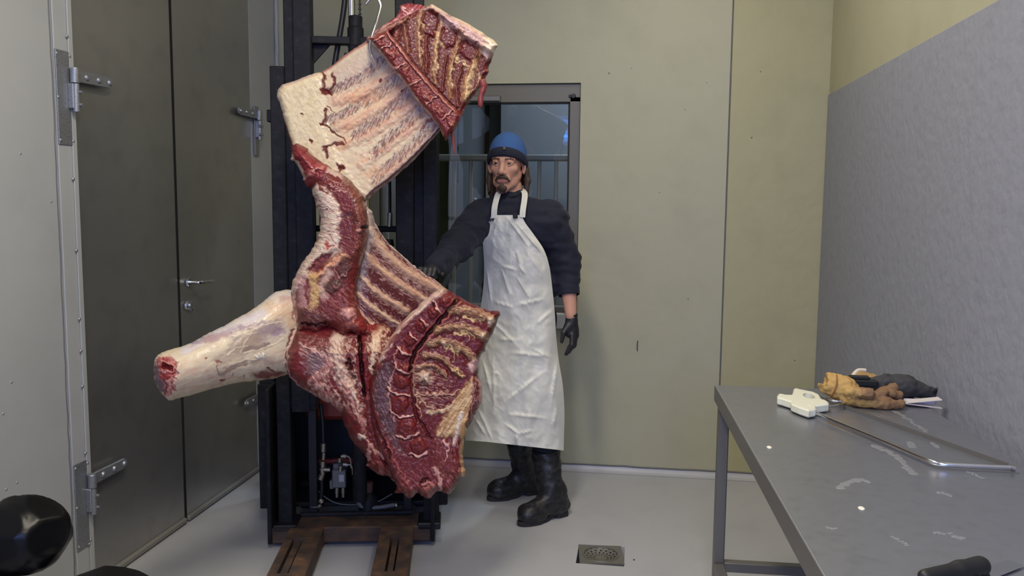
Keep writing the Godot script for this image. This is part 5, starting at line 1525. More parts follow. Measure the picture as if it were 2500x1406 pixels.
func beef_shank(t: Node3D) -> void:
	var z := Relief.new()
	z.start(P("D", [75, 1100, 68, 1000, 74, 880, 112, 820, 200, 775, 330, 740, 470, 690, 600, 612, 720, 552, 850, 490, 960, 422, 1080, 358, 1180, 290, 1260, 228, 1350, 155, 1450, 125, 1560, 120, 1700, 170, 1780, 400, 1760, 700, 1660, 900, 1560, 1000, 1500, 1026, 1350, 1072, 1150, 1096, 950, 1122, 780, 1160, 630, 1202, 450, 1255, 330, 1282, 240, 1308, 180, 1262, 130, 1205, 100, 1150]), GRID, [210, 196, 170], 71, 0.5)
	# whitish skin with a bluish highlight painted along the upper side, creamy below
	z.stroke(P("D", [400, 770, 560, 690, 700, 620, 850, 550, 980, 480, 1100, 420, 1220, 340, 1340, 240, 1460, 180, 1560, 170]), 22, 40, [212, 206, 210], 0.85, 0, 0.8, 0.6)
	z.grain(null, [224, 212, 176], -0.45, 60, 16, 0.1, 0.6, 0.002, 0.25)
	z.grain(null, [196, 170, 148], -0.4, 40, 9, 0.3, 0.5, -0.001, 0.2)
	for q in [[[480, 700, 600, 660, 720, 620], 8, 12, [168, 148, 158]], [[640, 660, 760, 620, 850, 600], 14, 12, [178, 150, 146]], [[780, 590, 900, 540, 1000, 510], 8, 10, [176, 158, 168]], [[1010, 530, 1120, 500, 1260, 470], 10, 8, [166, 146, 150]], [[890, 590, 1000, 560, 1120, 550], 7, 6, [160, 138, 136]], [[1180, 610, 1280, 560, 1400, 530], 34, 30, [158, 138, 142]], [[960, 760, 1060, 690, 1180, 640], 30, 34, [170, 150, 134]], [[1050, 780, 1160, 750, 1300, 720], 18, 12, [140, 122, 114]], [[860, 790, 900, 730, 960, 640], 8, 8, [182, 168, 152]], [[900, 640, 960, 660, 1000, 640], 8, 6, [176, 160, 150]], [[1380, 590, 1440, 570], 22, 14, [160, 140, 150]], [[1150, 900, 1240, 870, 1320, 900], 16, 20, [166, 146, 134]], [[760, 900, 860, 860, 1000, 850], 22, 18, [188, 170, 150]], [[780, 1030, 900, 960, 1060, 900], 14, 10, [160, 138, 122]]]:
		z.stroke(P("D", q[0]), q[1], q[2], q[3], 0.85, -0.003, 0.8, 1.0)
	z.fill(P("D", [1400, 200, 1480, 180, 1560, 180, 1550, 230, 1470, 260, 1420, 240]), [186, 148, 140], 0.8, -0.002, 8)
	for q in [[[920, 585, 1010, 560, 1100, 560, 1240, 500, 1440, 470], 4, 4], [[1030, 590, 1090, 600, 1180, 580], 3, 3], [[1000, 800, 1030, 720, 1080, 640, 1120, 570], 4, 3], [[870, 820, 930, 760, 1000, 730, 1080, 720], 4, 3], [[1040, 800, 1180, 770, 1330, 720, 1460, 650], 5, 3], [[790, 1010, 900, 930, 1040, 880, 1180, 860], 3, 3]]:
		z.stroke(P("D", q[0]), q[1] * 0.8, q[2] * 0.7, [220, 206, 178], 0.7, 0.002, 0.8, 0.5)
	# joint on the right with yellowish fat
	z.stroke(P("D", [1340, 330, 1440, 330, 1520, 380, 1540, 460]), 40, 30, [216, 188, 152], 0.8, 0.003, 0.8)
	z.grain(P("D", [1280, 250, 1560, 230, 1580, 500, 1400, 520]), [206, 150, 116], -0.5, 22, 6, 0.25, 0.6, 0.001)
	z.stroke(P("D", [1565, 150, 1560, 300, 1580, 450]), 6, 5, [150, 60, 64], 0.6, -0.003)
	z.stroke(P("D", [1560, 560, 1530, 650, 1500, 740]), 10, 6, [136, 50, 52], 0.9, -0.004, 0.6)
	z.stroke(P("D", [1600, 560, 1570, 680, 1500, 800, 1490, 900, 1520, 1000]), 14, 8, [216, 186, 158], 0.85, 0.004, 0.7)
	z.stroke(P("D", [1495, 780, 1485, 850, 1500, 930, 1510, 990]), 4, 4, [136, 52, 54], 0.8, -0.002)
	# red streaks along the under side
	z.fill(P("D", [1120, 1020, 1250, 980, 1400, 990, 1510, 1010, 1440, 1050, 1280, 1080, 1160, 1080]), [128, 54, 58], 0.9, -0.003, 8)
	z.stroke(P("D", [1280, 960, 1360, 990, 1440, 1000]), 4, 3, [96, 34, 38], 0.8, -0.003)
	z.stroke(P("D", [770, 1100, 800, 1095, 800, 1120, 830, 1085]), 5, 3, [140, 34, 40], 0.95, -0.002)
	z.grain(P("D", [600, 980, 1100, 960, 1150, 1100, 700, 1190]), [190, 126, 116], -0.3, 28, 7, 0.24, 0.5, 0)
	z.grain(P("D", [330, 880, 700, 900, 760, 1120, 300, 1250]), [206, 150, 138], -0.4, 26, 9, 0.2, 0.45, 0)
	for q in [[[920, 1010, 925, 1060], 2, 2], [[750, 930, 765, 980, 760, 1040], 3, 2], [[740, 900, 790, 880], 5, 3], [[620, 860, 640, 840], 2, 2], [[1030, 1040, 1030, 1080], 2, 2]]:
		z.stroke(P("D", q[0]), q[1], q[2], [150, 84, 76], 0.8, -0.002, 0.7)
	for q in [[1180, 840, 8, 3, 0.9], [1210, 830, 8, 3, 1.2], [1245, 828, 7, 3, 1.7]]:
		var c: Vector2 = P("D", [q[0], q[1]])[0]
		z.blob(c.x, c.y, q[2], q[3], [232, 226, 210], 0.95, 0.004, 0.4, 0.5, q[4])
	# sawn end
	z.fill(P("D", [80, 900, 120, 840, 200, 825, 270, 850, 320, 930, 330, 1030, 290, 1110, 280, 1200, 230, 1270, 180, 1255, 130, 1190, 95, 1130, 72, 1000]), [176, 84, 82], 0.95, -0.008, 5)
	z.grain(P("D", [80, 860, 200, 825, 330, 900, 340, 1050, 280, 1250, 180, 1260, 72, 1000]), [216, 170, 158], 0.8, 8, 4, 0.05, 0.8, 0.004)
	z.grain(P("D", [80, 860, 200, 825, 330, 900, 340, 1050, 280, 1250, 180, 1260, 72, 1000]), [140, 24, 32], 0.9, 8, 4, 0.1, 0.85, -0.004)
	z.blob(408, 895, 14, 9, [128, 30, 34], 0.95, -0.016, 0.4, 1.0, 0.3)
	z.blob(408, 920, 11, 10, [206, 160, 146], 0.8, 0.004, 0.5, 1.6)
	z.stroke(P("D", [140, 1040, 200, 1060, 250, 1020, 300, 1000]), 9, 6, [156, 34, 40], 0.9, -0.004, 0.6, 1.4)
	z.fill(P("D", [72, 940, 100, 930, 130, 1020, 150, 1110, 190, 1220, 140, 1210, 100, 1150, 72, 1060]), [112, 96, 106], 0.9, -0.004, 4)
	z.stroke(P("D", [180, 1090, 215, 1130, 190, 1200]), 7, 6, [120, 60, 70], 0.8, -0.006)
	z.stroke(P("D", [230, 1130, 240, 1200, 210, 1260]), 7, 6, [206, 140, 130], 0.8, 0.004)
	z.rough(0.003, 20.0, -0.45, 2.0).rough(0.001, 6.0)
	beef_part("shank", z, t, func(px, py): return 3.13 + (px - 720.0) * 0.0010, 0.115, 62.0, 0.09, "pale skinned foreleg with sawn red end")

func beef_scraps(t: Node3D) -> void:
	# strips that hang from the cut edges
	var pts := [deep(1104, 318, 3.0), deep(1106, 335, 2.995), deep(1108, 355, 2.997), deep(1109, 377, 2.998)]
	for i in pts.size():
		pts[i] -= BEEF_BASE
	obj("hanging_strip", Shape.new().tube(spline(pts, 4), [0.006, 0.006, 0.0055, 0.006, 0.006, 0.005, 0.005, 0.005, 0.0045, 0.004, 0.004, 0.003, 0.0015], 8), M.beef_red, t)
	pts = [deep(1176, 196, 3.0), deep(1181, 212, 3.0), deep(1174, 234, 3.0), deep(1173, 262, 3.0)]
	for i in pts.size():
		pts[i] -= BEEF_BASE
	obj("hanging_strip", Shape.new().tube(spline(pts, 4), [0.012, 0.014, 0.012, 0.015, 0.012, 0.011, 0.012, 0.0105, 0.009, 0.011, 0.009, 0.010, 0.005], 8), M.beef_red, t)

# ---------------------------------------------------------------- steel hook
func build_hook() -> void:
	var base := deep(917, 150, 2.985)
	var t := thing("meat_hook", "bent steel hook holding up the beef", "hook", base)
	var pts := []
	for q in [[893, 10, 3.0], [901, 0, 3.0], [910, -8, 3.0], [921, -4, 3.0], [928, 10, 3.0], [928, 24, 2.995], [922, 45, 2.985], [914, 70, 2.97], [907, 92, 2.965], [903, 112, 2.975], [905, 130, 2.985], [911, 142, 2.99], [917, 150, 2.995]]:
		pts.append(deep(q[0], q[1], q[2]) - base)
	var sp := spline(pts, 4)
	var rr := []
	for i in sp.size():
		rr.append(0.0048 if i < sp.size() - 6 else 0.0048 * (1.0 - 0.75 * (i - sp.size() + 6) / 6.0))
	obj("hook_rod", Shape.new().tube(sp, rr, 12), M.chrome, t)

# ---------------------------------------------------------------- rounded bodies: a field of joined capsules and ellipsoids, meshed with surface nets
class Field:
	var lo: Vector3
	var cell: float
	var nx: int
	var ny: int
	var nz: int
	var f := PackedFloat32Array()
	func _init(a: Vector3, b: Vector3, c: float) -> void:
		lo = a
		cell = c
		nx = int((b.x - a.x) / c) + 2
		ny = int((b.y - a.y) / c) + 2
		nz = int((b.z - a.z) / c) + 2
		f.resize(nx * ny * nz)
		f.fill(0.5)
	func join(i: int, d: float, k: float) -> void:
		var a := f[i]
		if a > 0.4:
			f[i] = minf(a, d)
			return
		var h := maxf(k - absf(a - d), 0.0) / k
		f[i] = minf(a, d) - h * h * k * 0.25
	func limb(a: Vector3, b: Vector3, ra: float, rb: float, k := 0.02, flat := Vector3.ZERO, squash := 1.0) -> Field:
		# tapered capsule; with flat and squash the section is narrower along that direction
		var m := maxf(ra, rb) + k + 3.0 * cell
		var p0 := (a.min(b) - Vector3.ONE * m - lo) / cell
		var p1 := (a.max(b) + Vector3.ONE * m - lo) / cell
		var ab := b - a
		var l2 := maxf(ab.length_squared(), 1e-9)
		for z in range(maxi(0, int(p0.z)), mini(nz, int(p1.z) + 2)):
			for y in range(maxi(0, int(p0.y)), mini(ny, int(p1.y) + 2)):
				for x in range(maxi(0, int(p0.x)), mini(nx, int(p1.x) + 2)):
					var q := lo + Vector3(x, y, z) * cell - a
					var t := clampf(q.dot(ab) / l2, 0.0, 1.0)
					var v := q - ab * t
					if squash != 1.0:
						v += flat * v.dot(flat) * (1.0 / squash - 1.0)
					join((z * ny + y) * nx + x, v.length() - lerpf(ra, rb, t), k)
		return self
	func egg(c: Vector3, r: Vector3, k := 0.02, turn := Basis(), cut := false) -> Field:
		var mr := maxf(r.x, maxf(r.y, r.z)) + k + 3.0 * cell
		var p0 := (c - Vector3.ONE * mr - lo) / cell
		var p1 := (c + Vector3.ONE * mr - lo) / cell
		var inv := turn.inverse()
		for z in range(maxi(0, int(p0.z)), mini(nz, int(p1.z) + 2)):
			for y in range(maxi(0, int(p0.y)), mini(ny, int(p1.y) + 2)):
				for x in range(maxi(0, int(p0.x)), mini(nx, int(p1.x) + 2)):
					var q := inv * (lo + Vector3(x, y, z) * cell - c)
					var s := q / r
					var l := s.length()
					var g := (s / r).length()
					var d := l * (l - 1.0) / maxf(g, 1e-4) if l > 1e-4 else -minf(r.x, minf(r.y, r.z))
					var i := (z * ny + y) * nx + x
					if cut:
						var e := -d
						var h := maxf(k - absf(f[i] - e), 0.0) / k
						f[i] = maxf(f[i], e) + h * h * k * 0.25
					else:
						join(i, d, k)
		return self
	func cut_plane(p: Vector3, n: Vector3, above := -100.0) -> Field:
		# removes what lies on the side n points to
		for z in nz:
			for y in ny:
				for x in nx:
					var i := (z * ny + y) * nx + x
					if lo.y + y * cell > above:
						f[i] = maxf(f[i], (lo + Vector3(x, y, z) * cell - p).dot(n))
		return self
	func wrinkle(noise: FastNoiseLite, amp: float, stretch := Vector3.ONE) -> Field:
		for z in nz:
			for y in ny:
				for x in nx:
					var i := (z * ny + y) * nx + x
					if absf(f[i]) < 0.08:
						var p := (lo + Vector3(x, y, z) * cell) * stretch
						f[i] += amp * noise.get_noise_3dv(p)
		return self
	func grad(p: Vector3) -> Vector3:
		var q := (p - lo) / cell
		var x := clampi(int(q.x), 1, nx - 3)
		var y := clampi(int(q.y), 1, ny - 3)
		var z := clampi(int(q.z), 1, nz - 3)
		var t := q - Vector3(x, y, z)
		var out := Vector3.ZERO
		for dz in 2:
			for dy in 2:
				for dx in 2:
					var w := (t.x if dx else 1.0 - t.x) * (t.y if dy else 1.0 - t.y) * (t.z if dz else 1.0 - t.z)
					var i := ((z + dz) * ny + y + dy) * nx + x + dx
					out += w * Vector3(f[i + 1] - f[i - 1], f[i + nx] - f[i - nx], f[i + nx * ny] - f[i - nx * ny])
		return out.normalized()
	func mesh(into: Array, paint = null) -> void:
		# into: [vertices, normals, colours, indices]
		var V: PackedVector3Array = into[0]
		var N: PackedVector3Array = into[1]
		var C: PackedColorArray = into[2]
		var I: PackedInt32Array = into[3]
		var ids := {}
		var sx := 1
		var sy := nx
		var sz := nx * ny
		for z in nz - 1:
			for y in ny - 1:
				for x in nx - 1:
					var i := z * sz + y * sy + x
					var inside := 0
					for k in 8:
						if f[i + (sx if k & 1 else 0) + (sy if k & 2 else 0) + (sz if k & 4 else 0)] < 0.0:
							inside += 1
					if inside == 0 or inside == 8:
						continue
					var p := Vector3.ZERO
					var n := 0
					for e in 12:
						var ax := e / 4
						var u := e % 4
						var o := Vector3i.ZERO
						o[(ax + 1) % 3] = u & 1
						o[(ax + 2) % 3] = u >> 1
						var a := i + o.x * sx + o.y * sy + o.z * sz
						var b: int = a + [sx, sy, sz][ax]
						if (f[a] < 0.0) != (f[b] < 0.0):
							var t := f[a] / (f[a] - f[b])
							var q := Vector3(o)
							q[ax] += t
							p += q
							n += 1
					p = lo + (Vector3(x, y, z) + p / n) * cell
					ids[i] = V.size()
					V.append(p)
					var g := grad(p)
					N.append(g)
					C.append(paint.call(p, g) if paint != null else Color.WHITE)
		for i in ids:
			var x: int = i % nx
			var y: int = (i / nx) % ny
			var z: int = i / sz
			for ax in 3:
				var st: int = [sx, sy, sz][ax]
				var u: int = [sy, sz, sx][ax]
				var w: int = [sz, sx, sy][ax]
				if (f[i] < 0.0) == (f[i + st] < 0.0):
					continue
				if not (ids.has(i - u) and ids.has(i - w) and ids.has(i - u - w)):
					continue
				var q := [ids[i], ids[i - u], ids[i - u - w], ids[i - w]]
				if f[i] < 0.0:
					I.append_array([q[0], q[2], q[1], q[0], q[3], q[2]])
				else:
					I.append_array([q[0], q[1], q[2], q[0], q[2], q[3]])
		into[0] = V
		into[1] = N
		into[2] = C
		into[3] = I

func arrays() -> Array:
	return [PackedVector3Array(), PackedVector3Array(), PackedColorArray(), PackedInt32Array()]

func from_arrays(d: Array) -> ArrayMesh:
	var arr := []
	arr.resize(Mesh.ARRAY_MAX)
	arr[Mesh.ARRAY_VERTEX] = d[0]
	arr[Mesh.ARRAY_NORMAL] = d[1]
	arr[Mesh.ARRAY_COLOR] = d[2]
	arr[Mesh.ARRAY_INDEX] = d[3]
	var m := ArrayMesh.new()
	m.add_surface_from_arrays(Mesh.PRIMITIVE_TRIANGLES, arr)
	return m

func solid(fd: Field, paint = null) -> ArrayMesh:
	var d := arrays()
	fd.mesh(d, paint)
	return from_arrays(d)

# offsets a second array set behind the first
func append_solid(d: Array, fd: Field, t: Transform3D, paint) -> void:
	var e := arrays()
	fd.mesh(e, paint)
	var n: int = d[0].size()
	for p in e[0]:
		d[0].append(t * p)
	for p in e[1]:
		d[1].append(t.basis * p)
	d[2].append_array(e[2])
	for i in e[3]:
		d[3].append(i + n)

# ---------------------------------------------------------------- the butcher
const PB := Vector3(-0.53, 0, -3.95)

func pp(px: float, py: float, z: float) -> Vector3:
	return onz(px, py, z) - PB

func lc(r: int, g: int, b: int, gain := 1.0) -> Color:
	return Color(Relief.lin(r) * gain, Relief.lin(g) * gain, Relief.lin(b) * gain)

func build_person() -> void:
	var t := thing("person", "man in white apron, navy sweater, blue beanie and black rubber boots", "person", PB)
	var nz := FastNoiseLite.new()
	nz.seed = 5
	nz.frequency = 1.0
	nz.fractal_octaves = 2
	var skin := mat(Color.WHITE, 0.5, 0.0, 0.4)
	skin.vertex_color_use_as_albedo = true
	skin.subsurf_scatter_enabled = true
	skin.subsurf_scatter_strength = 0.08
	var navy := world_tex(mat(c8(23, 26, 46), 0.85), tinted_noise(0.2, mottle(c8(240, 240, 240), 0.25), 2, 81), 6.0)
	navy.rim_enabled = true
	navy.rim = 0.3
	# joints
	var neck := pp(1246, 470, -3.94)
	var chest := pp(1262, 580, -3.94)
	var waist := pp(1268, 720, -3.96)
	var hip := pp(1270, 800, -3.96)
	var sh_r := pp(1172, 535, -3.9)
	var el_r := pp(1116, 600, -3.66)
	var wr_r := pp(1056, 660, -3.37)
	var sh_l := pp(1344, 536, -3.93)
	var el_l := pp(1381, 640, -3.97)
	var wr_l := pp(1393, 760, -3.9)
	var hipj_r := pp(1236, 810, -3.98)
	var hipj_l := pp(1306, 810, -3.94)
	# boots stand where the photograph shows their soles
	var toe1 := ony(1193, 1222, 0) - PB
	var heel1 := ony(1300, 1203, 0) - PB
	var toe2 := ony(1268, 1284, 0) - PB
	var heel2 := ony(1362, 1258, 0) - PB
	var ank1 := heel1.lerp(toe1, 0.2) + Vector3(0, 0.1, 0)
	var ank2 := heel2.lerp(toe2, 0.2) + Vector3(0, 0.1, 0)
	var knee1 := pp(1262, 1000, -4.02)
	var knee2 := pp(1322, 1010, -3.93)
	# ---- body: one skin surface, the head and its finer grid joined to it
	var d := arrays()
	var b := Field.new(Vector3(-0.45, 0.02, -0.35), Vector3(0.42, 1.62, 0.72), 0.012)
	b.limb(chest + Vector3(-0.07, 0.02, 0), chest + Vector3(0.07, 0.02, 0), 0.1, 0.1, 0.05)
	b.limb(waist + Vector3(-0.06, 0, 0), waist + Vector3(0.06, 0, 0), 0.085, 0.085, 0.06)
	b.limb(hip + Vector3(-0.06, 0, 0), hip + Vector3(0.06, 0, 0), 0.095, 0.095, 0.06)
	b.limb(neck + Vector3(0, -0.1, -0.01), neck + Vector3(0, 0.03, 0), 0.06, 0.054, 0.05)
	b.limb(sh_r, el_r, 0.052, 0.042, 0.03).limb(el_r, wr_r, 0.042, 0.026, 0.02)
	b.limb(sh_l, el_l, 0.052, 0.042, 0.03).limb(el_l, el_l.lerp(wr_l, 0.35), 0.044, 0.043, 0.02).limb(el_l.lerp(wr_l, 0.35), wr_l + (wr_l - el_l).normalized() * 0.02, 0.043, 0.0275, 0.02)
	b.limb(hipj_r, knee1, 0.08, 0.055, 0.03).limb(knee1, ank1, 0.055, 0.035, 0.02).limb(ank1, heel1.lerp(toe1, 0.8) + Vector3(0, 0.04, 0), 0.035, 0.025)
	b.limb(hipj_l, knee2, 0.08, 0.055, 0.03).limb(knee2, ank2, 0.055, 0.035, 0.02).limb(ank2, heel2.lerp(toe2, 0.8) + Vector3(0, 0.04, 0), 0.035, 0.025)
	var skin_c := lc(178, 134, 114, 1.25)
	append_solid(d, b, Transform3D(), func(_p, _n): return skin_c)
	var hc := pp(1238, 398, -3.92)
	var ht := Transform3D(Basis(Vector3.UP, -0.10) * Basis(Vector3.RIGHT, 0.03) * Basis(Vector3.BACK, -0.02), hc)
	var h := Field.new(Vector3(-0.11, -0.19, -0.13), Vector3(0.11, 0.15, 0.14), 0.0034)
	h.egg(Vector3(0, 0.04, -0.015), Vector3(0.074, 0.092, 0.093), 0.02)
	h.egg(Vector3(0, -0.03, 0.018), Vector3(0.058, 0.082, 0.07), 0.03)
	for s in [-1.0, 1.0]:
		h.limb(Vector3(s * 0.048, -0.055, -0.005), Vector3(s * 0.036, -0.092, 0.03), 0.019, 0.016, 0.025)
		h.limb(Vector3(s * 0.036, -0.092, 0.03), Vector3(s * 0.01, -0.116, 0.066), 0.016, 0.017, 0.02)
		h.egg(Vector3(s * 0.043, -0.028, 0.052), Vector3(0.018, 0.014, 0.018), 0.024)
		h.egg(Vector3(s * 0.08, -0.02, -0.008), Vector3(0.009, 0.032, 0.02), 0.008, Basis(Vector3.UP, s * 0.35))
		h.egg(Vector3(s * 0.078, -0.02, 0.004), Vector3(0.006, 0.018, 0.01), 0.006, Basis(Vector3.UP, s * 0.35), true)
		h.limb(Vector3(s * 0.012, 0.012, 0.084), Vector3(s * 0.045, 0.014, 0.068), 0.009, 0.008, 0.018)
	h.egg(Vector3(0, 0.03, 0.062), Vector3(0.05, 0.03, 0.02), 0.02)
	h.limb(Vector3(0, -0.118, 0.066), Vector3(0, -0.112, 0.072), 0.02, 0.017, 0.015)
	for s in [-1.0, 1.0]:
		h.egg(Vector3(s * 0.031, -0.004, 0.093), Vector3(0.019, 0.0125, 0.018), 0.012, Basis(), true)
	h.limb(Vector3(0, 0.006, 0.08), Vector3(0, -0.038, 0.102), 0.009, 0.0125, 0.012)
	h.egg(Vector3(0, -0.043, 0.104), Vector3(0.0125, 0.0105, 0.012), 0.008)
	for s in [-1.0, 1.0]:
		h.egg(Vector3(s * 0.013, -0.046, 0.094), Vector3(0.009, 0.008, 0.011), 0.006)
		h.egg(Vector3(s * 0.007, -0.053, 0.102), Vector3(0.004, 0.003, 0.004), 0.003, Basis(), true)
		# lids round the eye
		h.limb(Vector3(s * 0.017, 0.0, 0.0795), Vector3(s * 0.031, 0.005, 0.0835), 0.0042, 0.0052, 0.004)
		h.limb(Vector3(s * 0.031, 0.0055, 0.0835), Vector3(s * 0.046, 0.001, 0.074), 0.0042, 0.0036, 0.004)
		h.limb(Vector3(s * 0.017, -0.006, 0.079), Vector3(s * 0.031, -0.0105, 0.0805), 0.003, 0.0034, 0.005)
		h.limb(Vector3(s * 0.031, -0.0105, 0.0805), Vector3(s * 0.046, -0.005, 0.073), 0.0034, 0.003, 0.005)
		h.limb(Vector3(s * 0.016, -0.05, 0.088), Vector3(s * 0.034, -0.078, 0.074), 0.005, 0.005, 0.012)
	h.egg(Vector3(0, -0.072, 0.076), Vector3(0.03, 0.018, 0.014), 0.014)
	h.limb(Vector3(-0.02, -0.079, 0.084), Vector3(0.02, -0.079, 0.084), 0.0042, 0.0042, 0.006)
	h.limb(Vector3(-0.016, -0.086, 0.085), Vector3(0.016, -0.086, 0.085), 0.005, 0.005, 0.006)
	h.limb(Vector3(0, -0.07, -0.03), Vector3(0, -0.19, -0.02), 0.056, 0.058, 0.03)
	var lip := lc(168, 104, 96, 1.25)
	var brow := lc(76, 54, 44, 1.2)
	var stub := lc(140, 100, 84, 1.25)
	append_solid(d, h, ht, func(p, _n):
		var c: Color = skin_c
		if p.z > 0.05:
			var ax: float = absf(p.x)
			if ax < 0.021 and absf(p.y + 0.083) < 0.007:
				c = lip
			var by: float = 0.0165 + 0.12 * (ax - 0.02) - maxf(0.0, ax - 0.04) * 0.5
			if ax > 0.013 and ax < 0.053 and absf(p.y - by) < 0.0042:
				c = brow
		if p.y < -0.07 and p.y > -0.13 and p.z > 0.0 and nz.get_noise_3dv(p * 300.0) > -0.1:
			c = c.lerp(stub, 0.45)
		return c)
	obj("body", from_arrays(d), skin, t)
	# eyes
	for s in [-1.0, 1.0]:
		var e := Field.new(Vector3(-0.016, -0.016, -0.016), Vector3(0.016, 0.016, 0.016), 0.0018)
		e.egg(Vector3.ZERO, Vector3.ONE * 0.0122, 0.001)
		var look := Vector3(-0.12, 0.0, 1.0).normalized()
		var ed := arrays()
		append_solid(ed, e, ht * Transform3D(Basis(), Vector3(s * 0.031, -0.003, 0.0715)), func(p, _n):
			var q: float = p.normalized().dot(look)
			return lc(24, 18, 16) if q > 0.9 else (lc(58, 44, 34) if q > 0.8 else lc(150, 138, 130)))
		var em := mat(Color.WHITE, 0.15)
		em.vertex_color_use_as_albedo = true
		obj("eye", from_arrays(ed), em, t)
	# moustache, goatee and hair
	var hairm := world_tex(mat(Color.WHITE, 0.6), tinted_noise(0.15, [[0.0, c8(40, 28, 22)], [0.5, c8(66, 48, 38)], [1.0, c8(104, 80, 62)]], 3, 91), 20.0)
	var hairf := FastNoiseLite.new()
	hairf.frequency = 1.0
	hairf.seed = 9
	var mo := Field.new(Vector3(-0.05, -0.15, 0.02), Vector3(0.05, -0.04, 0.12), 0.0028)
	for s in [-1.0, 1.0]:
		mo.limb(Vector3(s * 0.004, -0.064, 0.094), Vector3(s * 0.02, -0.068, 0.088), 0.0075, 0.0075, 0.006)
		mo.limb(Vector3(s * 0.02, -0.068, 0.088), Vector3(s * 0.033, -0.082, 0.076), 0.007, 0.0045, 0.005)
	mo.wrinkle(hairf, 0.003, Vector3(160, 60, 160))
	var go := Field.new(Vector3(-0.05, -0.16, 0.02), Vector3(0.05, -0.08, 0.12), 0.0028)
	go.egg(Vector3(0, -0.115, 0.081), Vector3(0.024, 0.015, 0.015), 0.008).egg(Vector3(0, -0.1, 0.085), Vector3(0.009, 0.01, 0.006), 0.008).egg(Vector3(0, -0.128, 0.073), Vector3(0.019, 0.011, 0.013), 0.008)
	go.wrinkle(hairf, 0.004, Vector3(160, 50, 160))
	for q in [["moustache", mo], ["goatee", go]]:
		var md := arrays()
		append_solid(md, q[1], ht, null)
		obj(q[0], from_arrays(md), hairm, t)
	var ha := Field.new(Vector3(-0.14, -0.2, -0.15), Vector3(0.14, 0.06, 0.08), 0.004)
	for s in [-1.0, 1.0]:
		for i in 6:
			var a := i / 5.0
			ha.limb(Vector3(s * (0.083 - 0.012 * a), 0.0, -0.02 - 0.05 * a), Vector3(s * (0.094 - 0.02 * a), -0.08, -0.03 - 0.05 * a), 0.012, 0.014, 0.008)
			ha.limb(Vector3(s * (0.094 - 0.02 * a), -0.08, -0.03 - 0.05 * a), Vector3(s * (0.09 - 0.012 * a + 0.006 * (i % 2)), -0.135 - 0.012 * (i % 3), -0.02 - 0.05 * a), 0.014, 0.006, 0.008)
	ha.egg(Vector3(0, -0.05, -0.085), Vector3(0.07, 0.08, 0.03), 0.02)
	ha.wrinkle(hairf, 0.005, Vector3(170, 25, 170))
	var hd := arrays()
	append_solid(hd, ha, ht, null)
	obj("hair", from_arrays(hd), hairm, t)
	# ---- beanie: knitted dome with a turned-up cuff
	var dome := Shape.new()
	var cuff := Shape.new()
	var N := 40
	var edge := func(a: float) -> float:
		# height of the lower brim round the head; a = 0 faces forward
		var c := cos(a)
		return (0.052 if c > 0 else 0.0) * 1.0 * maxf(c, 0.0) ** 0.8 - 0.022 - 0.035 * maxf(-c, 0.0)
	var ring := func(a: float, y: float, grow: float) -> Vector3:
		var v := clampf((y - 0.02) / 0.125, -0.5, 1.0)
		var w := sqrt(maxf(0.0, 1.0 - maxf(v, 0.0) ** 2.4))
		return ht * Vector3(sin(a) * (0.089 * w + grow), y, cos(a) * (0.104 * w + grow) - 0.012)
	for i in N:
		var a0 := TAU * i / N
		var a1 := TAU * (i + 1) / N
		for j in 12:
			var f0 := j / 12.0
			var f1 := (j + 1) / 12.0
			var y00: float = lerpf(edge.call(a0) + 0.015, 0.1449, sin(f0 * PI / 2))
			var y01: float = lerpf(edge.call(a0) + 0.015, 0.1449, sin(f1 * PI / 2))
			var y10: float = lerpf(edge.call(a1) + 0.015, 0.1449, sin(f0 * PI / 2))
			var y11: float = lerpf(edge.call(a1) + 0.015, 0.1449, sin(f1 * PI / 2))
			dome.quad(ring.call(a0, y00, 0.0), ring.call(a0, y01, 0.0), ring.call(a1, y11, 0.0), ring.call(a1, y10, 0.0), 1)
		var prof := [[-0.001, -0.006], [0.0, 0.003], [0.01, 0.0075], [0.028, 0.008], [0.040, 0.0055], [0.043, 0.002], [0.041, -0.004]]
		for j in prof.size() - 1:
			var p0: Array = prof[j]
			var p1: Array = prof[j + 1]
			var k0: float = edge.call(a0)
			var k1: float = edge.call(a1)
			cuff.quad(ring.call(a0, k0 + p0[0], p0[1]), ring.call(a0, k0 + p1[0], p1[1]), ring.call(a1, k1 + p1[0], p1[1]), ring.call(a1, k1 + p0[0], p0[1]), 1)
	var knit := noise_tex(0.25, 2, 95)
	var bn := obj("beanie", dome, world_tex(mat(c8(58, 98, 158), 0.9), tinted_noise(0.2, mottle(c8(235, 235, 235), 0.15), 2, 96), 9.0, knit, 0.05), t)
	obj("cuff", cuff, world_tex(mat(c8(30, 34, 52), 0.9), tinted_noise(0.2, mottle(c8(235, 235, 235), 0.2), 2, 97), 9.0, knit, 0.05), bn)
	obj("tag", Shape.new().box(ht * Vector3(0.012, 0.066, 0.103), Vector3(0.011, 0.014, 0.004), 0.001), mat(c8(88, 84, 80), 0.6), bn)
	# ---- sweater
	var sw := Field.new(Vector3(-0.5, 0.72, -0.3), Vector3(0.45, 1.6, 0.74), 0.0105)
	sw.limb(chest + Vector3(-0.085, 0.05, 0), chest + Vector3(0.085, 0.05, 0), 0.118, 0.118, 0.06)
	sw.limb(waist + Vector3(-0.075, 0.03, 0), waist + Vector3(0.075, 0.03, 0), 0.108, 0.108, 0.08)
	sw.limb(hip + Vector3(-0.075, 0.06, 0), hip + Vector3(0.075, 0.06, 0), 0.115, 0.115, 0.06)
	sw.limb(neck + Vector3(0, -0.07, -0.015), sh_r + Vector3(0.02, 0.0, 0), 0.06, 0.075, 0.05)
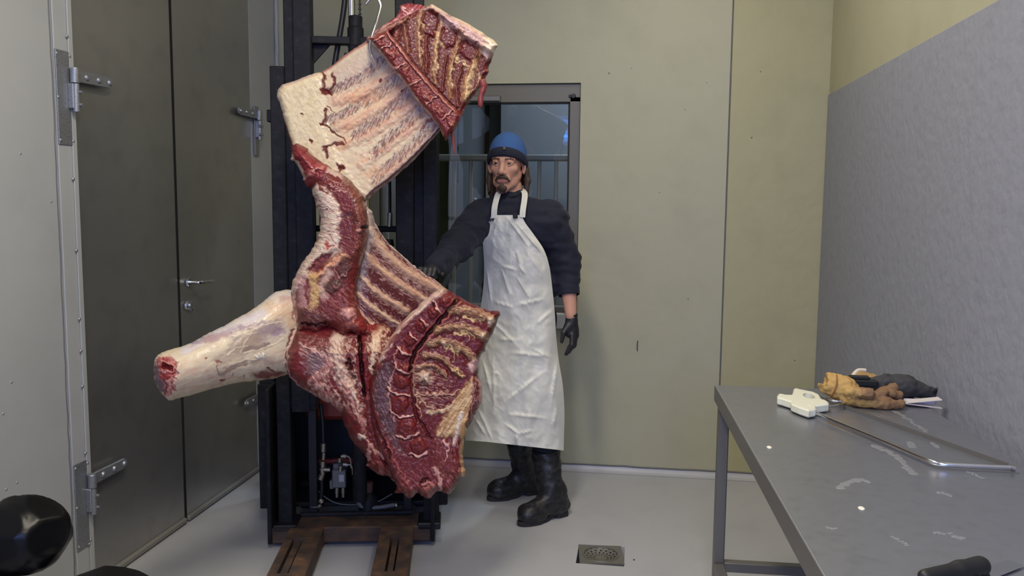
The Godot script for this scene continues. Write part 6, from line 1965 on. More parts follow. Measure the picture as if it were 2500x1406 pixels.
	sw.limb(neck + Vector3(0, -0.07, -0.015), sh_l + Vector3(-0.02, 0.0, 0), 0.06, 0.075, 0.05)
	sw.limb(neck + Vector3(0, -0.08, -0.01), neck + Vector3(0, -0.022, -0.012), 0.075, 0.07, 0.04)
	sw.limb(sh_r, el_r, 0.085, 0.07, 0.05).limb(el_r, wr_r.lerp(el_r, 0.12), 0.07, 0.047, 0.03)
	sw.limb(sh_l, el_l, 0.08, 0.07, 0.05)
	var cuff_l := el_l.lerp(wr_l, 0.56)
	sw.limb(el_l, cuff_l, 0.07, 0.05, 0.03)
	nz.seed = 12
	sw.wrinkle(nz, 0.011, Vector3(9, 24, 9)).wrinkle(nz, 0.005, Vector3(26, 44, 26))
	sw.cut_plane(cuff_l + (wr_l - el_l).normalized() * 0.012, (wr_l - el_l).normalized())
	sw.egg(neck + Vector3(0, 0.045, 0.015), Vector3(0.062, 0.05, 0.066), 0.008, Basis(), true)
	obj("sweater", solid(sw), navy, t)
	# black undershirt collar and the sleeve ribs
	var col := Shape.new()
	var cp := []
	for i in 25:
		var a := TAU * i / 24.0
		cp.append(neck + Vector3(sin(a) * 0.058, -0.008 - 0.012 * cos(a) + 0.01 * absf(sin(a)), cos(a) * 0.06 - 0.008))
	col.tube(cp, 0.014, 8)
	obj("undershirt_collar", col, mat(c8(20, 22, 30), 0.8), t)
	obj("sleeve_rib", Shape.new().lathe([Vector2(0.048, -0.028), Vector2(0.0515, -0.025), Vector2(0.0535, 0.005), Vector2(0.05, 0.028), Vector2(0.044, 0.03)], Transform3D(Basis(Quaternion(Vector3.UP, (el_l - wr_l).normalized())), cuff_l), 24), navy, t)
	# ---- trousers and boots
	var tr := Field.new(Vector3(-0.3, 0.15, -0.3), Vector3(0.35, 1.05, 0.3), 0.013)
	tr.limb(hip + Vector3(-0.07, 0.05, 0), hip + Vector3(0.07, 0.05, 0), 0.107, 0.107, 0.05)
	tr.limb(hipj_r, knee1, 0.095, 0.068, 0.03).limb(knee1, ank1.lerp(knee1, 0.45), 0.068, 0.06, 0.02)
	tr.limb(hipj_l, knee2, 0.095, 0.068, 0.03).limb(knee2, ank2.lerp(knee2, 0.45), 0.068, 0.06, 0.02)
	obj("trousers", solid(tr), mat(c8(24, 25, 34), 0.8), t)
	var bm := world_tex(mat(Color.WHITE, 0.46), tinted_noise(0.02, [[0.0, c8(22, 22, 26)], [0.55, c8(30, 30, 34)], [0.75, c8(52, 52, 55)], [1.0, c8(78, 78, 80)]], 5, 99), 3.0)
	for q in [[heel1, toe1, ank1, knee1], [heel2, toe2, ank2, knee2]]:
		var fw: Vector3 = (q[1] - q[0]).normalized()
		var side := Vector3.UP.cross(fw)
		var heel: Vector3 = q[0]
		var L: float = heel.distance_to(q[1])
		L = maxf(L, 0.28)
		var org: Vector3 = q[1] - fw * L
		var to := func(u: float, y: float, s: float) -> Vector3:
			return org + fw * (u * L) + Vector3(0, y, 0) + side * s
		var top: Vector3 = q[2].lerp(q[3], 0.52)
		var bf := Field.new(org.min(q[1]).min(top) - Vector3(0.1, 0.02, 0.1), org.max(q[1]).max(top) + Vector3(0.1, 0.06, 0.1), 0.0075)
		bf.limb(q[2] + Vector3(0, 0.02, 0), top, 0.056, 0.07, 0.03)
		bf.limb(to.call(0.17, 0.06, 0), to.call(0.22, 0.12, 0), 0.046, 0.052, 0.03)
		bf.limb(to.call(0.2, 0.055, 0), to.call(0.62, 0.05, 0), 0.046, 0.04, 0.03)
		bf.limb(to.call(0.25, 0.11, 0), to.call(0.6, 0.065, 0), 0.045, 0.035, 0.035)
		bf.limb(to.call(0.66, 0.046, -0.012), to.call(0.82, 0.046, -0.008), 0.042, 0.046, 0.03)
		bf.limb(to.call(0.66, 0.046, 0.012), to.call(0.82, 0.046, 0.008), 0.042, 0.046, 0.03)
		bf.limb(to.call(0.05, 0.05, 0), to.call(0.1, 0.05, 0), 0.03, 0.036, 0.03)
		bf.wrinkle(nz, 0.006, Vector3(12, 30, 12))
		bf.cut_plane(Vector3(0, 0.014, 0), Vector3.DOWN)
		bf.cut_plane(top + Vector3(0, 0.02, 0), Vector3.UP)
		var bo := obj("boot", solid(bf), bm, t)
		# ridged sole with heel block
		var so := Shape.new()
		var outl := PackedVector2Array()
		for i in 32:
			var a := TAU * i / 32.0
			var u := 0.6 + 0.43 * cos(a) if cos(a) > 0 else 0.6 + 0.25 * cos(a)
			outl.append(Vector2(u * L, (0.051 - (0.008 if cos(a) < 0 else 0.0)) * sin(a)))
		var bs := Transform3D(Basis(fw, -side, Vector3.UP), org)
		so.prism(outl, 0.001, 0.022, bs, 0.003)
		var hl := PackedVector2Array()
		for i in 20:
			var a := TAU * i / 20.0
			hl.append(Vector2((0.155 + 0.155 * cos(a)) * L, 0.04 * clampf(sin(a) * 1.3, -1, 1)))
		so.prism(hl, 0.001, 0.024, bs, 0.003)
		var arch := PackedVector2Array([Vector2(0.2 * L, -0.033), Vector2(0.45 * L, -0.034), Vector2(0.45 * L, 0.034), Vector2(0.2 * L, 0.033)])
		so.prism(arch, 0.014, 0.026, bs, 0.001)
		obj("sole", so, M.rubber, bo)
	# ---- gloves
	var gm := mat(c8(34, 34, 38), 0.48)
	hand_glove(t, gm, wr_l)
	var g2 := Field.new(wr_r - Vector3(0.12, 0.12, 0.06), wr_r + Vector3(0.14, 0.1, 0.16), 0.005)
	g2.limb(wr_r + Vector3(0, 0, -0.01), wr_r + Vector3(0, -0.005, 0.035), 0.03, 0.034, 0.012)
	for i in 4:
		var sx := -0.03 + i * 0.02
		g2.limb(wr_r + Vector3(sx * 0.7, 0.0, 0.03), wr_r + Vector3(sx, 0.012, 0.09), 0.013, 0.0105, 0.008)
		g2.limb(wr_r + Vector3(sx, 0.012, 0.09), wr_r + Vector3(sx, -0.012, 0.118), 0.0105, 0.009, 0.006)
	g2.limb(wr_r + Vector3(0.02, -0.01, 0.02), wr_r + Vector3(0.055, -0.01, 0.06), 0.013, 0.010, 0.01)
	obj("glove", solid(g2), gm, t)
	build_apron(t)

func hand_glove(t: Node3D, gm: Material, wr: Vector3) -> void:
	# hanging hand: measured at pixels, depth from the wrist
	var z := wr.z + PB.z
	var q := func(px: float, py: float, dz: float) -> Vector3:
		return pp(px, py, z + dz)
	var w: Vector3 = q.call(1396, 772, 0.0)
	var f := Field.new(w - Vector3(0.1, 0.2, 0.08), w + Vector3(0.08, 0.04, 0.09), 0.0034)
	f.limb(q.call(1395.5, 770, 0), q.call(1396, 784, 0), 0.0275, 0.0265, 0.01)
	f.limb(q.call(1395, 785, 0.0), q.call(1396, 806, 0.0), 0.026, 0.03, 0.015)
	f.limb(q.call(1388, 800, 0.012), q.call(1390, 815, 0.012), 0.018, 0.018, 0.015)
	f.limb(q.call(1402, 800, -0.008), q.call(1404, 818, -0.008), 0.018, 0.019, 0.015)
	# fingers: knuckle, middle joint, tip
	for c in [[1397, 818, 0.024, 1396, 842, 0.036, 1386, 853, 0.034, 0.0115], [1402, 819, 0.006, 1400, 844, 0.012, 1384, 858, 0.012, 0.012], [1405, 820, -0.012, 1402, 842, -0.012, 1390, 854, -0.012, 0.0115], [1406, 818, -0.028, 1403, 836, -0.032, 1394, 846, -0.032, 0.0105]]:
		var a: Vector3 = q.call(c[0], c[1], c[2])
		var b: Vector3 = q.call(c[3], c[4], c[5])
		var e: Vector3 = q.call(c[6], c[7], c[8])
		f.limb(a, b, c[9] + 0.002, c[9], 0.008).limb(b, b.lerp(e, 0.55), c[9], c[9] - 0.0015, 0.005).limb(b.lerp(e, 0.55), e + Vector3(-0.003, -0.012, 0), c[9] - 0.0015, c[9] - 0.003, 0.005)
	# thumb from the side of the palm
	var t0: Vector3 = q.call(1386, 797, 0.02)
	var t1: Vector3 = q.call(1376, 812, 0.036)
	var t2: Vector3 = q.call(1371, 834, 0.04)
	f.limb(t0, t1, 0.017, 0.0135, 0.014).limb(t1, t2, 0.0125, 0.0085, 0.006)
	obj("glove", solid(f), gm, t)
	obj("glove_cuff", Shape.new().tube(spline([q.call(1396, 766, 0), q.call(1396, 769, 0), q.call(1396, 772, 0)], 2), [0.0275, 0.0288, 0.0292, 0.0288, 0.028], 20), gm, t)

func build_apron(t: Node3D) -> void:
	# edges of the hanging sheet, row by row: pixel y, left x, right x, depth of the middle, how far the sides fall back
	var rows := [[525, 1200, 1273, -3.80, 0.004], [545, 1192, 1283, -3.79, 0.008], [575, 1178, 1305, -3.78, 0.02], [610, 1180, 1328, -3.775, 0.04], [650, 1182, 1341, -3.775, 0.055], [700, 1180, 1348, -3.785, 0.06], [760, 1172, 1354, -3.78, 0.07], [820, 1166, 1358, -3.775, 0.08], [880, 1158, 1365, -3.77, 0.085], [930, 1152, 1374, -3.765, 0.09], [990, 1146, 1378, -3.76, 0.09], [1040, 1140, 1377, -3.755, 0.09], [1078, 1136, 1376, -3.75, 0.09]]
	var nz := FastNoiseLite.new()
	nz.seed = 31
	nz.frequency = 1.0
	nz.fractal_octaves = 2
	var NU := 90
	var NV := 200
	var V := []
	var creases := [[1238, 530, 1290, 600], [1262, 545, 1330, 625], [1290, 575, 1320, 610], [1205, 560, 1218, 530], [1262, 610, 1270, 645], [1227, 650, 1262, 658], [1270, 650, 1282, 668], [1262, 675, 1295, 730], [1225, 655, 1245, 720], [1190, 660, 1200, 740], [1205, 735, 1255, 750], [1258, 745, 1330, 728], [1310, 790, 1350, 755], [1200, 780, 1260, 840], [1215, 828, 1262, 828], [1205, 870, 1207, 1000], [1210, 910, 1216, 912], [1225, 985, 1330, 905], [1345, 985, 1360, 880], [1350, 1040, 1358, 990], [1235, 1035, 1265, 1058], [1265, 1058, 1300, 1050], [1170, 1000, 1200, 1070], [1240, 1010, 1330, 1020], [1160, 1020, 1185, 1060], [1300, 850, 1340, 870], [1240, 860, 1340, 868], [1180, 880, 1200, 960], [1262, 1060, 1265, 1090]]
	for j in NV + 1:
		var s := float(j) / NV * (rows.size() - 1)
		var i := mini(int(s), rows.size() - 2)
		var f := s - i
		var p0: Array = rows[maxi(i - 1, 0)]
		var p1: Array = rows[i]
		var p2: Array = rows[i + 1]
		var p3: Array = rows[mini(i + 2, rows.size() - 1)]
		var r := []
		for c in 5:
			r.append(0.5 * (2.0 * p1[c] + (p2[c] - p0[c]) * f + (2.0 * p0[c] - 5.0 * p1[c] + 4.0 * p2[c] - p3[c]) * f * f + (3.0 * p1[c] - p0[c] - 3.0 * p2[c] + p3[c]) * f * f * f))
		var line := []
		for k in NU + 1:
			var u := float(k) / NU
			var px: float = lerpf(r[1], r[2], u)
			var py: float = r[0] + (u - 0.2) * 30.0 * smoothstep(0.5, 1.0, float(j) / NV) * (0.9 if u > 0.2 else 0.5)
			var e := absf(2.0 * u - 0.95)
			var z: float = r[3] - r[4] * e * e * e
			var x := px / 1000.0
			var y := py / 1000.0
			# crumpled sheet: ridged folds, wide waves and the long creases
			var n1 := nz.get_noise_2d(x * 16.0 + y * 5.0, y * 11.0 - x * 6.0)
			var n2 := nz.get_noise_2d(x * 34.0 + 40.0 - y * 14.0, y * 30.0 + x * 10.0)
			var n3 := nz.get_noise_2d(x * 12.0 + 80.0, y * 5.0)
			var calm := smoothstep(0.0, 0.12, u) * smoothstep(1.0, 0.9, u) * smoothstep(0.0, 0.1, float(j) / NV)
			z += calm * (0.010 * (0.4 - absf(n1)) + 0.003 * (0.4 - absf(n2))) + 0.016 * n3 * smoothstep(0.05, 0.4, float(j) / NV)
			for c in creases:
				var a := Vector2(c[0], c[1])
				var b := Vector2(c[2], c[3])
				var p := Vector2(px, py)
				if absf(p.x - (a.x + b.x) / 2) > absf(a.x - b.x) / 2 + 20 or absf(p.y - (a.y + b.y) / 2) > absf(a.y - b.y) / 2 + 20:
					continue
				var q := Geometry2D.get_closest_point_to_segment(p, a, b)
				var dd := p.distance_to(q)
				var sd := signf((b - a).cross(p - a))
				var taper := 1.0 - smoothstep(0.3, 1.0, q.distance_to((a + b) / 2) / (a.distance_to(b) / 2 + 1.0)) * 0.8
				z += taper * (0.008 * exp(-dd * dd / 14.0) + sd * 0.005 * exp(-dd / 10.0))
			line.append(pp(px, py, z))
		V.append(line)
	var sh := Shape.new()
	var back := Vector3(0, 0, -0.0018)
	for j in NV:
		for k in NU:
			sh.quad(V[j][k], V[j][k + 1], V[j + 1][k + 1], V[j + 1][k], 1)
			sh.quad(V[j][k] + back, V[j + 1][k] + back, V[j + 1][k + 1] + back, V[j][k + 1] + back, 2)
	for j in NV:
		for k in [0, NU]:
			sh.quad(V[j][k], V[j + 1][k], V[j + 1][k] + back, V[j][k] + back)
	for k in NU:
		for j in [0, NV]:
			sh.quad(V[j][k], V[j][k + 1], V[j][k + 1] + back, V[j][k] + back)
	var am := world_tex(mat(Color.WHITE, 0.45), tinted_noise(0.02, mottle(c8(222, 221, 211), 0.04), 4, 101), 3.0)
	am.backlight_enabled = true
	am.backlight = Color(0.1, 0.1, 0.095)
	var ap := obj("apron", sh, am, t)
	ap.set_meta("label", "crumpled white apron reaching to the boots")
	# neck straps, snap buttons, stain
	for q in [[[1206, 532, -3.796], [1207, 510, -3.806], [1211, 490, -3.835], [1217, 472, -3.87], [1226, 462, -3.93]], [[1275, 530, -3.797], [1277, 510, -3.808], [1280, 490, -3.84], [1281, 472, -3.88], [1274, 462, -3.94]]]:
		var pts := []
		for p in q:
			pts.append(pp(p[0], p[1], p[2]))
		pts = spline(pts, 5)
		var st := Shape.new()
		for i in pts.size() - 1:
			st.bar(pts[i] - (pts[i + 1] - pts[i]) * 0.25, pts[i + 1] + (pts[i + 1] - pts[i]) * 0.25, 0.0024, 0.027, 0.0008, Vector3.RIGHT)
		obj("neck_strap", st, am, ap)
	for p in [[1196, 537], [1203, 536]]:
		var c := pp(p[0], p[1], -3.784)
		obj("snap_button", Shape.new().lathe([Vector2(0, 0.004), Vector2(0.005, 0.003), Vector2(0.006, -0.016)], Transform3D(Basis(Vector3.RIGHT, PI / 2), c), 12), M.black_plastic, ap)
	# small microphone clipped to the bib
	var mc := pp(1258, 527, -3.785)
	obj("clip_microphone", Shape.new().box(mc, Vector3(0.022, 0.024, 0.012), 0.003).box(mc + Vector3(-0.006, 0.014, 0.0), Vector3(0.006, 0.006, 0.006), 0.001), M.black_plastic, ap)
	for p in [[1232, 546, 0.004, 0.006], [1228, 549, 0.002, 0.004], [1238, 544, 0.002, 0.003], [1235, 551, 0.0015, 0.002]]:
		var c := pp(p[0], p[1], -3.789)
		obj("stain", Shape.new().lathe([Vector2(0, 0.0006), Vector2(p[2], 0.0004), Vector2(p[3], -0.012)], Transform3D(Basis(Vector3.RIGHT, PI / 2), c), 7), mat(c8(120, 70, 56), 0.7), ap)

# ---------------------------------------------------------------- things on the steel table
func build_table_things() -> void:
	build_saw()
	build_work_gloves()
	build_pouch()
	build_card()
	build_knife()
	for q in [[1878, 1092, "small oval scrap of white fat near the table edge"], [2103, 1241, "small oval scrap of white fat in the middle of the table"]]:
		var c := ony(q[0], q[1], TH)
		var o := thing("fat_scrap", q[2], "fat scrap", c, 0.0, "scraps of fat on the steel table")
		obj("scrap", Shape.new().lathe([Vector2(0, 0.003), Vector2(0.004, 0.0026), Vector2(0.0062, 0.0012), Vector2(0.0066, 0)], Transform3D(Basis.from_scale(Vector3(1, 1, 1.5)), Vector3.ZERO), 14), mat(c8(228, 222, 208), 0.4), o)

func tb(px: float, py: float, lift: float) -> Vector3:
	return ony(px, py, TH + lift)

func build_saw() -> void:
	var base := tb(1975, 1005, 0.0012)
	var t := thing("bone_saw", "bone saw with ivory plastic handle and tubular steel frame", "saw", base)
	# handle outline measured on an enlarged crop, laid on the table
	var px := func(x: float, y: float) -> Vector2:
		var p := ony(1730.0 + x / 6.25, 920.0 + y / 6.25, TH + 0.026) - base
		return Vector2(p.x, -p.z)
	var outl := PackedVector2Array()
	var pts := [1045, 290, 1062, 264, 1110, 262, 1180, 278, 1258, 280, 1282, 250, 1297, 184, 1325, 175, 1400, 195, 1500, 215, 1600, 235, 1680, 270, 1710, 300, 1700, 322, 1740, 350, 1790, 362, 1838, 395, 1830, 420, 1780, 428, 1640, 445]
	# bridge to the grip hole and round it
	for i in range(0, pts.size(), 2):
		outl.append(px.call(pts[i], pts[i + 1]))
	for p in [[1620, 452], [1648, 478], [1630, 500], [1560, 512], [1530, 520], [1380, 470], [1262, 420], [1250, 380], [1110, 335], [1050, 320]]:
		outl.append(px.call(p[0], p[1]))
	var lay := Transform3D(Basis(Vector3.RIGHT, Vector3(0, 0, -1), Vector3.UP), Vector3.ZERO)
	var c := CSGCombiner3D.new()
	put(c, "handle", t)
	var body := CSGMesh3D.new()
	body.mesh = Shape.new().prism(outl, 0.003, 0.027, lay, 0.004).done()
	body.name = "handle_body"
	c.add_child(body)
	var hole := CSGCylinder3D.new()
	hole.name = "grip_hole"
	hole.operation = CSGShape3D.OPERATION_SUBTRACTION
	hole.radius = 0.017
	hole.height = 0.08
	hole.sides = 24
	var hc: Vector2 = px.call(1530, 300)
	hole.transform = Transform3D(Basis.from_scale(Vector3(1.0, 1.0, 2.2)), Vector3(hc.x, 0.015, -hc.y))
	c.add_child(hole)
	c.material_override = M.ivory
	for p in [[1585, 390], [1545, 440]]:
		var s: Vector2 = px.call(p[0], p[1])
		obj("screw", Shape.new().lathe([Vector2(0, 0.002), Vector2(0.003, 0.0015), Vector2(0.0035, 0)], Transform3D(Basis(), Vector3(s.x, 0.027, -s.y)), 10), M.white_plastic, t)
	obj("lower_jaw", Shape.new().bar(tb(1986, 1000, 0.008) - base, tb(2020, 998, 0.008) - base, 0.016, 0.014, 0.003), M.ivory, t)
	# tubular frame: straight back, bend, end with its bolt
	var fr := []
	for p in [[1982, 1005], [2050, 1033], [2130, 1066], [2200, 1096], [2250, 1118], [2275, 1128], [2300, 1133], [2340, 1136], [2420, 1140], [2470, 1142]]:
		fr.append(tb(p[0], p[1], 0.012) - base)
	obj("frame", Shape.new().tube(spline(fr, 5), 0.0062, 14), M.chrome, t)
	var e0 := tb(2468, 1142, 0.012) - base
	var e1 := tb(2478, 1143, 0.012) - base
	obj("end_bolt", Shape.new().tube([e0, e1], 0.0085, 8), M.table_edge, t)
	# thin blade from the frame's end back to the handle
	var b0 := tb(2462, 1136, 0.006) - base
	var b1 := tb(2052, 990, 0.006) - base
	obj("blade", Shape.new().bar(b0, b1, 0.0012, 0.012, 0.0002), M.table_edge, t)
	# steel tension lever at the handle
	var lv := []
	for p in [[2003, 966], [2020, 975], [2040, 979], [2056, 980], [2059, 985], [2040, 990], [2015, 993], [1992, 996]]:
		lv.append(tb(p[0], p[1], 0.017) - base)
	obj("tension_lever", Shape.new().tube(spline(lv, 4), 0.004, 10), M.chrome, t)

func build_work_gloves() -> void:
	var K := 745.0
	var gmat := world_tex(mat(Color.WHITE, 0.75), tinted_noise(0.05, mottle(c8(240, 240, 240), 0.15), 4, 111), 6.0)
	gmat.vertex_color_use_as_albedo = true
	var nz := FastNoiseLite.new()
	nz.seed = 17
	nz.frequency = 1.0
	var base := tb(2110, 992, 0.0)
	var q := func(px: float, py: float, z: float) -> Vector3:
		return Vector3((px - 2110.0) / K, (992.0 - py) / K, z)
	var yellow := lc(186, 150, 90, 1.15)
	var brown := lc(126, 96, 68, 1.15)
	# front glove, palm up, fingers to the right
	var f := Field.new(Vector3(-0.15, -0.005, -0.1), Vector3(0.15, 0.12, 0.1), 0.0042)
	f.limb(q.call(2034, 945, -0.02), q.call(2062, 952, -0.01), 0.034, 0.036, 0.015)
	f.limb(q.call(2062, 955, -0.01), q.call(2110, 972, 0.0), 0.036, 0.022, 0.02)
	f.limb(q.call(2075, 972, 0.02), q.call(2150, 980, 0.025), 0.02, 0.018, 0.02)
	f.limb(q.call(2150, 980, 0.025), q.call(2186, 980, 0.02), 0.017, 0.013, 0.012)
	f.limb(q.call(2070, 952, 0.035), q.call(2110, 955, 0.045), 0.016, 0.018, 0.012)
	for c in [[2120, 972, 0.0, 2150, 956, 0.012, 0.013], [2135, 972, -0.02, 2170, 960, -0.005, 0.014], [2150, 972, -0.035, 2186, 966, -0.02, 0.015], [2150, 965, -0.04, 2178, 952, -0.035, 0.016]]:
		f.limb(q.call(c[0], c[1], c[2]), q.call(c[3], c[4], c[5]), 0.014, c[6], 0.008)
	f.wrinkle(nz, 0.007, Vector3(50, 60, 50))
	f.egg(q.call(2020, 936, -0.022), Vector3(0.016, 0.028, 0.03), 0.006, Basis(Vector3.BACK, 0.5), true)
	f.cut_plane(Vector3(0, 0.0005, 0), Vector3.DOWN)
	var t := thing("work_glove", "yellow and brown leather work glove lying palm up on the table", "glove", base, 0.0, "leather work gloves on the table")
	var gl := obj("leather", solid(f, func(p, _n):
		var s: float = smoothstep(-0.045, 0.0, p.x + 0.02 * nz.get_noise_3dv(p * 70.0) - maxf(0.0, p.z) * 0.4 + (0.03 if p.z > 0.028 and p.y > 0.03 else 0.0) - (0.03 if p.y < 0.03 and p.z > 0.01 else 0.0))
		return yellow.lerp(brown, s)), gmat, t)
	obj("cuff_seam", Shape.new().tube(spline([q.call(2046, 921, 0.0), q.call(2043, 934, 0.022), q.call(2040, 948, 0.026), q.call(2037, 962, 0.018), q.call(2034, 974, 0.0)], 5), 0.0022, 8), mat(c8(150, 104, 54), 0.8), gl)
	# second glove behind it: only its lined cuff shows
	var f2 := Field.new(Vector3(-0.1, -0.005, -0.09), Vector3(0.12, 0.14, 0.06), 0.0045)
	var b2 := tb(2112, 960, 0.0) + Vector3(-0.01, 0, -0.012)
	f2.limb(Vector3(-0.012, 0.045, 0), Vector3(0.03, 0.04, 0), 0.028, 0.024, 0.012)
	f2.limb(Vector3(0.0, 0.025, -0.01), Vector3(0.07, 0.018, -0.01), 0.022, 0.016, 0.02)
	f2.wrinkle(nz, 0.006, Vector3(50, 60, 50))
	f2.cut_plane(Vector3(0, 0.0005, 0), Vector3.DOWN)
	var t2 := thing("work_glove", "leather work glove with pale fleece cuff behind the front glove", "glove", b2, 0.0, "leather work gloves on the table")
	obj("leather", solid(f2, func(_p, _n): return yellow.lerp(brown, 0.35)), gmat, t2)
	obj("fleece_cuff", Shape.new().tube(spline([Vector3(-0.034, 0.038, 0.018), Vector3(-0.028, 0.06, 0.012), Vector3(-0.012, 0.073, 0.0), Vector3(0.012, 0.073, -0.006)], 5), 0.007, 8), mat(c8(214, 204, 186), 0.95), t2)

func build_pouch() -> void:
	var base := tb(2240, 976, 0.0) + Vector3(-0.03, 0, -0.03)
	var K := 735.0
	var q := func(px: float, py: float, z: float) -> Vector3:
		return Vector3((px - 2240.0) / K + 0.03, (972.0 - py) / K, z)
	var nz := FastNoiseLite.new()
	nz.seed = 4
	nz.frequency = 1.0
	var f := Field.new(Vector3(-0.16, -0.005, -0.08), Vector3(0.14, 0.12, 0.08), 0.0045)
	f.limb(q.call(2172, 940, 0.0), q.call(2215, 945, 0.0), 0.03, 0.034, 0.02)
	f.limb(q.call(2215, 945, 0.0), q.call(2290, 962, 0.0), 0.034, 0.017, 0.02)
	f.limb(q.call(2172, 940, 0.0), q.call(2120, 946, 0.0), 0.024, 0.02, 0.012)
	f.wrinkle(nz, 0.006, Vector3(30, 45, 40))
	f.cut_plane(Vector3(0, 0.0005, 0), Vector3.DOWN)
	var t := thing("tool_pouch", "dark grey fabric pouch with black buckle against the wall", "pouch", base)
	obj("fabric", solid(f), world_tex(mat(c8(62, 62, 64), 0.75), tinted_noise(0.1, mottle(c8(240, 240, 240), 0.15), 3, 121), 8.0), t)
	obj("buckle", Shape.new().box(q.call(2110, 937, 0.02), Vector3(0.11, 0.02, 0.03), 0.004).box(q.call(2078, 934, 0.02), Vector3(0.03, 0.026, 0.03), 0.004).box(q.call(2110, 926, 0.014), Vector3(0.06, 0.01, 0.03), 0.002), M.black_plastic, t)
	obj("strap_loop", Shape.new().tube(spline([q.call(2278, 956, 0.02), q.call(2284, 944, 0.026), q.call(2296, 944, 0.02), q.call(2300, 958, 0.012), q.call(2299, 968, 0.008)], 5), 0.005, 8), M.black_plastic, t)

func build_card() -> void:
	var base := tb(2256, 993, 0.0) + Vector3(-0.01, 0, 0)
	var t := thing("folded_card", "white folded card with open slot beside the pouch", "card", base)
	var m := mat(c8(214, 206, 204), 0.5)
	var lay := Transform3D(Basis(), Vector3.ZERO)
	var top := Shape.new().prism(PackedVector2Array([Vector2(-0.05, 0.012), Vector2(-0.045, 0.0145), Vector2(0.055, 0.029), Vector2(0.055, 0.0265)]), -0.02, 0.02, lay, 0.0)
	obj("upper_flap", top, m, t)
	obj("lower_flap", Shape.new().prism(PackedVector2Array([Vector2(-0.05, 0.012), Vector2(-0.046, 0.01), Vector2(0.056, 0.0005), Vector2(0.056, 0.003)]), -0.02, 0.02, lay, 0.0), m, t)
	obj("inner_edge", Shape.new().box(Vector3(0.0, 0.012, -0.018), Vector3(0.09, 0.016, 0.002), 0.0005), m, t)

func build_knife() -> void:
	var base := tb(2340, 1404, 0.0)
	var t := thing("knife", "knife with black handle and steel blade at the near table end", "knife", base)
	var a := tb(2250, 1416, 0.0) - base
	var b := tb(2392, 1394, 0.0) - base
	var f := Field.new(a.min(b) - Vector3(0.05, 0.005, 0.05), a.max(b) + Vector3(0.05, 0.05, 0.05), 0.004)
	f.limb(a + Vector3(0, 0.013, 0.015), a.lerp(b, 0.6) + Vector3(0, 0.014, 0.012), 0.012, 0.014, 0.01)
	f.limb(a.lerp(b, 0.6) + Vector3(0, 0.014, 0.012), b + Vector3(-0.005, 0.014, 0.012), 0.014, 0.017, 0.01)
	f.cut_plane(Vector3(0, 0.0005, 0), Vector3.DOWN)
	obj("handle", solid(f), M.black_plastic, t)
	var p0 := tb(2392, 1404, 0.004) - base
	var p1 := tb(2482, 1374, 0.004) - base
	obj("blade", Shape.new().bar(p0 + Vector3(0, 0, 0.006), p1, 0.0016, 0.028, 0.0004, Vector3.BACK), M.chrome, t)

# ---------------------------------------------------------------- black rubbish bags on the left
func bag(called: String, label: String, base: Vector3, parts: Array, seed_: int, lo: Vector3, hi: Vector3) -> void:
	var nz := FastNoiseLite.new()
	nz.seed = seed_
	nz.frequency = 1.0
	nz.fractal_octaves = 2
	nz.noise_type = FastNoiseLite.TYPE_CELLULAR
	nz.cellular_return_type = FastNoiseLite.RETURN_DISTANCE
	var f := Field.new(lo, hi, 0.008)
	for p in parts:
		f.egg(p[0], p[1], 0.03)
	f.wrinkle(nz, 0.022, Vector3(13, 10, 13))
	# flat facets where the film is drawn tight
	var rng := RandomNumberGenerator.new()
	rng.seed = seed_
	for i in 16:
		var n := Vector3(rng.randf_range(-1, 1), rng.randf_range(-0.5, 1), rng.randf_range(-0.6, 1)).normalized()
		var p: Array = parts[0]
		n.y = maxf(n.y, 0.05)
		n = n.normalized()
		f.cut_plane(p[0] + n * ((n * p[1]).length() * rng.randf_range(0.9, 1.0) + 0.004), n, p[0].y - 0.3 * p[1].y)
	f.cut_plane(Vector3(0, 0.003, 0), Vector3.DOWN)
	var t := thing(called, label, "bag", base, 0.0, "black rubbish bags by the left wall")
	obj("film", solid(f), M.bag, t)

func build_bags() -> void:
	M.bag = mat(c8(7, 7, 9), 0.34, 0.0, 0.35)
	# lower bag stands on the floor, its top just reaches into view; the upper one lies on it against the wall
	var lc_ := deep(262, 1470, 2.12)
	var lb := Vector3(lc_.x, 0, lc_.z)
	var top := deep(255, 1392, 2.12).y
	bag("rubbish_bag", "black rubbish bag at the bottom edge in front of the door", lb, [[Vector3(0, top - 0.19, 0), Vector3(0.15, 0.2, 0.15)], [Vector3(0.03, 0.2, 0.02), Vector3(0.15, 0.22, 0.15)]], 3, Vector3(-0.42, -0.01, -0.3), Vector3(0.3, top + 0.08, 0.32))
	var uc := deep(62, 1305, 2.1)
	var ub := Vector3(uc.x, 0, uc.z)
	bag("rubbish_bag", "bulging glossy black rubbish bag against the painted wall panel", ub, [[Vector3(-0.01, uc.y, 0), Vector3(0.105, 0.088, 0.1)], [Vector3(-0.12, uc.y - 0.02, 0.03), Vector3(0.12, 0.085, 0.1)], [Vector3(-0.14, uc.y - 0.28, 0.06), Vector3(0.15, 0.24, 0.16)], [Vector3(-0.15, 0.15, 0.06), Vector3(0.15, 0.2, 0.16)]], 8, Vector3(-0.32, -0.01, -0.2), Vector3(0.16, uc.y + 0.14, 0.28))

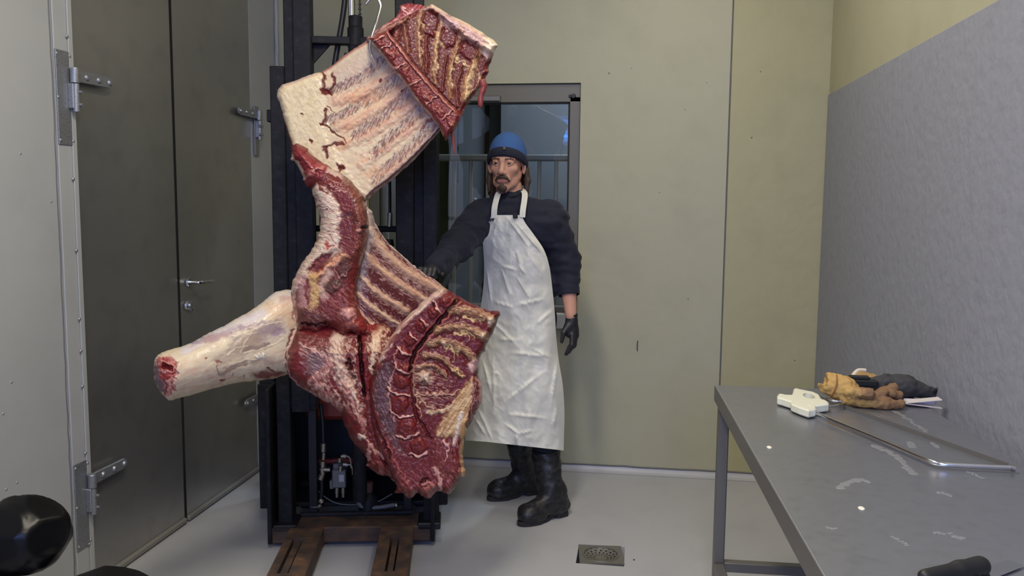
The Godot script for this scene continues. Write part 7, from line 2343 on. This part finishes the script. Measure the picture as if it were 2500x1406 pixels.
# ---------------------------------------------------------------- floor drain and marks
func build_small_things() -> void:
	var c := Vector3(-0.112, 0, -3.474)
	var t := thing("floor_drain", "square steel floor drain with round perforated bowl", "drain", c)
	t.rotation.y = 0.1
	var w := 0.093
	var R := 0.074
	var pl := Shape.new()
	var n := 32
	for i in n:
		var a0 := TAU * i / n
		var a1 := TAU * (i + 1) / n
		var e0 := Vector2(cos(a0), sin(a0)) / maxf(absf(cos(a0)), absf(sin(a0))) * w
		var e1 := Vector2(cos(a1), sin(a1)) / maxf(absf(cos(a1)), absf(sin(a1))) * w
		var y := 0.003
		pl.quad(Vector3(cos(a0) * R, y, sin(a0) * R), Vector3(cos(a1) * R, y, sin(a1) * R), Vector3(e1.x, y, e1.y), Vector3(e0.x, y, e0.y))
		pl.quad(Vector3(e0.x, y, e0.y), Vector3(e1.x, y, e1.y), Vector3(e1.x, -0.01, e1.y), Vector3(e0.x, -0.01, e0.y))
	obj("plate", pl, M.drain, t)
	obj("rim", Shape.new().lathe([Vector2(R + 0.004, 0.003), Vector2(R + 0.003, 0.006), Vector2(R - 0.002, 0.006), Vector2(R - 0.003, 0.0)], Transform3D(), 40), M.drain, t)
	# bowl with real holes: rings of cells, some of them left open
	var bw := Shape.new()
	var rings := [0.0, 0.012, 0.02, 0.026, 0.034, 0.04, 0.048, 0.054, 0.062, 0.068, R]
	for r in rings.size() - 1:
		for i in 48:
			if (r % 2 == 1) and r > 1 and i % 3 == (r / 2) % 3:
				continue
			var a0 := TAU * i / 48
			var a1 := TAU * (i + 1) / 48
			var y0: float = -0.016 + 0.018 * pow(rings[r] / R, 2.0)
			var y1: float = -0.016 + 0.018 * pow(rings[r + 1] / R, 2.0)
			bw.quad(Vector3(cos(a0) * rings[r], y0, sin(a0) * rings[r]), Vector3(cos(a1) * rings[r], y0, sin(a1) * rings[r]), Vector3(cos(a1) * rings[r + 1], y1, sin(a1) * rings[r + 1]), Vector3(cos(a0) * rings[r + 1], y1, sin(a0) * rings[r + 1]), 1)
	obj("perforated_bowl", bw, M.drain, t)
	obj("pit", Shape.new().box(Vector3(0, -0.06, 0), Vector3(0.15, 0.05, 0.15), 0.0), M.dark, t)
	# a nail in the back wall and a small dark speck on the floor
	var nl := onz(1556, 845, ZB)
	var tn := thing("wall_nail", "small bent nail sticking out of the back wall", "nail", nl)
	obj("shaft", Shape.new().tube(spline([Vector3(0.003, 0.03, 0.0), Vector3(0.0, 0.022, 0.012), Vector3(-0.001, 0.0, 0.014), Vector3(0.001, -0.025, 0.008)], 4), 0.002, 6), M.mast_dark, tn)
	var sp := thing("floor_speck", "tiny dark crumb on the floor beside the drain", "crumb", ony(1548, 1367, 0.0))
	obj("crumb", Shape.new().lathe([Vector2(0, 0.004), Vector2(0.003, 0.003), Vector2(0.0045, 0)], Transform3D(), 7), M.rubber, sp)
